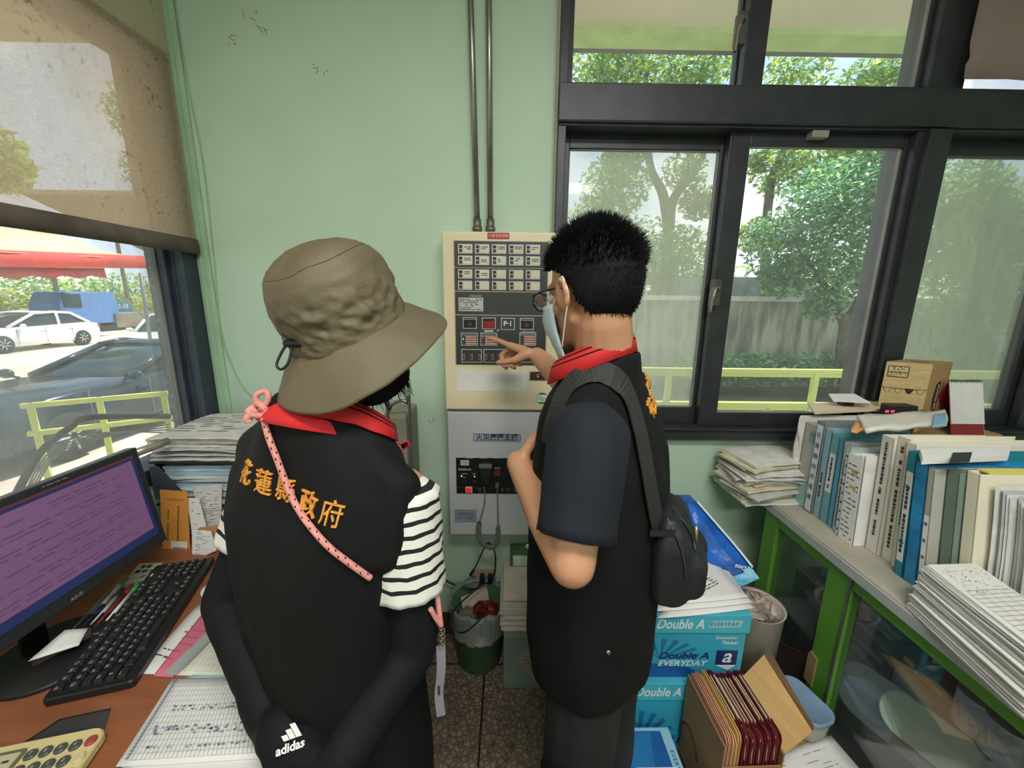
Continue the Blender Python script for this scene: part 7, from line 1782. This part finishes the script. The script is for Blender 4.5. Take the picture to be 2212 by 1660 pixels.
# ---- pile of handwritten forms at the near end of the counter
fa, fb, fc_, fd_ = flat([(2000, 1222), (2085, 1216), (2330, 1385), (2260, 1470)], .862)
z = CZ + .0005; k = 0; r = random.Random(61)
FM = [M('white form paper', (224, 222, 216), .8, var=.04), M('grey form paper', (196, 196, 196), .8), M('lilac form paper', (206, 196, 206), .8)]
px_ = (fb - fa); ctr_ = (fa + fb + fc_ + fd_) / 4; du = (fd_ - fa).normalized(); dv = (fb - fa).normalized(); L_ = .27; Wd = .128
base_a = Vector((1.024, .852, .92)); du = Vector((-.15, -.985, 0)).normalized(); dv = Vector((.995, .08, 0)).normalized()
while z < .92:
    h = r.uniform(.0018, .0034); sh = (.92 - z) * .16; a_ = r.gauss(0, .012)
    o_ = base_a - du * sh * .2 - dv * (sh * .9) + Vector((r.gauss(0, .003), r.gauss(0, .003), 0))
    T = frame((o_.x, o_.y, z), du * cos(a_) + dv * sin(a_), dv * cos(a_) - du * sin(a_), Z3 if du.cross(dv).z > 0 else -Z3)
    b = MB(); rows = []
    for i in range(9):
        u = i / 8; x = L_ * u
        def Q(x, y, zz): return Vector((o_.x, o_.y, z)) + (du * cos(a_) + dv * sin(a_)) * x + (dv * cos(a_) - du * sin(a_)) * y + Vector((0, 0, zz))
        lift = .010 * max(0, .35 - u) ** 1.5 * (z - CZ) * 12
        rows.append([Q(x, 0, lift + .0002), Q(x, Wd, lift * .6 + .0002), Q(x, Wd, lift * .6 + h), Q(x, 0, lift + h)])
    b.loft(rows, sm=False)
    o = b.build('paper_form', FM[0 if k % 4 else r.choice((1, 2))], None); lo_ = (o, o_, z + h, a_)
    tag(o, 'paper form in the tall fanned pile at the near end of the counter', 'paper', 'forms piled on the counter'); z += h; k += 1
o, o_, zt, a_ = lo_
o['label'] = 'topmost paper form of the fanned pile on the counter, with handwriting and a ruled grid'; del o['group']
T = frame(o_ + Vector((0, 0, zt - o_.z + .0022)), du, dv, Z3)
b = MB()
def Qp(x, y): return o_ + du * x + dv * y + Vector((0, 0, zt - o_.z + .0022 + .010 * max(0, .35 - x / L_) ** 1.5 * (zt - CZ) * 12))
for i in range(15):
    x = .09 + .17 * i / 14; b.quad(Qp(x, .010), Qp(x + .0008, .010), Qp(x + .0008, .118), Qp(x, .118))
for y_ in (.010, .035, .06, .09, .118): b.quad(Qp(.09, y_), Qp(.26, y_), Qp(.26, y_ + .0008), Qp(.09, y_ + .0008))
b.build('ruled_lines', M('grey rule', (130, 130, 128), .8, var=0), o)
b = MB(); r = random.Random(62)
for i in range(90):
    x, y_ = .02 + .08 * r.random(), .012 + .10 * r.random(); e = r.uniform(.002, .005); g_ = r.uniform(-.5, .5)
    b.quad(Qp(x, y_), Qp(x + e * g_, y_ + e), Qp(x + e * g_ + .0009, y_ + e), Qp(x + .0009, y_))
b.build('handwritten_print', INK, o)
slab('olive_folder', [(1958, 1300), (2000, 1290), (2200, 1470), (2150, 1478)], CZ + .0002, .0008, 'olive folder edge showing under the fanned pile of forms', 'folder', M('olive folder', (150, 150, 96), .7), 0)
# ================================================================ paper cartons and boxes on the floor at the right
DA = M('turquoise carton', (52, 166, 196), .45, var=.05); DBL = M('deep blue carton print', (26, 92, 166), .45, var=.18, vscale=8); DWH = M('white carton print', (226, 236, 238), .5, var=0); DNV = M('navy carton print', (28, 44, 104), .5, var=0)
def print_on(t, F, W, H, full=True):
    """lettering on a carton face F (x right, y up)"""
    x, y = F.to_3x3() @ X3, F.to_3x3() @ Y3
    b = MB(F)
    r = random.Random(5)
    for k in range(7):
        a = .25 + .32 * k; b.prism([(-W * .36, -H * .10), (-W * .36 + W * .42 * cos(a - .09), -H * .10 + H * .44 * sin(a - .09)), (-W * .36 + W * .42 * cos(a + .05), -H * .10 + H * .44 * sin(a + .05))], tr(0, 0, .0002 + k * .00002), .0002)
    b.build('ray_print', M('mid blue carton print', (34, 118, 178), .5), t)
    MB(F).prism([(-W / 2, -H / 2), (W * .2, -H / 2), (-W * .05, -H * .28), (-W / 2, -H * .18)], tr(0, 0, .0005), .0002).build('blue_print', DBL, t)
    text('lettering', 'Double A', F @ Vector((-W * .12, -H * .02, .0010)), x, y, H * .20, DNV, t, bold=.0006, shear=.25, depth=.0001, wide=W * .52)
    text('lettering', 'EVERYDAY', F @ Vector((-W * .13, -H * .19, .0010)), x, y, H * .17, DWH, t, bold=.0006, shear=.25, depth=.0001, wide=W * .52)
    text('lettering', 'Smoother', F @ Vector((W * .30, H * .38, .0010)), x, y, H * .10, DWH, t, shear=.2, depth=.0001)
    text('lettering', 'Thicker', F @ Vector((W * .34, H * .27, .0010)), x, y, H * .10, DWH, t, shear=.2, depth=.0001, bold=.0003)
    em = MB(F).box(W * .22, W * .44, -H * .22, H * .10, .0005, .0008).build('emblem', DNV, t)
    text('emblem_lettering', 'a', F @ Vector((W * .33, -H * .03, .0011)), x, y, H * .42, DWH, em, bold=.001, shear=.25, depth=.0001)
    MB(F).prism([(W * .22, -H * .22), (W * .44, -H * .22), (W * .36, -H * .34)], tr(0, 0, .0005), .0003).build('emblem_fold', DWH, t)
def carton(loc, W, Dp, H, lab, ang=0.0, lid=.065, face=True):
    t = thing('paper_carton', lab, 'box', loc); L = Vector(loc)
    T = tr(L) @ rz(ang)
    MB(T).box(-W / 2, W / 2, -Dp / 2, Dp / 2, .0005, H - .02).build('carton_body', DA, t, bevel=.002)
    ld = MB(T).box(-W / 2 - .006, W / 2 + .006, -Dp / 2 - .006, Dp / 2 + .006, H - lid, H).build('carton_lid', M('light turquoise lid', (74, 182, 206), .45, var=.04), t, bevel=.002)
    F = T @ frame((0, -Dp / 2 - .0004, (H - lid) / 2), X3, Z3, -Y3); print_on(t, F, W, H - lid)
    FL = T @ frame((0, -Dp / 2 - .0064, H - lid / 2), X3, Z3, -Y3); x, y = FL.to_3x3() @ X3, FL.to_3x3() @ Y3
    text('lettering', 'Double A', FL @ Vector((-W * .20, 0, .0003)), x, y, lid * .72, DWH, ld, bold=.0008, shear=.25, depth=.0001, wide=W * .48)
    pt = MB(FL).prism([(W * .09, -lid * .2), (W * .42, -lid * .14), (W * .44, lid * .24), (W * .11, lid * .2)], Matrix.Identity(4), .0003).build('lid_patch', M('silver blue patch', (150, 206, 220), .4), ld)
    text('lettering', 'EVERYDAY', FL @ Vector((W * .25, lid * .02, .0006)), x, y, lid * .26, DNV, pt, space=1.25, depth=.0001, wide=W * .28)
    return t
yf = 1.04
a, b_ = at(1403, 1330, Y=yf), at(1626, 1328, Y=yf)
zb1 = at(1400, 1466, Y=yf).z; W_ = b_.x - a.x - .012; cxm = (a.x + b_.x) / 2
H1 = a.z - zb1; Dp = .22
HB = max(.2, zb1 - .001)
aL = at(1346, 1480, Y=yf - .03); 
carton((cxm - .055, yf + Dp / 2 - .012, 0.0), W_, Dp, HB, 'lower turquoise copy paper carton under the paper strewn one, partly behind the trouser leg')
carton((cxm, yf + Dp / 2 + .006, HB + .0005), W_, Dp, a.z - HB, 'upper turquoise copy paper carton with loose printed sheets on its lid')
ztop = a.z
for k, (px4, lab) in enumerate([([(1470, 1262), (1570, 1235), (1628, 1318), (1420, 1340)], 'lowest loose printed sheet on the turquoise carton lid'), ([(1430, 1255), (1560, 1215), (1624, 1306), (1412, 1325)], 'middle loose printed sheet on the turquoise carton lid'), ([(1460, 1230), (1530, 1197), (1616, 1294), (1425, 1310)], 'top loose sheet on the turquoise carton, printed with a block of small text')]):
    o, q = sheet('loose_sheet', px4, ztop + .002 + .005 * k, lab, 'paper', seed=k, curl=.006)
    if k == 2:
        f, w, h = page_frame(q, .004); s = MB(f); scribble(s, tr(-w * .02, h * .05, 0), w * .45, h * .55, 12, .85, .02, .28, seed=3); s.build('sheet_print', INK, o)
# opened ream wrapper standing between the bag and the wall
t = thing('ream_wrapper', 'blue plastic copy paper wrapper propped behind the cartons by the cabinet', 'wrapper', (.83, 1.3, .3))
wp = [at(1478, 1082, Y=1.36), at(1500, 1085, Y=1.36), at(1560, 1170, Y=1.27), at(1622, 1225, Y=1.22), at(1612, 1250, Y=1.22), at(1540, 1230, Y=1.26), at(1495, 1200, Y=1.32)]
BF = M('blue film wrapper', (30, 96, 190), .22, var=.3, vscale=9, bump=.25, bscale=30)
top_ = [at(1470, 1082, Y=1.38), at(1502, 1082, Y=1.38)]; m1_ = [at(1478, 1130, Y=1.34), at(1535, 1120, Y=1.34)]; m2_ = [at(1500, 1185, Y=1.30), at(1580, 1172, Y=1.29)]; bt_ = [at(1560, 1245, Y=1.24), at(1620, 1222, Y=1.24)]
b = MB(); rows = []
for p, q in (top_, m1_, m2_, bt_): rows.append([p, p.lerp(q, .33) + Vector((0, -.02, .0)), p.lerp(q, .66) + Vector((0, -.022, 0)), q, q + Vector((.0, .05, 0)), p + Vector((0, .05, 0))])
b.loft([[v for v in r_] for r_ in rows], sm=False); wb = b.build('wrapper_body', BF, t, bevel=.006)
b = MB(); pl_ = [q + Vector((.002, -.012, .002)) for p, q in (top_, m1_, m2_, bt_)]; b.tube(smooth_path(pl_), .006, 6, flat=.6); b.build('wrapper_seam', DWH, t)
b = MB(); b.loft([[bt_[0], bt_[1], bt_[1] + Vector((0, .03, 0)), bt_[0] + Vector((0, .03, 0))], [bt_[0] + Vector((.05, -.03, -.02)), bt_[1] + Vector((.02, -.03, -.03)), bt_[1] + Vector((.02, .0, -.03)), bt_[0] + Vector((.05, .0, -.02))]], sm=False); fl = b.build('wrapper_flap', M('turquoise film', (60, 170, 210), .25, var=.2, bump=.2, bscale=40), t)
c = at(1600, 1226, Y=1.21); text('lettering', 'Dou', c, (CR * -.9 + CU * .2), -CU, .022, DWH, fl, bold=.0006, depth=.0002)
tag(MB().box(.66, .90, 1.27, 1.41, .0005, .50).build('plain_carton', M('plain grey carton', (132, 128, 120), .8)), 'plain grey carton against the wall under the blue wrapper', 'box')
# pale bin bag with rubbish in the gap before the cabinet
c = at(1632, 1390, Y=1.13)
t = thing('small_bin', 'pale plastic bin stuffed with wrappers in the gap before the cabinet', 'bin', (c.x + .03, 1.2, 0))
zb = at(1630, 1345, Y=1.12).z
MB().lathe([(.001, .001), (.07, .001), (.088, zb), (.092, zb + .004), (.084, zb), (.066, .01), (.001, .01)], (c.x + .03, 1.2, 0), 28).build('bin_body', M('pale bin plastic', (188, 176, 166), .5), t)
crumple(Vector((c.x + .03, 1.19, zb + .0)), .055, M('pale film rubbish', (176, 160, 150), .4, var=.3, vscale=30), 'plastic_wrapper', 'crumpled pale wrapper spilling over the pale bin', 'wrapper', 7, .7)
# flat carton in front with a handwritten note
t = thing('paper_ream', 'flat blue and white carton on the floor with a handwritten note, beside the trouser leg', 'box', (.46, .86, 0))
q = [at(1365, 1572, Y=.90), at(1442, 1572, Y=.90)]
zr = .25
qa = flat([(1352, 1572), (1443, 1571), (1478, 1680), (1395, 1690)], zr)
xr = (qa[1] - qa[0]).normalized(); yr_ = Vector((-xr.y, xr.x, 0)); wr_, dr = .165, .28
RF_ = frame(qa[1] - xr * wr_ / 2 - yr_ * dr / 2, xr, yr_, Z3)
MB(RF_).box(-wr_ / 2, wr_ / 2, -dr / 2, dr / 2, -zr + .0005, 0).build('carton_body', M('pale blue carton', (150, 200, 222), .5), t, bevel=.003)
tpf = MB(RF_).box(-wr_ / 2 + .012, wr_ / 2 - .03, -dr / 2 + .02, dr / 2 - .012, 0, .0006).build('blue_top', DBL, t)
MB(RF_).prism([(-.06, .12), (.02, .125), (-.02, -.06), (-.065, -.02)], tr(0, 0, .0006), .0003).build('light_rays', M('mid blue carton print', (34, 118, 178), .5), tpf)
text('lettering', 'EVERYDAY', RF_ @ Vector((wr_ / 2 - .016, .03, .0004)), -yr_, xr, .016, DNV, t, depth=.0001, space=1.2)
nt = MB(RF_).box(-wr_ / 2 + .03, wr_ / 2 - .02, -dr / 2 + .0, -dr / 2 + .17, .0012, .0018).build('note', PAPER, t)
text('handwriting', '15/85', RF_ @ Vector((.01, -dr / 2 + .12, .0022)), xr, yr_, .04, INK, nt, depth=.0001)
text('handwriting', '85 0', RF_ @ Vector((.01, -dr / 2 + .05, .0022)), xr, yr_, .04, INK, nt, depth=.0001)
# open carton of dark red folders
zt = .45
o4 = flat([(1468, 1440), (1590, 1432), (1655, 1640), (1500, 1668)], zt)
u_ = (o4[3] - o4[0]); u_.z = 0; u_.normalize(); v_ = Vector((-u_.y, u_.x, 0)); Lc = .205; Wc = .165
orig = Vector((.562, 1.010, zt)); u_ = Vector((.03, -1, 0)).normalized(); v_ = Vector((1, .03, 0)).normalized()
BT_ = frame(orig + u_ * (Lc / 2) + v_ * (Wc / 2) + Vector((0, 0, -zt)), u_, v_, Z3)
CB = M('brown carton board', (150, 118, 80), .8, var=.06); CB2 = M('tan carton inside', (204, 164, 108), .8, var=.05)
t = thing('open_carton', 'open brown carton packed with dark red folders, its flap folded out', 'box', BT_.translation)
zs = .17
wt_ = .004
b = MB(BT_); b.box(-Lc / 2, Lc / 2, -Wc / 2, Wc / 2, .0005, .130); b.box(-Lc / 2, Lc / 2, -Wc / 2, -Wc / 2 + wt_, wt_, zt - .03).box(-Lc / 2, Lc / 2, Wc / 2 - wt_, Wc / 2, wt_, zt - .06).box(-Lc / 2, -Lc / 2 + wt_, -Wc / 2 + wt_, Wc / 2 - wt_, wt_, zt - .08).box(Lc / 2 - wt_, Lc / 2, -Wc / 2 + wt_, Wc / 2 - wt_, wt_, zt - .10)
b.build('carton_body', CB, t)
s = MB(BT_ @ frame((0, -Wc / 2 - .0006, zt * .45), X3, Z3, -Y3))
s.tube([(-.05 + .05 * cos(a), .02 + .05 * sin(a), .0005) for a in [k * .3 for k in range(14)]], .005, 5, flat=.1).tube([(.02, -.06, .0005), (.07, .05, .0005), (.08, -.05, .0005)], .005, 5, flat=.1)
s.build('red_swirl_print', M('red brown print', (120, 44, 36), .8, var=0), t)
fp = [BT_ @ Vector((-Lc / 2, Wc / 2, zt - .06)), BT_ @ Vector((Lc / 2, Wc / 2, zt - .06))]
g0, g1 = at(1650, 1416, Z=.43), at(1755, 1582, Z=.38)
MB().loft([[fp[0], fp[1]], [fp[0].lerp(g0, .5), fp[1].lerp(g1, .5)], [g0, g1]], closed=False, caps=False, sm=False).build('carton_flap', CB2, t, solid=.004)
g2, g3 = at(1662, 1404, Z=.44), at(1758, 1568, Z=.395)
MB().loft([[g0, g1], [g2, g3]], closed=False, caps=False, sm=False).build('flap_edge', M('dark flap edge', (110, 88, 60), .8), t, solid=.003)
r = random.Random(71)
MRN = M('dark red folder card', (112, 26, 34), .35, var=.08); PCH = M('peach folder card', (222, 160, 130), .6); CRM = M('cream folder card', (226, 186, 116), .6); PGE = M('folder pages', (206, 194, 160), .8, var=.1, vscale=40)
n = 15
for k in range(n):
    y0 = -Wc / 2 + .008 + (Wc - .016) * k / n; y1 = -Wc / 2 + .008 + (Wc - .016) * (k + .86) / n
    pe = k < 4
    lab = ['peach coloured folder card at the trouser side of the open carton', 'dark red folder standing in the packed open carton'][0 if pe else 1]
    o = thing('folder', lab, 'folder', BT_ @ Vector((0, (y0 + y1) / 2, .131)), 'peach folder cards in the carton' if pe else 'dark red folders in the carton')
    zt2 = zt - .01 + r.uniform(-.008, .008); lean = (.02 if k > 8 else .0)
    m = (CRM if k in (2, 3) else PCH) if pe else MRN
    def prof(y): return [(-Lc / 2 + .006, y, .131), (Lc / 2 - .006, y, .131), (Lc / 2 - .006, y, zt2 - .016), (Lc / 2 - .012, y, zt2 - .004), (Lc / 2 - .024, y, zt2), (-Lc / 2 + .02, y, zt2), (-Lc / 2 + .006, y, zt2 - .004)]
    cov = MB(BT_); cov.loft([prof(y0), prof(y0 + .0022)], sm=False); cov.loft([prof(y1 - .0022), prof(y1)], sm=False); cov.build('folder_cover', m, o)
    if not pe:
        MB(BT_).box(-Lc / 2 + .03, Lc / 2 - .05, y0 + .003, y1 - .003, .132, zt2 + .004).build('folder_pages', PGE, o)
        if k % 2: MB(BT_).tube([(Lc / 2 - .035, (y0 + y1) / 2, zt2 - .004), (Lc / 2 - .012, (y0 + y1) / 2, zt2 - .012), (Lc / 2 - .0055, (y0 + y1) / 2, zt2 - .08)], .0014, 5).build('folder_seam', PAPER, o)
# blue lidded food box and white sheet on a low carton
zl = .335
c = at(1748, 1530, Z=zl + .01)
lc4 = flat([(1712, 1480), (1762, 1500), (1795, 1560), (1740, 1560)], zl)
t = thing('food_box', 'clear lunch box with a grey blue lid beside the carton flap', 'container', (c.x, c.y, .22))
c = Vector((.930, 1.005, zl)); t.location = (c.x, c.y, .245)
FT = frame((c.x, c.y, zl), Vector((.28, -.96, 0)).normalized(), Vector((.96, .28, 0)).normalized(), Z3)
MB(FT).loft([[(x * s_, y * s_, z_) for x, y in rrect(.150, .098, .034, 5)] for z_, s_ in ((-.085, .84), (-.08, .88), (-.012, .97))]).build('box_body', veil('clear food plastic', .45, (196, 200, 188), gloss=.5), t)
MB(FT).loft([[(x * s_, y * s_, z_) for x, y in rrect(.158, .106, .038, 5)] for z_, s_ in ((-.014, .98), (-.012, 1), (-.001, 1), (.0, .95), (-.003, .90), (-.003, .2))]).build('box_lid', M('grey blue lid', (126, 152, 182), .35), t)
ws = flat([(1640, 1640), (1792, 1588), (1880, 1690), (1650, 1760)], .245)
o, q = sheet('white_sheet', [(1630, 1640), (1795, 1590), (1890, 1700), (1640, 1790)], .246, 'large white printed sheet on the low carton under the lunch box', 'paper')
f, w, h = page_frame(q, .0014); s = MB(f); scribble(s, Matrix.Identity(4), w * .7, h * .6, 9, .6, .03, .2, seed=8); s.build('sheet_print', M('faint print', (150, 152, 152), .9, var=0), o)
cc = (q[0] + q[1] + q[2] + q[3]) / 4
tag(MB().box(.738, .992, .42, 1.075, .0005, .244).build('low_carton', M('brown carton', (170, 136, 96), .8), None, bevel=.003), 'low brown carton under the large white sheet before the cabinet', 'box')
# black padded chair top at the lower edge
c = at(1175, 1672, Z=.62)
t = thing('stool', 'black padded round stool at the bottom edge between the two persons', 'stool', (c.x, c.y - .12, 0))
MB().lathe([(.001, .575), (.10, .575), (.115, .59), (.115, .605), (.10, .617), (.001, .62)], (c.x, c.y - .10, 0), 36).build('seat', M('black vinyl', (20, 20, 21), .5), t)
MB().cyl((c.x, c.y - .10, .05), (c.x, c.y - .10, .576), .02).lathe([(.001, 0), (.16, .0), (.16, .02), (.03, .05), (.001, .05)], (c.x, c.y - .10, 0), 28).build('pedestal', BLACK, t)
